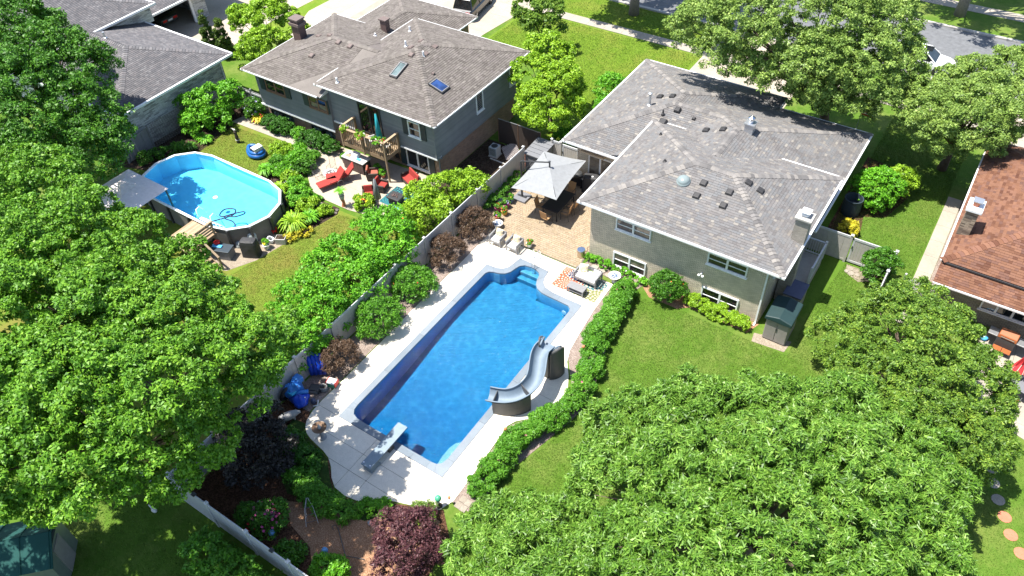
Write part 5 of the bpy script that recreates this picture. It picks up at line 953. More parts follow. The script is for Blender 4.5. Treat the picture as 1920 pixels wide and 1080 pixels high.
# timber deck with stairs
wd_ = thing('pool_deck_platform', 'tan timber deck with railing and stairs at the oval pool', 'deck', (-34.6,17.4,0))
for i in range(15): MB().box(-1.1+i*.14,-1.1+i*.14+.134,-1.0,1.05,1.12,1.16).build('deck_board', 'wood_deck', wd_)
MB().box(-1.08,.98,-.95,1.0,.95,1.115).build('frame', 'wood_rail', wd_)
for x in (-1,.92):
    for y in (-.92,.92): MB().box(x-.05,x+.05,y-.05,y+.05,0,2.05 if x > 0 else 1.1).build('post', 'wood_rail', wd_)
for z in (1.3,1.48,1.66,1.84): MB().box(.96,.99,-.2,1.0,z,z+.11).build('rail_board', 'wood_deck', wd_)
MB().box(.9,1.04,-.25,1.02,2.02,2.06).build('handrail', 'wood_deck', wd_, bevel=.005)
for k in range(5): MB().box(1.05+k*.27,1.05+k*.27+.25,-1.0,-.25,.92-.2*k,.96-.2*k).build('stair_tread', 'wood_deck', wd_, bevel=.005)
for y in (-1.03,-.22): MB().bar((1.0,y,.98),(2.4,y,-.0),.04,.2).build('stringer', 'wood_rail', wd_)
MB().bar((.95,-.2,1.95),(2.45,-.2,.92),.12,.04).build('handrail', 'wood_deck', wd_, bevel=.005); MB().box(2.38,2.48,-.25,-.15,0,.95).build('post', 'wood_rail', wd_)
bx = thing('deck_box', 'long grey storage box with open lid beside the timber deck stairs', 'storage box', (-33.0,18.0,.012), .35); MB().box(-.62,.62,-.32,.32,0,.6).build('body', 'slate_panel', bx, bevel=.02); MB().box(-.66,.66,-.35,.35,.6,.66).build('lid', 'bin_dark', bx, bevel=.02); MB().box(-.5,.1,-.1,.12,.665,.74).build('towel', 'paper_blue', bx, bevel=.03); MB().lathe([(.14,.66),(.17,.82),(.19,.84)], 14, (-.3,.2,0)).build('red_pail', 'soap_red', bx)
cg = thing('covered_grill', 'grill under a black cover standing on the left lawn edge', 'grill', (-31.65,18.95,.012), .45); cover(cg, 1.0, .62, 1.15)
for nm, lb, ct, x, y, prof, mt in [('bucket','white lidded bucket beside the grey storage box','bucket',-33.35,19.0,[(.15,0),(.18,.38),(.19,.39),(.19,.44),(.05,.45)],'white_trim'),('pool_pump','small grey pool pump at the oval pool wall','pump',-32.85,19.05,[(.2,0),(.2,.1),(.16,.25),(.1,.32),(.05,.34)],'ac_grey'),('sand_filter','round white-topped pool filter tank behind the covered grill','pool filter',-32.4,19.75,[(.25,0),(.27,.2),(.27,.55),(.2,.72),(.08,.78),(.08,.86),(.02,.88)],'ac_grey'),('plant_pot','red pot against the oval pool wall','pot',-31.95,21.0,[(.13,0),(.19,.28),(.2,.3),(.15,.3)],'soap_red')]:
    t = thing(nm, lb, ct, (x,y,.012)); MB().lathe(prof, 18).build('body', mt, t)
    if nm in ('bucket','sand_filter'): MB().lathe([(prof[-1][0]*.8+.09,0),(prof[-1][0]*.8+.08,.03)], 16, (0,0,prof[-1][1])).build('lid', 'white_trim', t)
    else: MB().tube([(-.1,0,.2),(-.2,.1,.3),(-.3,.2,.15)], .03, 8).build('hose', 'white_trim', t)
hk = thing('coiled_hose', 'white coiled hose heaped at the oval pool wall', 'hose', (-31.6,20.3,.012)); 
for k in range(4): MB().tube([(.22*math.cos(a)+.03*k,.16*math.sin(a),.04+.07*k+.03*math.sin(3*a)) for a in np.linspace(0,6.2,20)], .035, 7).build('coil', 'white_trim', hk, smooth=True)
ps = thing('planter_box', 'pale square planter box with dark plant by the oval pool', 'planter', (-30.95,20.6,.012), .5); MB().box(-.3,.3,-.22,.22,0,.4).build('box', 'stone_pale', ps, bevel=.02); MB().box(-.26,.26,-.18,.18,.4,.41).build('soil', 'soil', ps)
# toys and ornaments on the left lawn
ft = thing('inflatable_boat', 'blue and white inflatable toy boat on the left lawn', 'inflatable', (-38.8,26.05,.02), -.15)
def ring(rx, ry, z, r, nm, mt): MB().tube([(rx*math.cos(a)*(1+.18*max(0,-math.cos(a))), ry*math.sin(a)*(1-.25*max(0,-math.cos(a))), z) for a in np.linspace(0,2*math.pi,29)[:-1]], r, 10, True).build(nm, mt, ft, smooth=True)
ring(.62,.42,.17,.17,'tube','boat_blue'); ring(.58,.38,.38,.12,'upper_tube','boat_blue'); MB().lathe([(.6,.1),(.6,.14)], 20, sy=.65).build('floor', 'boat_blue', ft); MB().box(.1,.5,-.3,.3,.42,.66).build('cabin', 'boat_white', ft, bevel=.06); MB().box(.05,.52,-.34,.34,.68,.76).build('roof', 'boat_white', ft, bevel=.04); MB().box(-.25,-.05,-.12,.12,.36,.55).build('seat', 'boat_white', ft, bevel=.05)
for x in (-.1,.2): MB().box(x,x+.12,-.345,-.29,.46,.60).build('porthole', 'dark_metal', ft, bevel=.02)
sn = thing('garden_sculpture', 'dark carved post with a pale gull on the left lawn', 'sculpture', (-40.95,26.4,.006)); MB().lathe([(.12,0),(.1,.2),(.13,.45),(.09,.7),(.11,.85),(.04,.95)], 10).build('post', 'rattan_dark', sn); MB().lathe([(.14,.2),(.14,.26)], 10).build('band', 'stone_pale', sn)
MB().add([(-.32,.0,1.05),(0,.05,.96),(.3,.02,1.12),(0,-.06,1.0),(0,0,.90),(-.1,.12,.98)], [(0,1,3),(1,2,3),(0,4,1),(1,4,2),(0,3,4),(3,2,4),(1,5,0)]).build('gull', 'stone_pale', sn)
rpb = thing('raised_planter', 'small grey raised planter box at the garden edge', 'planter', (-36.65,25.1,.014), -.5); MB().box(-.35,.35,-.25,.25,0,.32).build('box', 'chair_grey', rpb, bevel=.01); MB().box(-.31,.31,-.21,.21,.32,.33).build('soil', 'soil', rpb)
# terrace furniture of the blue-grey house
def lounger(loc, rz, lb):
    t = thing('chaise_lounge', lb, 'lounger', loc, rz, 'red chaise lounges on the terrace')
    MB().box(-.33,.33,-1.0,.35,.30,.40).build('seat_pad', 'cushion_red', t, bevel=.03)
    b = MB().add([(-.33,.35,.32),(.33,.35,.32),(.33,.85,.88),(-.33,.85,.88),(-.33,.28,.40),(.33,.28,.40),(.33,.77,.96),(-.33,.77,.96)], [(3,2,1,0),(4,5,6,7),(0,1,5,4),(1,2,6,5),(2,3,7,6),(3,0,4,7)]); b.build('back_pad', 'cushion_red', t, bevel=.03)
    for x in (-.3,.3):
        MB().tube([(x,-1.02,.3),(x,.35,.3),(x,.82,.86)], .014, 6).build('side_rail', 'wrought', t); MB().tube([(x,.2,.3),(x,.1,.5),(x,-.25,.5),(x,-.35,.3)], .012, 6).build('arm_scroll', 'wrought', t)
        for y in (-.9,.25): MB().tube([(x,y,.3),(x*1.1,y,0)], .014, 6).build('leg', 'wrought', t)
    MB().tube([(.38*math.cos(0)+.0,.35+.2*math.cos(a),.2+.2*math.sin(a)) for a in np.linspace(0,6.28,18)], .02, 6).build('wheel', 'wrought', t)
lounger((-32.1,26.25,.03), -.40, 'red chaise lounge with its foot end toward the garden beds'); lounger((-32.0,27.0,.03), -.72, 'red chaise lounge tilted up behind the round fire pit')
fp = thing('fire_pit', 'round metal fire pit ring with pale stones on the terrace', 'fire pit', (-32.75,26.75,.03)); MB().lathe([(.42,.3),(.45,.36),(.40,.38),(.3,.34),(.05,.3)], 24).build('bowl', 'ac_grey', fp)
for k in range(4): a = k*1.57+.4; MB().tube([(.36*math.cos(a),.36*math.sin(a),.32),(.42*math.cos(a),.42*math.sin(a),0)], .015, 6).build('leg', 'wrought', fp)
pb = MB(); rr_ = random.Random(8)
for i in range(26): a = rr_.random()*6.28; r = .28*rr_.random()**.5; pb.ball((r*math.cos(a),r*math.sin(a),.36), .045, 6)
pb.build('stones', 'rock', fp)
for i, (x, y, rz) in enumerate([(-33.5,26.3,1.2),(-33.2,27.3,.2)]):
    t = thing('wire_chair', 'thin wire garden chair %s the fire pit' % ('left of' if i == 0 else 'behind'), 'chair', (x,y,.03), rz, 'wire chairs by the fire pit')
    for sx in (-.22,.22): MB().tube([(sx,-.2,0),(sx,-.2,.42),(sx,.2,.42),(sx,.26,.9)], .011, 6).build('frame', 'wrought', t); MB().tube([(sx,.22,0),(sx,.2,.42)], .011, 6).build('leg', 'wrought', t)
    for k in range(5): z = -.2+.1*k; MB().bar((-.22,z,.42),(.22,z,.42),.01).build('seat_wire', 'wrought', t); MB().bar((-.22,.2+.015*k,.5+.09*k),(.22,.2+.015*k,.5+.09*k),.01).build('back_wire', 'wrought', t)
ok = thing('outdoor_kitchen', 'dark wood outdoor counter with pale top under the balcony', 'counter', (-31.9,28.35,.03)); MB().box(-.85,.85,-.35,.35,0,.82).build('cabinet', 'rattan_dark', ok, bevel=.01); MB().box(-.92,.92,-.4,.4,.82,.88).build('counter_top', 'stone_pale', ok, bevel=.01)
for k in range(7): MB().box(-.83+k*.24,-.83+k*.24+.225,-.365,-.35,.05,.78).build('plank', 'chimney_brown', ok)
for i, (nm, x, y, w, d, h, mt, lb) in enumerate([('storage_tub',-.05,.1,.5,.36,.25,'white_trim','clear white tub on the outdoor counter'),('small_tray',.35,-.12,.3,.2,.05,'paper_blue','small blue tray on the outdoor counter'),('cutting_board',-.55,-.1,.34,.24,.03,'wood_deck','wooden board on the outdoor counter')]):
    tag(MB().box(-31.9+x-w/2,-31.9+x+w/2,28.35+y-d/2,28.35+y+d/2,.912,.912+h).build(nm, mt, bevel=.02), lb, 'tray' if i else 'tub')
def club(loc, rz, lb, seat, frame='rattan_dark', w=.75):
    t = thing('wicker_armchair', lb, 'armchair', loc, rz, 'wicker chairs on the terrace'); MB().box(-w/2,w/2,-.36,.36,.08,.30).build('frame', frame, t, bevel=.03)
    for x in (-w/2,w/2-.1): MB().box(x,x+.1,-.36,.36,.3,.55).build('armrest', frame, t, bevel=.03)
    MB().box(-w/2,w/2,.28,.38,.3,.78).build('backrest', frame, t, bevel=.03); MB().box(-w/2+.11,w/2-.11,-.36,.27,.3,.43).build('seat_cushion', seat, t, bevel=.04); o = MB().box(-w/2+.11,w/2-.11,-.06,.06,0,.42).build('back_cushion', seat, t, bevel=.04); o.location = (0,.22,.42); o.rotation_euler = (-.2,0,0)
    for x in (-w/2+.06,w/2-.06):
        for y in (-.3,.3): MB().box(x-.03,x+.03,y-.03,y+.03,0,.09).build('leg', frame, t)
club((-30.4,28.1,.03), 2.2, 'coral-cushioned wicker chair tipped forward near the balcony post', 'cushion_coral'); club((-29.15,27.45,.03), 1.8, 'dark wicker chair with red cushions facing the fire table', 'cushion_red'); club((-29.2,26.35,.03), .7, 'wicker chair with red cushions beside the folded parasol', 'cushion_red'); club((-27.9,28.85,.03), -.4, 'wicker loveseat with red cushions in the shade of the house', 'cushion_red', w=1.4)
cu = thing('folded_parasol', 'folded grey-striped parasol standing on the terrace', 'parasol', (-28.1,26.0,.03)); MB().lathe([(.25,0),(.25,.06),(.06,.1)], 16).build('base', 'dark_metal', cu); MB().lathe([(.02,.05),(.02,2.25)], 8).build('pole', 'dark_metal', cu)
for k in range(8): a = k*math.pi/4; MB().tube([(.03*math.cos(a),.03*math.sin(a),2.15),(.09*math.cos(a),.09*math.sin(a),1.5),(.15*math.cos(a),.15*math.sin(a),.75)], [.03,.055,.075], 7).build('canopy_fold', 'canvas_dark' if k%2 else 'canvas_grey', cu, smooth=True)
tag(MB().box(-28.55,-26.7,26.45,28.2,.033,.042).build('outdoor_rug', 'rug_teal'), 'teal and navy patterned rug under the square fire table', 'rug')
ftb = thing('fire_table', 'square dark fire table with a brown centre on the teal rug', 'table', (-27.5,26.9,.042), .05); MB().box(-.45,.45,-.35,.35,.45,.55).build('table_top', 'dark_metal', ftb, bevel=.015); MB().box(-.38,.38,-.28,.28,0,.45).build('body', 'table_black', ftb, bevel=.01); fr_ = MB()
for i in range(24): fr_.ball((rr_.uniform(-.22,.22),rr_.uniform(-.14,.14),.57), .04, 6)
fr_.build('lava_rock', 'chimney_brown', ftb)
tbl = thing('side_table', 'dark square side table by the blue-grey house corner', 'table', (-26.95,28.55,.03)); MB().box(-.25,.25,-.25,.25,.42,.46).build('table_top', 'table_black', tbl)
for x in (-.22,.18):
    for y in (-.22,.18): MB().box(x,x+.04,y,y+.04,0,.42).build('leg', 'table_black', tbl)
# balcony things
bc = thing('wicker_armchair', 'grey wicker armchair with white cushion on the balcony', 'armchair', (-30.75,28.85,1.88), 2.6); MB().box(-.36,.36,-.34,.34,.1,.3).build('frame', 'rattan_grey', bc, bevel=.03)
for x in (-.36,.27): MB().box(x,x+.09,-.34,.34,.3,.56).build('armrest', 'rattan_grey', bc, bevel=.03)
MB().box(-.36,.36,.26,.36,.3,.88).build('backrest', 'rattan_grey', bc, bevel=.03); MB().box(-.26,.26,-.34,.25,.3,.42).build('seat_cushion', 'cushion_white', bc, bevel=.04)
for x in (-.3,.3):
    for y in (-.28,.28): MB().box(x-.03,x+.03,y-.03,y+.03,0,.1).build('leg', 'rattan_grey', bc)
tu = thing('folded_parasol', 'folded teal parasol standing on the balcony', 'parasol', (-30.35,29.2,1.88)); MB().lathe([(.18,0),(.18,.05),(.04,.08)], 14).build('base', 'dark_metal', tu); MB().lathe([(.018,.05),(.018,2.3)], 8).build('pole', 'wood_rail', tu)
for k in range(6): a = k*math.pi/3; MB().tube([(.02*math.cos(a),.02*math.sin(a),2.25),(.07*math.cos(a),.07*math.sin(a),1.5),(.13*math.cos(a),.13*math.sin(a),.55)], [.03,.06,.09], 7).build('canopy_fold', 'canvas_teal', tu, smooth=True)
bt = thing('side_table', 'low balcony table holding small pots', 'table', (-29.65,28.9,1.88)); MB().box(-.28,.28,-.2,.2,.4,.44).build('table_top', 'stone_pale', bt)
for x in (-.24,.2):
    for y in (-.17,.13): MB().box(x,x+.04,y,y+.04,0,.4).build('leg', 'dark_metal', bt)
# air conditioner
ac = thing('air_conditioner', 'grey outdoor air conditioner on the soil beside the tan brick', 'air conditioner', (-25.15,34.1,.012), .05); MB().box(-.33,.33,-.33,.33,.0,.06).build('pad', 'kerb', ac); MB().box(-.28,.28,-.28,.28,.06,.72).build('cabinet', 'ac_grey', ac, bevel=.015); MB().lathe([(.22,.72),(.22,.735)], 20).build('fan_grille', 'dark_metal', ac)
for k in range(7): MB().box(-.285,-.28,-.24,.24,.14+.08*k,.18+.08*k).build('louvre', 'dark_metal', ac); MB().box(-.24,.24,-.286,-.281,.14+.08*k,.18+.08*k).build('louvre', 'dark_metal', ac)

# ------------------------------------------------------------------ deck and bed ornaments around the in-ground pool
bb = thing('bird_bath', 'bronze bird bath with a pale figure on the curved deck corner', 'bird bath', (-19.5,11.85,.035)); MB().lathe([(.2,0),(.2,.05),(.09,.1),(.07,.4),(.1,.6),(.14,.64)], 18).build('pedestal', 'stone_grey', bb); MB().lathe([(.06,.64),(.25,.70),(.33,.76),(.34,.79),(.30,.78),(.2,.72),(.02,.70)], 24).build('bowl', 'bronze', bb)
MB().lathe([(.02,.70),(.08,.74),(.07,.84),(.03,.9),(.045,.95),(.02,.99)], 10).build('figure', 'stone_pale', bb)
gz2 = thing('gazing_globe', 'green glass gazing globe on a dark stand at the deck edge', 'garden globe', (-12.85,11.95,.035)); MB().ball((0,0,.62), .15, 18).build('globe', 'skin_green', gz2, smooth=True); MB().lathe([(.14,0),(.14,.05),(.05,.1),(.05,.4),(.09,.48)], 12).build('stand', 'rattan_dark', gz2); MB().ball((-.02,-.05,.38), .10, 10).build('collar', 'stone_pale', gz2)
ob = thing('garden_stake', 'small orange ball stake beside the green globe', 'garden stake', (-12.55,12.3,.035)); MB().ball((0,0,.45), .07, 12).build('ball', 'orange_clay', ob, smooth=True); MB().lathe([(.012,0),(.012,.4)], 6).build('rod', 'wrought', ob)
for i, (x, y) in enumerate([(-11.75,22.2),(-12.3,16.2)]):
    t = thing('garden_stake', ['orange ball stake in the hedge right of the slide','orange ball stake in the hedge below the slide'][i], 'garden stake', (x,y,.012)); MB().ball((0,0,.9), .08, 12).build('ball', 'orange_clay', t, smooth=True); MB().lathe([(.012,0),(.012,.86)], 6).build('rod', 'wrought', t)
tag(MB().ball((-18.8,10.4,.10), .07, 12).build('small_ball', 'balloon_green', smooth=True), 'tiny green ball lying on the shaded ground cover', 'ball')
for i, (x, y) in enumerate([(-17.75,7.1),(-15.35,7.7)]):
    t = thing('gazing_globe', ['blue glass globe beside the pink rose bush','blue glass globe in front of the small green bush at the bottom'][i], 'garden globe', (x,y,.012)); MB().ball((0,0,.5), .14, 18).build('globe', 'globe_blue', t, smooth=True); MB().lathe([(.1,0),(.04,.1),(.04,.3),(.08,.37)], 12).build('stand', 'rattan_dark', t)
# pig statue
pg = thing('pig_statue', 'grey stone pig statue in the shaded corner bed', 'statue', (-21.5,11.75,.02), 1.05)
b = MB(); prof = [(-.48,.06,.28),(-.42,.15,.30),(-.25,.2,.31),(0,.215,.31),(.2,.2,.31),(.34,.15,.33),(.44,.12,.34),(.52,.075,.31),(.58,.06,.29)]; n_ = 12
for x, r, z in prof: b.v += [(x, r*math.cos(2*math.pi*k/n_), z+r*math.sin(2*math.pi*k/n_)) for k in range(n_)]
b.f = [(j*n_+k, j*n_+(k+1)%n_, (j+1)*n_+(k+1)%n_, (j+1)*n_+k) for j in range(len(prof)-1) for k in range(n_)]+[tuple(range(n_-1,-1,-1)), tuple((len(prof)-1)*n_+k for k in range(n_))]
for x in (-.3,.22):
    for y in (-.1,.1): b.lathe([(.045,0),(.05,.08),(.065,.25)], 8, (x,y,0))
for y in (-.07,.07): b.add([(.36,y-.03,.42),(.36,y+.03,.42),(.42,y,.53),(.40,y,.41)], [(0,1,2),(1,3,2),(3,0,2)])
b.build('body', 'stone_grey', pg, smooth=True)
# kneeling angel figure (stone)
an = thing('garden_statue', 'pale stone winged garden statue beside the pink roses', 'statue', (-18.75,7.75,.012), .6)
b = MB().lathe([(.26,0),(.26,.08),(.2,.1),(.23,.3),(.17,.5),(.14,.62),(.06,.68),(.055,.72)], 14); b.ball((0,.02,.82), .11, 12); b.build('figure', 'stone_grey', an, smooth=True)
for s in (-1, 1): MB().grid(lambda u, v: (s*(.08+.34*u), .12+.1*u, .62+.35*u*(1-u)*2-.5*v*(1-.6*u)), 6, 6).build('wing', 'stone_pale', an, solid=.04, smooth=True)
# obelisk trellis fallen over, and shepherd hook
obx = thing('plant_trellis', 'green wire plant trellis leaning over in the mulch', 'trellis', (-16.8,8.4,.03), .9); obx.rotation_euler[0] = -1.05
for sx, sy in [(-.25,-.25),(.25,-.25),(.25,.25),(-.25,.25)]: MB().tube([(sx,sy,0),(sx*.7,sy*.7,.7),(sx*.1,sy*.1,1.15)], .012, 6).build('wire', 'stone_pale', obx)
for z, s in [(.15,.24),(.45,.2),(.75,.15)]: MB().tube([(s,s,z),(-s,s,z),(-s,-s,z),(s,-s,z)], .01, 6, True).build('hoop', 'wrought', obx)
sh = thing('shepherd_hook', 'dark iron shepherd hook fallen on the pale mulch', 'garden hook', (-14.7,8.1,.03)); MB().tube([(-1.1,.75,.05),(0,0,.05),(.75,.3,.05)], .018, 6).build('rod', 'wrought', sh); MB().tube([(-1.1,.75,.05),(-1.3,.8,.05),(-1.35,.65,.05),(-1.2,.6,.05)], .014, 6).build('crook', 'wrought', sh)
tag(MB().lathe([(.10,0),(.11,.12),(.08,.14),(.02,.10)], 14, (-14.8,9.75,.016)).build('ground_light', 'stone_grey'), 'small grey ground spotlight in the pale mulch', 'lamp')
# inflatables heaped at the fence
def blob(b, c, rx, ry, rz_, seed, amp=.12, n_=18):
    rn = random.Random(seed); ph = [rn.uniform(0,6.28) for _ in range(6)]; k = n_//2; vs = []
    for j in range(k+1):
        th_ = math.pi*j/k
        for i in range(n_):
            a = 2*math.pi*i/n_; s = 1+amp*(math.sin(3*a+ph[0])*math.sin(2*th_+ph[1])+.6*math.sin(5*a+ph[2]+2*th_)); vs.append((c[0]+rx*s*math.sin(th_)*math.cos(a), c[1]+ry*s*math.sin(th_)*math.sin(a), max(c[2]-rz_*.9, c[2]-rz_*s*math.cos(th_))))
    b.add(vs, [(j*n_+i, j*n_+(i+1)%n_, (j+1)*n_+(i+1)%n_, (j+1)*n_+i) for j in range(k) for i in range(n_)]); return b
i1 = thing('pool_float', 'large royal blue inflatable lounger propped against the fence', 'inflatable', (-22.2,14.35,.012))
for k in range(4): MB().tube([(-.22+.17*k,-.1+.12*k,.14),(-.28+.14*k,.0+.14*k,.6),(-.34+.10*k,.06+.15*k,1.02),(-.36+.09*k,.08+.15*k,1.2)], [.11,.15,.13,.05], 10).build('tube', 'inflatable_blue', i1, smooth=True)
MB().tube([(-.37,.22,1.1),(-.34,.32,1.3),(-.3,.38,1.1)], .06, 8).build('headrest', 'inflatable_light', i1, smooth=True)
i2 = thing('pool_float', 'light blue tent-like inflatable sagging against the fence', 'inflatable', (-22.25,12.95,.012)); 
b = blob(MB(), (0,0,.5), .38, .5, .5, 3, .16); b.build('body', 'inflatable_light', i2, smooth=False); MB().box(-.2,.25,.15,.55,.75,1.08).build('canopy', 'inflatable_light', i2, bevel=.08); MB().box(-.15,.35,-.42,-.1,.62,.72).build('panel', 'inflatable_cyan', i2, bevel=.03)
i3 = thing('pool_float', 'deep blue crumpled inflatable in front of the light blue one', 'inflatable', (-21.75,12.75,.012)); blob(MB(), (0,0,.3), .5, .42, .32, 5, .14).build('body', 'inflatable_blue', i3, smooth=True); MB().tube([(-.2,-.05,.55),(.05,.25,.62),(.2,.45,.55)], .1, 10).build('bolster', 'inflatable_light', i3, smooth=True); MB().lathe([(.03,0),(.03,.04)], 8, (.32,.1,.52)).build('valve', 'white_trim', i3)
for i, (x, y) in enumerate([(-22.45,12.6),(-22.42,14.75)]): 
    t = thing('inner_tube', ['black inner tube against the fence behind the light blue inflatable','black inner tube behind the royal blue lounger'][i], 'inner tube', (x+.05,y,.5), 0); MB().tube([(.08*math.sin(a),.36*math.cos(a),.36*math.sin(a)) for a in np.linspace(0,2*math.pi,25)[:-1]], .085, 8, True).build('tube', 'black_rubber', t, smooth=True); MB().lathe([(.012,0),(.012,.05)], 6, (.1,0,.36)).build('valve', 'chrome', t)
pc = thing('pool_cleaner', 'dark pool cleaning robot heaped with a grey hose near the inflatables', 'pool cleaner', (-21.65,13.65,.012), .4); MB().box(-.25,.25,-.2,.2,.05,.32).build('body', 'dark_metal', pc, bevel=.04); MB().box(-.2,.2,-.22,-.19,.1,.24).build('grille', 'chair_grey', pc)
for s in (-1, 1): lastp = MB().lathe([(.1,-.04),(.1,.04)], 14).build('wheel', 'tyre', pc); lastp.location = (.27*s,0,.1); lastp.rotation_euler = (0,math.pi/2,0)
for k in range(4): MB().tube([(.35+.2*math.cos(a),.15+.16*math.sin(a),.05+.06*k) for a in np.linspace(0,6.2,18)], .03, 7).build('hose_coil', 'chair_grey', pc, smooth=True)
ck = thing('drink_cooler', 'white and red drinks cooler box beside the burgundy shrub', 'cooler', (-21.15,14.35,.012), .25); MB().box(-.22,.22,-.16,.16,0,.3).build('body', 'skin_green', ck, bevel=.02); MB().box(-.24,.24,-.18,.18,.3,.38).build('lid', 'white_trim', ck, bevel=.03)
for x in (-.25,.21): MB().box(x,x+.04,-.19,.19,.12,.385).build('handle', 'soap_red', ck, bevel=.01)
sk = thing('foot_rest', 'small dark pump with white pipes on the gravel below the inflatables', 'pump', (-21.25,13.1,.012), .3); MB().lathe([(.12,0),(.14,.1),(.1,.22),(.04,.26)], 14).build('body', 'box_blue', sk); MB().tube([(.1,0,.1),(.25,.05,.2),(.3,-.15,.08),(.1,-.25,.06)], .03, 8).build('pipe', 'white_trim', sk, smooth=True)
# lower-left corner of the neighbour
gsd = thing('greenhouse_shed', 'green-roofed garden shed in the lower left corner', 'shed', (-25.0,.8,0), .80)
MB().box(-1.5,1.5,-1.0,1.0,0,1.9).build('wall', 'polycarbonate', gsd); 
for s in (-1, 1): MB().add([(-1.7,1.2*s,1.85),(1.7,1.2*s,1.85),(1.7,0,2.55),(-1.7,0,2.55)], [(0,1,2,3)]).build('roof_panel', 'roof_metal_green', gsd, solid=.05)
for x in np.linspace(-1.6,1.6,4): MB().bar((x,-1.2,1.9),(x,0,2.59),.03,.03).build('rib', 'roof_metal_green', gsd); MB().bar((x,1.2,1.9),(x,0,2.59),.03,.03).build('rib', 'roof_metal_green', gsd)
MB().box(1.5,1.54,-.4,.4,.05,1.75).build('door', 'shed_taupe', gsd)
for i, (x, y) in enumerate([(-23.0,5.2)]): 
    t = thing('garden_bird', 'white bird ornament on the shaded lower-left lawn', 'ornament', (x,y,0)); blob(MB(), (0,0,.14), .16, .1, .11, 2, .05, 12).build('body', 'boat_white', t, smooth=True); MB().tube([(-.12,0,.2),(-.2,0,.34),(-.27,0,.34)], [.04,.03,.015], 8).build('neck', 'boat_white', t, smooth=True)
tag(MB().tube([(-19.7,5.55,.05),(-19.55,5.45,.25),(-19.4,5.2,.15),(-19.25,5.0,.05)], [.1,.09,.07,.1], 8).build('driftwood', 'bark_pale'), 'pale twisted driftwood piece below the bottom fence', 'driftwood')
# ------------------------------------------------------------------ red house terrace
gr = thing('gas_grill', 'brown-lidded steel gas grill against the dark brick wall', 'grill', (5.2,33.5,.02), -.1); MB().box(-.42,.42,-.28,.28,.1,.82).build('cabinet', 'dark_metal', gr, bevel=.02); 
b = MB().add([(-.42,-.28,.84),(.42,-.28,.84),(.42,.28,.84),(-.42,.28,.84),(-.40,-.24,1.0),(.40,-.24,1.0),(.40,.1,1.18),(-.40,.1,1.18),(.40,.26,1.05),(-.40,.26,1.05)], [(0,1,5,4),(4,5,6,7),(7,6,8,9),(2,3,9,8),(1,2,8,6,5),(3,0,4,7,9)]); b.build('lid', 'grill_brown', gr, bevel=.03); MB().bar((-.3,-.3,.95),(.3,-.3,.95),.03).build('handle', 'chrome', gr)
for x in (-.85,.43): MB().box(x,x+.42,-.26,.26,.80,.85).build('side_shelf', 'galvanised', gr, bevel=.01)
for x in (-.4,.01): MB().box(x,x+.39,-.62,-.29,.30,.33).build('door', 'grill_brown', gr, bevel=.01)
bg = thing('charcoal_bag', 'bright blue bag lying beside the gas grill', 'bag', (4.25,33.7,.02), -.3); blob(MB(), (0,0,.12), .30, .2, .12, 6, .05, 14).build('sack', 'paper_blue', bg, smooth=True); MB().box(-.12,.12,-.08,.08,.225,.235).build('print', 'white_trim', bg)
ru = thing('folded_parasol', 'half-folded red parasol over a glass table on the right terrace', 'parasol', (5.95,31.3,.02)); MB().lathe([(.25,0),(.25,.06),(.05,.1)], 16).build('base', 'dark_metal', ru); MB().lathe([(.02,.05),(.02,2.4)], 8).build('pole', 'wood_rail', ru)
for k in range(8): a = k*math.pi/4; MB().add([(.02*math.cos(a-.3),.02*math.sin(a-.3),2.35),(.34*math.cos(a-.32),.34*math.sin(a-.32),1.2),(.42*math.cos(a),.42*math.sin(a),1.05),(.34*math.cos(a+.32),.34*math.sin(a+.32),1.2),(.10*math.cos(a),.10*math.sin(a),1.7)], [(0,1,4),(1,2,4),(2,3,4),(3,0,4)]).build('canopy_fold', 'canvas_red', ru, solid=.01)
rtb = thing('garden_table', 'grey garden table under the red parasol', 'table', (6.4,30.9,.02), -.3); MB().box(-.8,.8,-.5,.5,.7,.73).build('table_top', 'slate_panel', rtb, bevel=.02)
for x in (-.7,.7):
    for y in (-.4,.4): MB().lathe([(.025,0),(.025,.7)], 8, (x,y,0)).build('leg', 'dark_metal', rtb)
for i, (x, y, rz) in enumerate([(6.1,29.95,2.9),(7.0,31.9,.3)]):
    t = thing('garden_chair', ['red-cushioned metal chair nearest the lawn on the right terrace','red-cushioned metal chair behind the grey garden table'][i], 'chair', (x,y,.02), rz, 'metal chairs on the right terrace'); MB().box(-.24,.24,-.24,.24,.40,.46).build('seat_cushion', 'cushion_red', t, bevel=.03)
    for sx in (-.26,.26): MB().tube([(sx,-.26,0),(sx,-.26,.62),(sx,.2,.62),(sx,.3,.95)], .015, 6).build('frame', 'wrought', t); MB().tube([(sx,.28,0),(sx,.24,.45)], .015, 6).build('leg', 'wrought', t)
    for k in range(4): MB().bar((-.26,.24+.02*k,.55+.11*k),(.26,.24+.02*k,.55+.11*k),.012).build('back_wire', 'wrought', t)
for i, (x, y) in enumerate([(6.12,26.13),(6.31,25.40),(6.64,24.67),(7.01,23.98),(7.36,23.26),(7.84,22.64)]):
    tag(MB().lathe([(.26,0),(.27,.02),(.25,.03)], 16, (x,y,.004)).build('stepping_stone', 'flagstone' if i < 3 else 'terracotta'), ['pale round stepping stone half in the shrub shade','pale round stepping stone, second from the terrace','pale round stepping stone, third from the terrace','rust round stepping stone, fourth from the terrace','rust round stepping stone, fifth from the terrace','rust round stepping stone farthest from the terrace'][i], 'stone', 'round stepping stones on the right lawn')

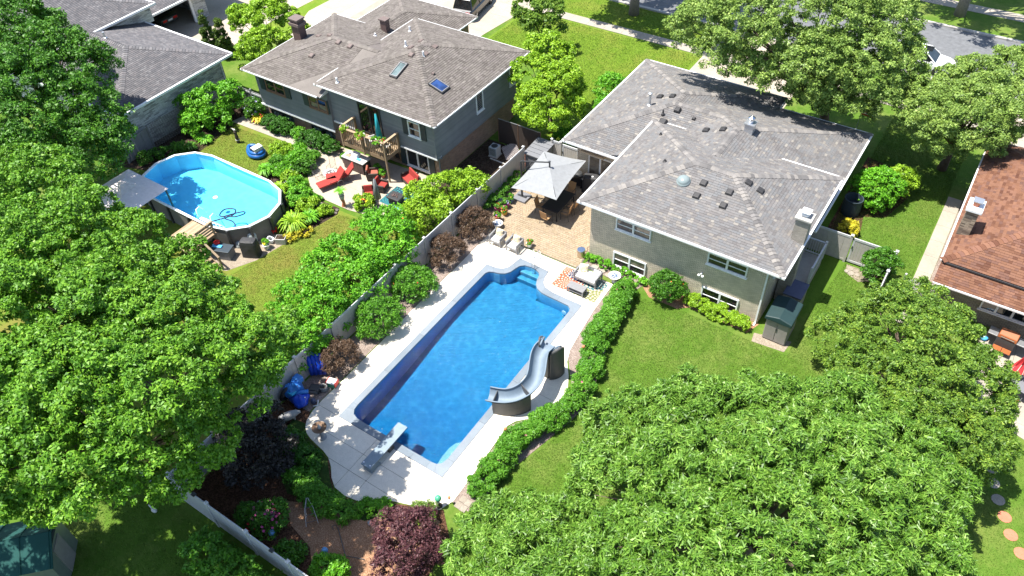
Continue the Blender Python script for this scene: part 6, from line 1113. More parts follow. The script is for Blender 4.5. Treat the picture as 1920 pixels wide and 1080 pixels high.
# ------------------------------------------------------------------ cars
def car(name, label, loc, rz, paint, suv=False, sunroof=False):
    t = thing(name, label, 'car', loc, rz); H = 1.75 if suv else 1.45; L = 2.3; W = .92
    def loft(secs, nm, mat, par=t, bev=0):
        b = MB(); n_ = len(secs[0])
        for s in secs: b.v += s
        b.f = [(j*n_+k, j*n_+(k+1)%n_, (j+1)*n_+(k+1)%n_, (j+1)*n_+k) for j in range(len(secs)-1) for k in range(n_)]+[tuple(range(n_-1,-1,-1)), tuple((len(secs)-1)*n_+k for k in range(n_))]
        return b.build(nm, mat, par, bevel=bev)
    zb = .95 if suv else .86
    def sec(x, w, z0, z1): return [(x,-w*.94,z0),(x,w*.94,z0),(x,w,z0+.2),(x,w,z1-.12),(x,w*.9,z1),(x,-w*.9,z1),(x,-w,z1-.12),(x,-w,z0+.2)]
    body = loft([sec(-L,W*.82,.42,zb-.08),sec(-L+.15,W*.95,.30,zb),sec(-L+.8,W,.22,zb),sec(L-1.4,W,.22,zb),sec(L-.5,W*.97,.24,zb-.10),sec(L-.1,W*.85,.32,zb-.22),sec(L,W*.75,.4,zb-.3)], 'body', paint, t, .04)
    xr, xf = (-L+.15,L-1.15) if suv else (-L+.75,L-1.2)
    def cab(x, w, z): return [(x,-w,zb-.05),(x,w,zb-.05),(x,w*.97,zb+.1),(x,w*.82,z),(x,-w*.82,z),(x,-w*.97,zb+.1)]
    b = MB(); tops = [(xr+(.25 if suv else .65),.70),(xf-.75,.70)]
    V = [(xr,-.84,zb-.02),(xf,-.80,zb-.02),(xf,.80,zb-.02),(xr,.84,zb-.02),(tops[0][0],-.66,H-.06),(tops[1][0],-.66,H-.06),(tops[1][0],.66,H-.06),(tops[0][0],.66,H-.06)]
    gl = b.add(V, [(0,1,5,4),(1,2,6,5),(2,3,7,6),(3,0,4,7),(4,5,6,7)]).build('greenhouse', 'glass_dark', t)
    MB().add([(tops[0][0]-.06,-.68,H-.07),(tops[1][0]+.06,-.68,H-.07),(tops[1][0]+.06,.68,H-.07),(tops[0][0]-.06,.68,H-.07),(tops[0][0]+.05,-.58,H),(tops[1][0]-.1,-.58,H),(tops[1][0]-.1,.58,H),(tops[0][0]+.05,.58,H)], [(0,1,5,4),(1,2,6,5),(2,3,7,6),(3,0,4,7),(4,5,6,7),(3,2,1,0)]).build('roof', paint, t, bevel=.02)
    if sunroof: MB().box(.05,.62,-.4,.4,H+.001,H+.012).build('sunroof', 'glass_dark', t)
    for s in (-1, 1):
        for a, c in [((xr,.845*s,zb),(tops[0][0],.67*s,H-.05)),((xf,.805*s,zb),(tops[1][0],.67*s,H-.05)),(((xr+xf)/2,.825*s,zb),((tops[0][0]+tops[1][0])/2,.67*s,H-.05))]: MB().bar(a, c, .09, .03).build('pillar', paint, t)
        MB().box(xf-.35,xf-.15,(W+.02)*s-.06*(s > 0),(W+.02)*s+.06*(s < 0)+.06*(s > 0)*0,zb,zb+.13).build('mirror', paint, t, bevel=.02)
        MB().box(L-.16,L-.04,.5*s-.16,.5*s+.16,zb-.36,zb-.24).build('headlight', 'head_lens', t, bevel=.02); MB().box(-L-.02,-L+.12,.52*s-.2,.52*s+.2,zb-.30,zb-.12).build('tail_light', 'tail_red', t, bevel=.02)
        for x in (-1.4,1.4):
            w = MB().lathe([(.18,-.1),(.33,-.1),(.34,-.07),(.34,.07),(.33,.1),(.18,.1)], 20).build('wheel', 'tyre', t); w.location = (x,.82*s,.34); w.rotation_euler = (math.pi/2,0,0); MB().lathe([(.06,-.105),(.2,-.09),(.2,.09),(.06,.105)], 16).build('rim', 'galvanised', w)
    MB().box(-L-.03,-L+.02,-.22,.22,.55,.68).build('number_plate', 'white_trim', t); MB().box(L-.06,L+.01,-.4,.4,.36,.46).build('grille', 'dark_metal', t)
    return t
car('parked_suv', 'black SUV parked on the driveway at the top edge', (-38.4,50.4,.02), 1.75, 'paint_black', True); car('parked_car', 'white car with dark sunroof parked on the street under the trees', (-4.9,59.0,.01), 0, 'paint_white', False, True); car('garaged_car', 'dark sedan with red tail lights inside the open garage', (-61.0,35.4,.02), math.pi, 'paint_green')
tag(MB().box(-58.2,-57.0,33.4,34.3,.021,.03).build('door_mat', 'black_rubber'), 'dark mat on the garage driveway behind the sedan', 'mat')
fg = thing('garden_flag', 'striped red, white and navy flag hanging on a pole under the large airy tree', 'flag', (-6.2,47.9,.006)); MB().lathe([(.02,0),(.02,2.55)], 8).build('pole', 'galvanised', fg)
for k in range(9):
    if k < 4: MB().box(.30,.75,-.006+.02*(k%2),.006+.02*(k%2),2.40-.1*k,2.50-.1*k).build('stripe', 'soap_red' if k%2 == 0 else 'white_trim', fg)
    else: MB().box(.03,.75,-.006+.02*(k%2),.006+.02*(k%2),2.40-.1*k,2.50-.1*k).build('stripe', 'soap_red' if k%2 == 0 else 'white_trim', fg)
MB().box(.03,.30,-.006,.006,2.10,2.50).build('canton', 'box_blue', fg)
# ------------------------------------------------------------------ vegetation
def crown_points(lobes, n, rng, per=38, cl=.26, inner=.62, low=-.45):
    """leaf sprays: puffs of leaves on the shells of the lobes, each dense on its upper outer side, with gaps between"""
    L = np.array(lobes, float); pr0 = cl*1.45; w = L[:,3]**2; nc = int(max(10, 2.6*w.sum()/pr0**2*.9))
    k = rng.choice(len(L), nc*2, p=w/w.sum()); d = rng.normal(size=(nc*2,3)); d /= np.linalg.norm(d, axis=1)[:,None]
    d[:,2] = np.where(d[:,2] < low, -d[:,2], d[:,2]); rad = L[k,3]*rng.uniform(max(.55,inner), 1.02, nc*2)
    c = L[k,:3]+d*rad[:,None]*np.array([1,1,.85])
    dd = np.linalg.norm(c[:,None,:]-L[None,:,:3], axis=2)/L[None,:,3]; dd[np.arange(len(k)),k] = 9
    ok = (dd.min(axis=1) > .70) & (c[:,2] > .08); c = c[ok][:nc]; d = d[ok][:nc]; rr = L[k[ok][:nc],3]; q = len(c)
    pr = np.minimum(pr0, rr*.5)*rng.uniform(.4,1.6,q); wt = pr**2/np.sum(pr**2); idx = rng.choice(q, n, p=wt)
    e = rng.normal(size=(n,3)); e /= np.linalg.norm(e, axis=1)[:,None]; ax = d[idx]*.7+np.array([0,0,.55]); e = e+ax*rng.uniform(.2,1.5,n)[:,None]; e /= np.linalg.norm(e, axis=1)[:,None]
    P = c[idx]+e*(pr[idx]*rng.uniform(.45,1.08,n))[:,None]*np.array([1,1,.72])
    return P, e
def leaves(name, lobes, n, ln, wd, mat, parent, seed=0, per=38, cl=.26, inner=.62, up=.55, low=-.45, droop=.25, jit=.75):
    rng = np.random.default_rng(seed); P, D = crown_points(lobes, n, rng, per, cl, inner, low); m = len(P)
    nr_ = D*.6+np.array([0,0,up])+rng.normal(size=P.shape)*jit; nr_ /= np.linalg.norm(nr_, axis=1)[:,None]
    t = rng.normal(size=P.shape)+D*.8; t[:,2] -= droop; t -= nr_*np.sum(t*nr_, axis=1)[:,None]; t /= np.linalg.norm(t, axis=1)[:,None]+1e-9
    s = np.cross(nr_, t); sc = rng.uniform(.5,1.45,m)[:,None]; a = t*ln*sc; b = s*wd*sc*.5; f = nr_*wd*.18*sc
    V = np.stack([P-a*.5+b*.9, P-a*.35-b*1.1+f, P+a*.6-nr_*ln*.10*sc], axis=1).reshape(-1,3); V[:,2] = np.maximum(V[:,2], .03)
    return mesh_np(name, V, np.arange(m*3).reshape(-1,3), mat, parent)
def petals(name, lobes, n, size, mat, parent, seed=0):
    rng = np.random.default_rng(seed); L = np.array(lobes, float); k = rng.integers(0, len(L), n); d = rng.normal(size=(n,3)); d[:,2] = np.abs(d[:,2]); d /= np.linalg.norm(d, axis=1)[:,None]
    P = L[k,:3]+d*L[k,3][:,None]*np.array([1.06,1.06,.95]); b = MB()
    for p, q in zip(P, d):
        q = Vector(q); u = q.orthogonal().normalized(); v = q.cross(u); ring_ = [Vector(p)+(u*math.cos(a)+v*math.sin(a))*size+q*size*.3 for a in (0,1.05,2.1,3.14,4.19,5.24)]
        b.add([tuple(x) for x in ring_]+[tuple(Vector(p)-q*size*.2)], [(6,i,(i+1)%6) for i in range(6)])
    return b.build(name, mat, parent, world=True)
def tree(name, label, cat, lobes, n, ln, wd, mat, base, r=.2, bark='bark', seed=0, group=None, fork=.4, trunk=True, tmax=10, **kw):
    t = thing(name, label, cat, (base[0],base[1],0), 0, group); rnd = random.Random(seed); leaves('crown' if trunk else 'foliage', lobes, n, ln, wd, mat, t, seed, **kw)
    zc = sum(l[2] for l in lobes)/len(lobes); cx = sum(l[0] for l in lobes)/len(lobes); cy = sum(l[1] for l in lobes)/len(lobes)
    b = MB(); fk = (base[0]+(cx-base[0])*.25, base[1]+(cy-base[1])*.25, max(.15, zc*fork))
    b.tube([(base[0],base[1],-.1),(base[0]*.5+fk[0]*.5+.03,base[1]*.5+fk[1]*.5,fk[2]*.5),fk], [r*1.35,r,r*.85], 10)
    for l in sorted(lobes, key=lambda q: -q[3])[:tmax]:
        mid = ((fk[0]+l[0])/2+rnd.uniform(-.2,.2)*r*3, (fk[1]+l[1])/2, (fk[2]+l[2])/2+.1*l[3]); b.tube([fk, mid, (l[0],l[1],l[2])], [r*.55,r*.35,r*.12], 6)
        for q in range(2): a = rnd.uniform(0,6.28); e = (l[0]+l[3]*.7*math.cos(a), l[1]+l[3]*.7*math.sin(a), l[2]+l[3]*rnd.uniform(-.1,.6)); b.tube([mid, ((mid[0]+e[0])/2,(mid[1]+e[1])/2,(mid[2]+e[2])/2+.05), e], [r*.25,r*.16,r*.05], 5)
    b.build('trunk' if trunk else 'stem', bark, t, world=True, smooth=True); return t
def shrub(label, lobes, n, ln, wd, mat, seed=0, name='shrub', cat='shrub', group=None, flowers=(), **kw):
    base = (sum(l[0] for l in lobes)/len(lobes), sum(l[1] for l in lobes)/len(lobes)); kw.setdefault('per', 22); kw.setdefault('cl', .13)
    t = tree(name, label, cat, lobes, n, ln, wd, mat, base, .05, 'bark', seed, group, .2, False, 6, **kw)
    for k, (m_n, cnt, sz) in enumerate(flowers): petals('flower', lobes, cnt, sz, m_n, t, seed+k)
    return t
BR1=[(-6.9,17.4,3.2,2.05),(-4.8,18.6,4.2,1.99),(-2.3,19.7,4.8,2.04),(-0.1,21.2,4.6,1.95),(2.4,21.7,3.8,1.94),(3.9,20.9,3.2,1.59),(-6.0,14.7,3.6,1.90),(-3.8,15.5,5.2,2.09),(-1.5,16.5,5.8,2.21),(0.7,18.1,5.4,2.24),(2.9,18.8,4.4,2.06),(-2.5,13.0,5.4,2.02),(-0.5,14.2,6.0,2.23),(1.6,15.5,5.6,2.08),(3.9,17.2,4.2,1.80),(-4.4,12.3,4.2,1.66),(-2.2,11.7,4.8,1.89),(0.3,12.8,5.4,2.00),(2.5,14.1,5.0,2.02)]
BR2=[(-9.2,11.2,3.0,1.45),(-7.5,11.8,3.4,1.5),(-7.3,13.3,2.8,0.9),(-8.8,9.6,3.2,1.33),(-6.8,9.9,3.8,1.74),(-5.5,10.9,3.4,1.48)]
LBA=[(-34.4,11.1,8.4,2.43),(-31.2,11.3,8.4,1.76),(-28.0,11.6,8.2,1.59),(-26.2,12.1,7.6,1.25),(-28.6,8.7,9.4,2.55),(-25.5,9.3,9.0,2.08),(-23.8,10.4,8.2,1.69),(-23.9,12.0,7.0,1.01),(-26.1,6.3,9.6,2.54),(-23.8,7.4,9.6,2.32),(-31.8,7.3,9.0,2.39),(-27.3,4.6,9.0,2.34),(-38.7,12.8,7.5,1.06),(-39.5,11.3,7.5,1.83),(-33.5,9.0,7.0,2.0),(-30.5,9.0,6.5,2.0),(-27.0,8.0,6.5,2.2)]
LBB=[(-21.6,8.3,9.2,2.11),(-23.8,4.5,9.0,2.40),(-20.8,5.1,9.8,2.27),(-19.2,6.3,9.6,2.11),(-19.1,8.3,9.0,1.68),(-18.9,9.8,8.8,1.25),(-18.6,8.5,7.6,1.15),(-21.6,2.9,8.6,2.09),(-19.6,3.7,8.6,1.80),(-18.6,5.2,8.4,1.76),(-18.4,6.6,7.4,1.30),(-20.7,2.3,7.6,1.04),(-22.0,1.7,7.6,1.23),(-18.3,5.3,6.8,0.92),(-19.9,11.8,7.0,0.95),(-20.8,10.3,8.4,1.21),(-19.1,9.9,7.0,0.81),(-24.2,2.7,8.4,1.81),(-23.2,3.6,6.4,1.9),(-22.6,4.9,6.2,1.6),(-21.6,3.9,6.6,1.5),(-25.2,4.4,6.6,1.8),(-24.6,1.0,8.0,1.9),(-24.6,-1.0,8.0,2.0),(-22.6,-1.2,7.8,1.9),(-26.3,.2,8.0,2.0)]
UL=[(-51.5,20.4,8.0,2.63),(-47.5,19.8,7.6,2.53),(-45.9,20.8,6.8,2.08),(-44.7,16.6,7.6,2.97),(-43.1,18.1,6.6,2.42),(-41.3,18.4,5.6,1.82),(-41.9,14.9,6.4,2.59),(-40.4,16.3,5.4,2.06),(-41.1,18.7,4.6,1.08),(-49.4,17.1,8.0,2.79),(-43.6,13.4,7.0,2.27),(-50.4,22.3,7.4,1.34),(-41.8,13.9,6.0,2.0),(-40.3,15.2,5.4,1.74),(-43.1,12.9,6.5,2.26),(-40.0,17.2,5.0,1.4),(-43.4,14.4,6.8,2.02),(-45.5,17.0,5.2,2.0),(-43.0,16.5,4.6,1.8)]
RT=[(-1.1,27.3,2.8,1.68),(0.5,28.7,3.4,1.91),(2.2,28.5,3.6,1.85),(0.6,24.7,3.6,1.88),(2.4,25.0,4.2,2.04),(3.9,27.0,3.4,1.66),(4.8,26.5,2.8,1.10),(-0.1,30.0,2.6,1.49),(1.0,30.9,2.8,1.49),(3.8,23.4,3.6,1.66),(5.0,24.5,2.8,1.27),(2.2,23.1,3.8,1.88)]
TRa=[(-15.9,43.5,7.0,2.05),(-13.3,43.4,8.0,2.3),(-11.0,44.4,8.4,2.75),(-8.7,45.7,8.2,2.46),(-6.7,47.6,7.6,2.3),(-5.4,48.4,6.6,1.2),(-14.1,42.6,6.3,1.4),(-11.7,43.2,6.3,1.7),(-9.0,43.2,6.8,2.2),(-6.7,44.4,6.6,2.27),(-7.4,43.4,5.3,1.60),(-5.7,44.0,5.3,1.66),(-9.6,43.6,5.4,1.5),(-5.3,46.0,5.8,1.4),(-8.2,46.6,5.0,1.8),(-10.8,46.0,5.6,1.8),(-6.5,46.5,4.5,2.0),(-9.3,46.9,4.8,2.2),(-4.6,46.0,4.4,1.4),(-12.4,45.4,5.8,1.9),(-7.9,44.9,4.2,1.4),(-9.0,45.4,3.6,1.5),(-6.5,45.6,3.4,1.4),(-11.6,46.2,4.0,1.6),(-13.6,44.6,5.0,1.3),(-4.6,46.8,6.2,1.2),(-4.0,45.8,5.0,1.2),(-12.4,42.6,6.0,1.4),(-14.0,42.2,6.2,1.3),(-10.9,42.6,5.6,1.4)]
TRb=[(-2.3,45.2,5.2,1.51),(-0.6,46.7,5.8,1.80),(1.0,48.9,6.0,1.67),(-2.2,44.2,4.6,1.50),(-0.2,44.5,5.2,2.05),(1.6,45.6,5.4,1.89),(-1.4,44.2,3.8,1.21),(0.9,44.8,4.2,1.33),(2.3,47.4,5.8,1.77),(-.4,46.0,3.8,1.5),(-1.0,45.3,2.9,1.2),(.8,46.3,3.4,1.4),(-2.2,46.4,5.4,1.2),(-1.6,47.4,5.6,1.2)]
MID1=[(-25.0,40.6,4.2,1.58),(-24.5,37.8,4.2,1.29),(-22.6,38.5,4.0,1.28),(-23.2,37.1,3.4,1.69),(-23.3,35.9,2.8,1.0),(-22.2,36.3,2.6,1.1),(-21.9,37.9,2.8,1.02)]
MID2=[(-31.0,47.2,3.2,1.12),(-29.5,47.5,3.2,1.19),(-29.9,46.7,2.4,1.00),(-29.1,47.7,2.4,0.80)]
TLB=[(-46.5,34.1,4.0,1.47),(-45.4,35.2,4.2,1.63),(-43.9,35.5,3.6,1.09),(-44.5,32.8,3.2,1.45),(-43.4,33.5,3.2,1.2),(-45.0,32.0,2.4,0.99)]
tree('broadleaf_tree', 'large tree with long glossy leaves filling the lower right', 'tree', BR1, 290000, .205, .055, 'leaf_lance', (-1.2,16.4), .22, seed=1, cl=.20, per=30, droop=.1, tmax=19)
tree('broadleaf_tree', 'smaller glossy-leaved tree at the bottom centre below the hedge', 'tree', BR2, 72000, .205, .055, 'leaf_lance', (-7.4,10.8), .13, seed=2, cl=.20, per=30, droop=.1)
tree('maple_tree', 'tall bright green maple over the beige gazebo on the left', 'tree', LBA, 240000, .11, .085, 'leaf_maple', (-28.6,9.2), .34, seed=3, cl=.21, tmax=13)
tree('maple_tree', 'tall maple at lower left shading the pool deck corner', 'tree', LBB, 250000, .11, .085, 'leaf_maple', (-25.6,5.4), .3, seed=4, cl=.21, tmax=18)
tree('maple_tree', 'dark green maple in front of the slate roof at upper left', 'tree', UL, 150000, .13, .10, 'leaf_deep', (-46.2,17.6), .32, seed=5, cl=.26, tmax=12)
tree('ornamental_tree', 'round olive-green tree with yellow tips left of the red parasol', 'tree', RT, 170000, .105, .062, 'leaf_olive', (1.8,26.4), .18, seed=6, cl=.17, tmax=12)
tree('street_tree', 'large airy tree overhanging the front of the grey roof', 'tree', TRa, 210000, .12, .08, 'leaf_street', (-8.0,47.3), .3, seed=7, cl=.22, tmax=13)
tree('street_tree', 'wide pale green tree beside the red-brown roof', 'tree', TRb, 130000, .115, .07, 'leaf_street', (-.6,47.0), .22, seed=8, cl=.22)
tree('ornamental_tree', 'bright yellow-green tree between the two middle houses', 'tree', MID1, 52000, .13, .10, 'leaf_bright', (-23.4,38.2), .13, seed=9, cl=.22)
tree('ornamental_tree', 'small rounded tree on the front lawn near the pavement', 'tree', MID2, 9000, .17, .12, 'leaf_olive', (-29.8,47.2), .1, seed=10, cl=.26)
tree('ornamental_tree', 'bright yellow-green tree beside the brown chimney', 'tree', TLB, 42000, .135, .105, 'leaf_bright', (-45.0,33.8), .13, seed=11, cl=.22)
# street trees of which little but trunk and shade shows
for i, (x, y, lb, s) in enumerate([(-26.5,56.2,'street tree trunk standing between pavement and road',12),(-4.1,68.6,'thick street tree trunk on the far verge',13)]):
    lob = [(x+a,y+b_,9.6+c,2.4) for a, b_, c in [(-3.4,-2.6,0),(0,-3.4,0),(3.4,-2.6,.3),(-4.4,.4,.4),(4.2,.6,.3),(-2.6,2.6,0),(2.4,2.8,.6),(0,0,2),(-.6,4.4,.3)]]
    tree('street_tree', lb, 'tree', lob, 22000, .3, .2, 'leaf_street', (x,y), .34, 'bark_pale', seed=s, cl=.5)
for i, (x, y, h) in enumerate([(-52.2,34.1,3.4),(-50.6,34.2,3.2)]):
    lob = [(x,y,.35+k*.42,.52*(1-k/9)+.10) for k in range(int(h/.42))]
    tree('arborvitae', ['slim columnar arborvitae nearer the garage driveway','slim columnar arborvitae beside the yellow-green tree'][i], 'tree', lob, 14000, .13, .06, 'leaf_conifer', (x,y), .06, seed=20+i, group='columnar arborvitae', cl=.1, per=20, up=.3)
# bushes along the fence, left yard side
H1=[(-23.4,14.5,1.6,1.03),(-23.6,15.8,1.8,1.18),(-24.9,15.3,1.8,0.92),(-23.0,15.6,1.4,0.65),(-25.0,16.7,2.0,1.21),(-23.8,17.2,1.9,1.20)]
H2=[(-25.3,18.8,1.9,1.25),(-23.8,18.8,1.7,1.2),(-25.5,20.2,1.9,1.28),(-24.0,20.4,1.8,1.2),(-23.2,19.6,1.4,0.83)]
H3=[(-25.0,21.8,2.0,1.16),(-24.4,23.0,2.2,1.31),(-23.3,22.2,1.8,1.00),(-23.6,21.2,1.7,0.99),(-25.7,23.5,2.0,0.74)]
H4=[(-25.4,26.9,1.5,0.94),(-24.6,28.0,1.7,1.00),(-23.6,28.9,1.6,1.0),(-23.3,29.6,1.4,0.63)]
H5=[(-25.0,24.9,1.3,0.85),(-24.2,25.8,1.4,0.98),(-23.5,26.5,1.4,0.67),(-24.0,24.1,1.2,0.60)]
for i, (l, m_n, n, lb) in enumerate([(H1,'leaf_vine',15000,'dense green vine bush over the fence nearest the inflatables'),(H2,'leaf_vine',15000,'dense green vine bush over the fence, second from the inflatables'),(H3,'leaf_vine',13000,'dense green vine bush with orange trumpets behind the second burgundy shrub'),(H5,'leaf_bright',9000,'light yellow-green bush between the vine bush and the teal rug'),(H4,'leaf_bright',11000,'light yellow-green bush against the fence by the soil bed')]):
    lo = [(a,b_,c*.55,d) for a, b_, c, d in l]; shrub(lb, l+lo, n, .13, .085, m_n, 30+i, 'vine_bush', 'bush', 'bushes over the long fence', [('petal_orange',5,.05)] if i in (1,2) else (), cl=.2)
# shrubs between fence and deck
def ballsh(x, y, r, h): return [(x,y,h*.55,r*.85),(x+r*.35,y+r*.2,h*.5,r*.7),(x-r*.35,y-r*.1,h*.5,r*.7),(x,y+r*.35,h*.45,r*.65),(x+.1,y-r*.35,h*.42,r*.68),(x,y,h*.75,r*.55)]
for i, (x, y, r, h, m_n, lb, fl) in enumerate([(-21.85,27.2,1.0,1.45,'leaf_burgundy','burgundy-brown barberry shrub beside the flower pots',()),(-21.75,24.4,.98,1.45,'leaf_burgundy','burgundy-brown barberry shrub, second from the patio',()),(-21.65,15.5,.92,1.35,'leaf_burgundy','burgundy-brown barberry shrub beside the inflatables',()),(-21.75,21.4,1.15,1.45,'leaf_hedge','green flowering shrub just below the second barberry',[('petal_red',10,.04)]),(-21.7,18.5,1.15,1.5,'leaf_hedge','olive-green rounded shrub above the lower barberry',[('petal_pink',5,.04)])]):
    spiky = m_n == 'leaf_burgundy'; shrub(lb, ballsh(x,y,r,h), 7500 if spiky else 9500, .11 if spiky else .10, .035 if spiky else .06, m_n, 40+i, 'shrub', 'shrub', None, fl, jit=.9, cl=.16)
PR=[(-13.1,9.5,1.8,0.83),(-12.3,10.0,1.8,0.83),(-12.1,9.0,2.0,1.01),(-11.5,9.6,1.6,0.62),(-11.9,8.3,1.5,0.91)]
tree('plum_shrub', 'dark plum-leaved small tree at the bottom of the mulch bed', 'tree', PR+[(a,b_,c*.6,d*.9) for a, b_, c, d in PR], 17000, .10, .055, 'leaf_plum', (-12.3,9.2), .06, seed=50, cl=.18, per=24, fork=.2)
DB=[(-22.0,9.4,1.6,0.85),(-21.0,10.1,1.9,1.0),(-19.9,9.7,1.7,0.85),(-20.3,8.8,1.6,0.95),(-20.6,8.1,1.2,0.65)]
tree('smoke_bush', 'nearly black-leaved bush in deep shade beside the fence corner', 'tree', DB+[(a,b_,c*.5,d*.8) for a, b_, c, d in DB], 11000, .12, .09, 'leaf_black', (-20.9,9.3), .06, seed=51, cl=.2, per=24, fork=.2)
# peony hedge along the deck
def hedge(label, pts, r, h, n, mat, seed, flowers=(), ln=.10, wd=.045, name='hedge', **kw):
    rnd = random.Random(seed); lob = []
    for (x0,y0), (x1,y1) in zip(pts, pts[1:]):
        L = math.hypot(x1-x0,y1-y0); k = max(1, int(L/(r*.5)))
        for i in range(k): t = i/k; lob.append((x0+(x1-x0)*t+rnd.uniform(-.12,.12), y0+(y1-y0)*t+rnd.uniform(-.12,.12), h*rnd.uniform(.5,.68), r*rnd.uniform(.8,1.1)))
    lob.append((pts[-1][0],pts[-1][1],h*.55,r*.9)); shr = shrub(label, lob, n, ln, wd, mat, seed, name, 'hedge', None, flowers, low=-.7, **kw); return shr
hedge('long leafy green hedge curving from the sofa corner past the slide', [(-12.0,27.2),(-11.75,25.6),(-11.7,24.0),(-11.45,22.6),(-10.95,21.6),(-10.75,20.6),(-10.7,19.6)], .50, .80, 56000, 'leaf_hedge', 60, [('petal_pink',16,.055),('petal_white',8,.05)])
hedge('leafy green hedge below the slide curving to the deck corner', [(-10.75,18.7),(-11.3,17.8),(-11.7,16.6),(-11.85,15.4),(-11.85,14.4),(-11.9,13.4)], .48, .72, 44000, 'leaf_hedge', 61, [('petal_pink',7,.05),('petal_white',5,.05)])
hedge('bright clipped shrub row under the lower right window', [(-8.95,28.35),(-7.8,28.3),(-6.6,28.3),(-5.75,28.3)], .34, .5, 20000, 'leaf_bright', 62, (), .075, .05)
hedge('trailing green ground plants along the flagstone border', [(-15.0,28.62),(-14.2,28.6),(-13.3,28.45),(-12.2,28.3),(-11.6,28.45)], .22, .34, 6500, 'leaf_vine', 63, (), .07, .055)
shrub('dark rounded shrub against the cream brick wall', ballsh(-10.2,28.2,.95,1.5), 9500, .09, .055, 'leaf_deep', 64, jit=.9, flowers=[('petal_orange',6,.03)])
for i, (x, y, r) in enumerate([(-14.9,28.15,.2),(-14.45,28.2,.22),(-13.95,28.12,.2),(-13.5,28.0,.22),(-12.6,27.75,.24),(-12.2,27.9,.2)]):
    tag(MB().prism([(x+r*math.cos(a)*random.uniform(.8,1.15), y+r*.8*math.sin(a)*random.uniform(.8,1.15)) for a in np.linspace(0,5.5,8)], 0, .07).build('border_stone', 'flagstone', bevel=.01), 'tan flat border stone by the trailing plants, %s from the patio' % ['first','second','third','fourth','fifth','sixth'][i], 'stone', 'flagstone border')
# right side yard
shrub('large round green shrub beside the grey roof eave', ballsh(-3.3,41.6,1.35,2.2)+ballsh(-3.0,41.2,.9,1.2), 11000, .13, .075, 'leaf_vine', 65); shrub('pale yellow-green shrub behind the large round shrub', ballsh(-2.3,43.2,.95,1.8), 7000, .13, .08, 'leaf_bright', 66); shrub('small golden flowering bush behind the beige fence', ballsh(-3.7,38.0,.5,.8), 2600, .11, .06, 'leaf_gold', 67)
tree('small_round_tree', 'small dark round tree on the fence corner beside the gate', 'tree', [(-1.35,35.1,1.3,.72),(-1.0,35.0,1.4,.6),(-1.6,35.2,1.2,.55),(-1.2,35.0,1.75,.5),(-1.3,34.8,.9,.6)], 9000, .10, .065, 'leaf_deep', (-1.3,35.1), .06, seed=68, cl=.14, per=22)
shrub('sparse olive bush behind the gate on the side lawn', ballsh(-2.0,36.6,.75,.6), 2200, .09, .04, 'leaf_olive', 69)
# between the houses and in front
shrub('leafy green shrub against the long grey roof edge', ballsh(-21.8,43.6,1.25,1.9)+ballsh(-21.0,41.6,1.0,1.3), 9500, .14, .07, 'leaf_vine', 70); shrub('low green shrub behind the storage shed', ballsh(-21.6,37.3,.85,1.3), 4500, .12, .07, 'leaf_vine', 71); shrub('low shrub at the front corner of the grey roof', ballsh(-20.2,46.2,.7,.9), 3500, .11, .07, 'leaf_hedge', 72)
# left yard
IVY=[(-45.0,26.5,1.6,0.95),(-44.2,27.5,1.8,.95),(-43.7,28.7,1.8,0.81),(-44.1,25.9,1.0,0.95),(-43.3,26.9,1.0,0.85)]
shrub('big leafy green bush in front of the ledgestone wall', IVY+[(a,b_,c*.5,d) for a, b_, c, d in IVY], 13000, .15, .10, 'leaf_vine', 73, cl=.2)
def boxhedge(label, x0, x1, y, r, h, seed): return hedge(label, [(x0,y),(x1,y)], r, h, 12000, 'leaf_box', seed, (), .085, .06, 'clipped_hedge', cl=.09, inner=.9)
boxhedge('clipped dark green boxwood under the left basement window', -40.6, -38.5, 28.85, .5, .78, 74); boxhedge('clipped dark green boxwood nearer the balcony', -36.8, -34.6, 28.9, .5, .78, 75)
shrub('small light green plant between the two clipped boxwoods', ballsh(-37.6,28.9,.5,.7), 2200, .08, .06, 'leaf_vine', 76)
shrub('purple-flowered bush beside the grey board fence', ballsh(-42.3,29.3,.75,1.5), 4500, .10, .06, 'leaf_deep', 77, flowers=[('petal_lilac',45,.06)])
def spray(label, x, y, r, h, n, mat, seed, w=.05, name='leafy_plant', flowers=()):
    """arching strap leaves from one crown"""
    t = thing(name, label, 'plant', (x,y,.012)); rng = np.random.default_rng(seed); V = []; Q = []
    for i in range(n):
        a = rng.uniform(0,2*math.pi); rr = r*rng.uniform(.5,1.1); hh = h*rng.uniform(.6,1.1); d = np.array([math.cos(a),math.sin(a),0]); s = np.array([-math.sin(a),math.cos(a),0])*w
        pts = [d*.04, d*rr*.4+np.array([0,0,hh*.8]), d*rr*.8+np.array([0,0,hh]), d*rr*1.15+np.array([0,0,hh*.62])]
        k = len(V)
        for p_, f in zip(pts, (.5,1,.8,.12)): V += [p_-s*f, p_+s*f]
        Q += [(k,k+1,k+3,k+2),(k+2,k+3,k+5,k+4),(k+4,k+5,k+7,k+6)]
    mesh_np('foliage', np.array(V), np.array(Q), mat, t, world=False); MB().lathe([(.05,0),(.03,.1)], 6).build('crown_base', 'bark', t)
    for j, (m_n, cnt, sz) in enumerate(flowers): petals('flower', [(x,y,h*.6,r*.8)], cnt, sz, m_n, t, seed+j)
    return t
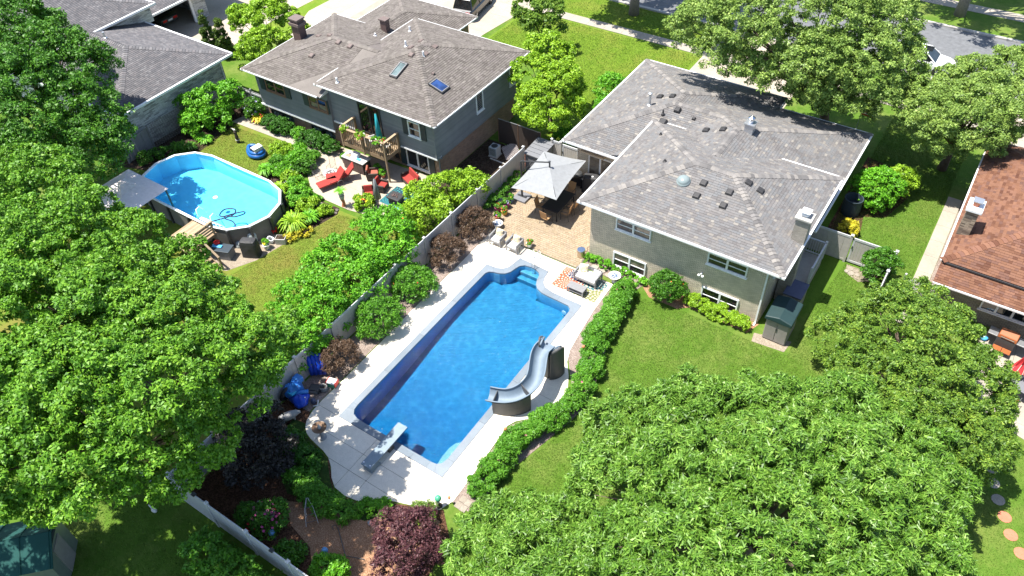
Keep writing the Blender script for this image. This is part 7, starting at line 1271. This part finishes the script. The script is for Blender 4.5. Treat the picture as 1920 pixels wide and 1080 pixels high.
for i, (x, y, r, h, n, m_n, lb) in enumerate([(-31.2,21.9,.85,.8,260,'leaf_bright','big arching daylily clump beside the oval pool'),(-41.6,28.9,.5,.45,110,'leaf_gold','pale hosta with red blooms at the path end'),(-36.6,24.9,.6,.6,140,'leaf_vine','grassy plant clump at the raised planter'),(-33.5,24.4,.5,.5,120,'leaf_vine','strappy green clump beside the oval pool end'),(-30.9,22.9,.6,.55,150,'leaf_vine','green clump above the daylily by the rock edge'),(-34.5,24.0,.55,.5,130,'leaf_bright','grassy clump at the top right of the oval pool'),(-42.9,25.3,.5,.4,100,'leaf_vine','hosta row plant below the big leafy bush'),(-43.1,24.2,.5,.4,100,'leaf_deep','hosta clump in the dark bed by the lattice')]):
    spray(lb, x, y, r, h, n, m_n, 80+i, .045, 'leafy_plant', [('petal_red',6,.07)] if i == 1 else ())
GB=[(-36.9,26.7,.8,'leaf_bright',()),(-36.2,27.3,.6,'leaf_vine',[('petal_white',22,.05)]),(-35.5,26.6,.75,'leaf_vine',()),(-35.0,27.3,.55,'leaf_hedge',[('petal_white',8,.04)]),(-34.7,26.3,.6,'leaf_deep',[('petal_pink',5,.05)]),(-36.3,25.8,.6,'leaf_hedge',[('petal_yellow',8,.05)]),(-35.5,25.4,.6,'leaf_vine',[('petal_white',26,.06)]),(-34.6,25.0,.55,'leaf_bright',[('petal_white',20,.06)]),(-33.9,24.9,.5,'leaf_vine',[('petal_yellow',5,.06)]),(-32.6,23.9,.75,'leaf_vine',()),(-31.7,23.6,.6,'leaf_bright',()),(-31.9,24.4,.35,'leaf_vine',()),(-30.6,23.9,.4,'leaf_bright',()),(-28.9,25.6,.6,'leaf_bright',[('petal_yellow',18,.06),('petal_red',8,.05)])]
GL=['bright leafy bush at the path edge of the garden bed','white-flowered bush beside the garden path','green bush in the middle of the garden bed','small white-dotted bush near the path','dark bush nearest the wire chair','green and yellow bush at the lawn side of the bed','white hydrangea bush lower in the garden bed','white-flowered bush just above the oval pool end','low yellow-dotted plant at the terrace curve','rounded light bush right of the oval pool','bright low bush beside the rock edging','small green tuft at the terrace corner','low yellow-green tuft among the rocks','yellow and red flowering bush at the folded parasol']
for i, ((x,y,r,m_n,fl), lb) in enumerate(zip(GB, GL)): shrub(lb, ballsh(x,y,r,r*1.15), int(3800*r/.6), .11, .075, m_n, 100+i, 'garden_bush', 'bush', 'bushes in the garden bed', fl)
hedge('row of chartreuse edging plants along the lawn', [(-30.7,20.95),(-30.35,21.6),(-30.1,22.2)], .24, .28, 2600, 'leaf_gold', 120, (), .06, .045, 'edging_plants'); hedge('low shaded plants along the grey board fence', [(-44.6,21.6),(-43.9,22.8),(-43.4,23.8)], .4, .5, 4500, 'leaf_deep', 121, (), .1, .07, 'edging_plants')
# rock edging
rk = random.Random(9); names = []
for i in range(26):
    t = i/25; x = -33.0+2.9*t+rk.uniform(-.15,.15); y = 24.72-.35*math.sin(t*3)-(.9*t if t > .6 else 0)*.3+rk.uniform(-.22,.1); r = rk.uniform(.09,.19)
    o = blob(MB(), (x,y,r*.5), r, r*.8, r*.6, i, .18, 8).build('edging_rock', 'rock'); tag(o, 'pale rounded rock in the low rock edging between terrace and lawn', 'rock', 'rocks edging the terrace bed')
# pots
def pot(label, x, y, z, r, h, mat, fmat, fl, seed, leaf='leaf_hedge', n=700):
    t = thing('flower_pot', label, 'flower pot', (x,y,z), 0, 'potted flowers'); MB().lathe([(r*.65,0),(r*.95,h*.85),(r*1.05,h*.87),(r*1.05,h),(r*.9,h),(r*.85,h*.85),(.01,h*.84)], 18).build('pot', mat, t)
    l = [(x,y,z+h+r*.55,r*.95),(x+r*.4,y,z+h+r*.4,r*.7),(x-r*.4,y+r*.2,z+h+r*.4,r*.7)]; leaves('foliage', l, n, .07, .045, leaf, t, seed, 16, .08)
    for k, (m_n, c, s) in enumerate(fl): petals('flower', l, c, s, m_n, t, seed+k)
    return t
for i, (x, y, r, h, mt, fl, lb) in enumerate([(-21.5,30.0,.2,.32,'pot_plum',[('petal_lilac',14,.045)],'plum pot of lilac flowers nearest the parasol base'),(-21.75,29.45,.2,.3,'pot_plum',[('petal_red',22,.045)],'plum pot crowded with red flowers'),(-21.25,29.4,.2,.3,'pot_yellow',[('petal_red',12,.045),('petal_pink',10,.045)],'yellow pot of red and pink flowers'),(-22.05,30.15,.19,.3,'pot_white',[('petal_lilac',14,.045),('petal_white',6,.04)],'white pot of lilac flowers against the fence'),(-21.35,28.8,.18,.26,'terracotta',[('petal_red',10,.045),('petal_purple',8,.045)],'terracotta pot of red and purple flowers'),(-21.55,30.55,.18,.28,'pot_blue',[('petal_yellow',4,.04)],'blue pot of leafy greens farthest along the fence'),(-18.45,27.75,.17,.26,'pot_white',[('petal_red',8,.045),('petal_orange',8,.045)],'white pot of red and orange flowers beside the armchair')]): pot(lb, x, y, .035, r, h, mt, None, fl, 130+i)
bbp = thing('water_bowl', 'white bowl of blue glass pebbles beside the terracotta pot', 'bowl', (-20.95,28.25,.035)); MB().lathe([(.15,0),(.22,.2),(.3,.26),(.31,.3),(.27,.29),(.2,.24),(.02,.23)], 22).build('bowl', 'pot_white', bbp); gb = MB()
for i in range(34): a = rk.random()*6.28; r = .2*rk.random()**.5; gb.ball((r*math.cos(a),r*math.sin(a),.26), .032, 6)
gb.build('glass_pebbles', 'pot_blue', bbp)
hedge('climbing green plants at the foot of the fence behind the pots', [(-22.3,29.2),(-22.3,31.2),(-22.28,32.6)], .26, .75, 3800, 'leaf_deep', 140, (), .09, .07, 'fence_climber')
pt = thing('palm_planter', 'small palm in a stacked pot on a driftwood stump', 'planter', (-30.1,25.0,.03)); MB().tube([(0,0,0),(.03,.02,.3),(-.03,.0,.55)], [.14,.09,.12], 8).build('stump', 'terracotta', pt); MB().lathe([(.12,.55),(.17,.75),(.17,.8),(.13,.8)], 14).build('pot', 'stone_pale', pt); MB().lathe([(.14,.8),(.18,.95),(.15,.96)], 14).build('upper_pot', 'stone_grey', pt)
V = []; Q = []; rg_ = np.random.default_rng(2)
for i in range(40):
    a = rg_.uniform(0,6.28); d = np.array([math.cos(a),math.sin(a),0]); s = np.array([-math.sin(a),math.cos(a),0])*.025; k = len(V)
    for f, q in ((.5,d*.02+np.array([0,0,.95])),(1,d*.18+np.array([0,0,1.25])),(.2,d*.42+np.array([0,0,1.2]))): V += [q-s*f, q+s*f]
    Q += [(k,k+1,k+3,k+2),(k+2,k+3,k+5,k+4)]
mesh_np('fronds', np.array(V), np.array(Q), 'leaf_vine', pt, world=False)
for i, (x, y, z, lb, lf) in enumerate([(-32.35,28.45,2.7,'leafy plant box hung on the left of the balcony rail','leaf_bright'),(-31.0,28.25,2.75,'leafy plant box on the middle of the balcony rail','leaf_bright'),(-29.75,28.4,2.75,'leafy plant box at the balcony rail corner','leaf_vine')]):
    t = thing('rail_planter', lb, 'planter', (x,y,z), 0, 'plants on the balcony rail'); MB().box(-.25,.25,-.16,-.07 if False else .0,.0,.16).build('box', 'terracotta', t); leaves('foliage', [(x,y-.05,z+.25,.2),(x+.2,y-.05,z+.2,.16),(x-.2,y-.08,z+.2,.16),(x,y-.15,z+.05,.15)], 900, .09, .06, lf, t, 150+i, 16, .08)
for i, (x, y, z, mt, fl, lb) in enumerate([(-29.75,28.9,2.32,'terracotta',[('petal_red',8,.05)],'red-flowered pot on the balcony table'),(-32.3,29.2,1.88,'pot_plum',[('petal_pink',6,.04)],'plum pot on the balcony floor by the rail'),(-31.8,29.3,1.88,'terracotta',[],'terracotta pot of greens by the balcony door')]): pot(lb, x, y, z, .15, .22, mt, None, fl, 160+i, n=350)
for i, (x, y, mt, fl, lb) in enumerate([(-33.2,28.5,'stone_grey',[],'grey pot of tall greens left of the outdoor counter'),(-30.6,28.75,'pot_white',[('petal_yellow',5,.05)],'white pot of greens right of the outdoor counter'),(-29.9,28.5,'terracotta',[],'leafy terracotta pot below the balcony corner'),(-26.8,28.5,'pot_plum',[('petal_cream',8,.05)],'cream-flowered pot beside the dark side table'),(-31.85,22.4,'pot_yellow',[('petal_purple',6,.05),('petal_yellow',6,.05)],'tan bowl of mixed flowers at the oval pool end'),(-31.3,19.75,'pot_white',[('petal_yellow',10,.05)],'yellow-flowered pot behind the covered grill')]): pot(lb, x, y, .03 if y > 24 else .014, .2, .3, mt, None, fl, 170+i, 'leaf_vine', 900)
# bed plants at the bottom
shrub('pink rose bush beside the winged statue', ballsh(-18.3,7.5,.75,1.2)+ballsh(-19.0,7.2,.6,1.0), 5500, .09, .06, 'leaf_deep', 180, 'rose_bush', flowers=[('petal_pink',60,.065),('petal_red',20,.06)])
shrub('small bright green bush at the bottom of the mulch', ballsh(-14.6,7.2,.7,.95), 5000, .11, .07, 'leaf_vine', 181); shrub('grey-green spiky plant at the deck edge by the globe', ballsh(-13.1,11.2,.55,.6), 2200, .14, .03, 'leaf_olive', 182); shrub('low dark plants in the shaded mulch behind the blue globe', ballsh(-16.6,6.9,.55,.4), 1800, .11, .07, 'leaf_deep', 183)
hedge('yellow-green ground cover shrubs along the lower deck curve', [(-18.7,9.6),(-17.8,9.4),(-16.8,9.35),(-16.0,9.5)], .48, .42, 8000, 'leaf_hedge', 184, (), .10, .06, 'ground_cover_shrub')
hedge('mat of bright green creeping plants at the deck edge', [(-15.6,9.9),(-15.1,10.3),(-14.6,10.75)], .36, .22, 4500, 'leaf_vine', 185, (), .06, .05, 'ground_cover_shrub')
hedge('dark ground cover in deep shade beside the curved deck', [(-20.6,10.9),(-19.6,10.6),(-18.7,10.3)], .55, .3, 6500, 'leaf_box', 186, (), .09, .07, 'ground_cover_shrub')
hedge('shaded low hedge below the bottom fence', [(-19.5,5.0),(-18.0,5.0),(-16.2,4.8),(-14.5,4.6),(-12.8,4.5)], .8, 1.0, 12000, 'leaf_hedge', 187, (), .13, .09)
# ------------------------------------------------------------------ grass blades on the lawns in view
def grass(name, label, poly, n, mat, seed, avoid=(), h=.055):
    rng = np.random.default_rng(seed); xs_ = [p[0] for p in poly]; ys_ = [p[1] for p in poly]; P = np.stack([rng.uniform(min(xs_),max(xs_),n*2), rng.uniform(min(ys_),max(ys_),n*2)], 1); ins = np.zeros(len(P), bool); m = len(poly)
    for i in range(m):
        (x0,y0), (x1,y1) = poly[i], poly[(i+1)%m]; c = ((y0 > P[:,1]) != (y1 > P[:,1])) & (P[:,0] < (x1-x0)*(P[:,1]-y0)/((y1-y0) if y1 != y0 else 1e-9)+x0); ins ^= c
    P = P[ins][:n]; k = len(P); a = rng.uniform(0,2*math.pi,k); w = rng.uniform(.008,.02,k); hh = h*rng.uniform(.4,1.1,k); ln = rng.normal(size=(k,2))*.03
    z = np.full(k, .004); A = np.stack([P[:,0]-np.cos(a)*w, P[:,1]-np.sin(a)*w, z], 1); B = np.stack([P[:,0]+np.cos(a)*w, P[:,1]+np.sin(a)*w, z], 1); T = np.stack([P[:,0]+ln[:,0], P[:,1]+ln[:,1], hh], 1)
    V = np.stack([A,B,T], 1).reshape(-1,3); o = mesh_np(name, V, np.arange(k*3).reshape(-1,3), mat, kind='stuff'); tag(o, label, 'grass'); return o
leafmat('blade', [(.05,(.055,.115,.012)),(.4,(.086,.16,.018)),(.75,(.125,.205,.028)),(1,(.20,.24,.06))], .2, .6, .25); leafmat('blade_dry', [(.05,(.085,.12,.014)),(.4,(.13,.165,.024)),(.75,(.19,.205,.036)),(1,(.26,.23,.08))], .3, .6, .25)
grass('grass', 'short mown grass of the lawn right of the pool', [(-11.45,27.4),(-11.15,24),(-10.4,21.2),(-10.15,19.7),(-10.25,18.6),(-11.25,14.6),(-11.45,12.2),(-11,10.5),(-7,11),(-2,20),(0,26),(-.9,35.6),(-3,35.6),(-3.4,31),(-3.4,27.6),(-5.3,27.6),(-8.9,27.7)], 120000, 'blade', 1)
grass('grass', 'sun-dried grass of the left neighbour lawn', [(-44,14),(-44,23.8),(-42.3,27.6),(-38,27.9),(-37,25.5),(-36.7,24.4),(-42.5,23),(-42.3,18),(-31.5,17),(-30.6,20.7),(-29.8,24.2),(-28.4,24.6),(-26,24.5),(-26,14)], 90000, 'blade_dry', 2)
grass('grass', 'sunny grass of the front lawn between the houses and the pavement', [(-34.4,45.5),(-34.4,52.4),(-19,52.4),(-19,46.5),(-22.6,42),(-25.8,42),(-26,45.5)], 45000, 'blade', 3, h=.08); grass('grass', 'grass of the side lawn beside the garden path', [(-4.6,36.0),(.3,36.0),(.35,52),(-4.6,52)], 70000, 'blade', 4); grass('grass', 'grass of the lawn with the stepping stones', [(4.6,17),(4.6,26),(6.4,28.4),(11,26.5),(11,17)], 30000, 'blade', 5)
grass('grass', 'shaded grass below the bottom fence', [(-26,-2),(-26,5.9),(-23,6.0),(-9,6.0),(-8,2),(-14,-2)], 45000, 'blade', 6); grass('grass', 'grass of the street verge under the street trees', [(-34.6,53.8),(-34.6,57.3),(-19,57.3),(-19,53.8)], 16000, 'blade', 7, h=.08)
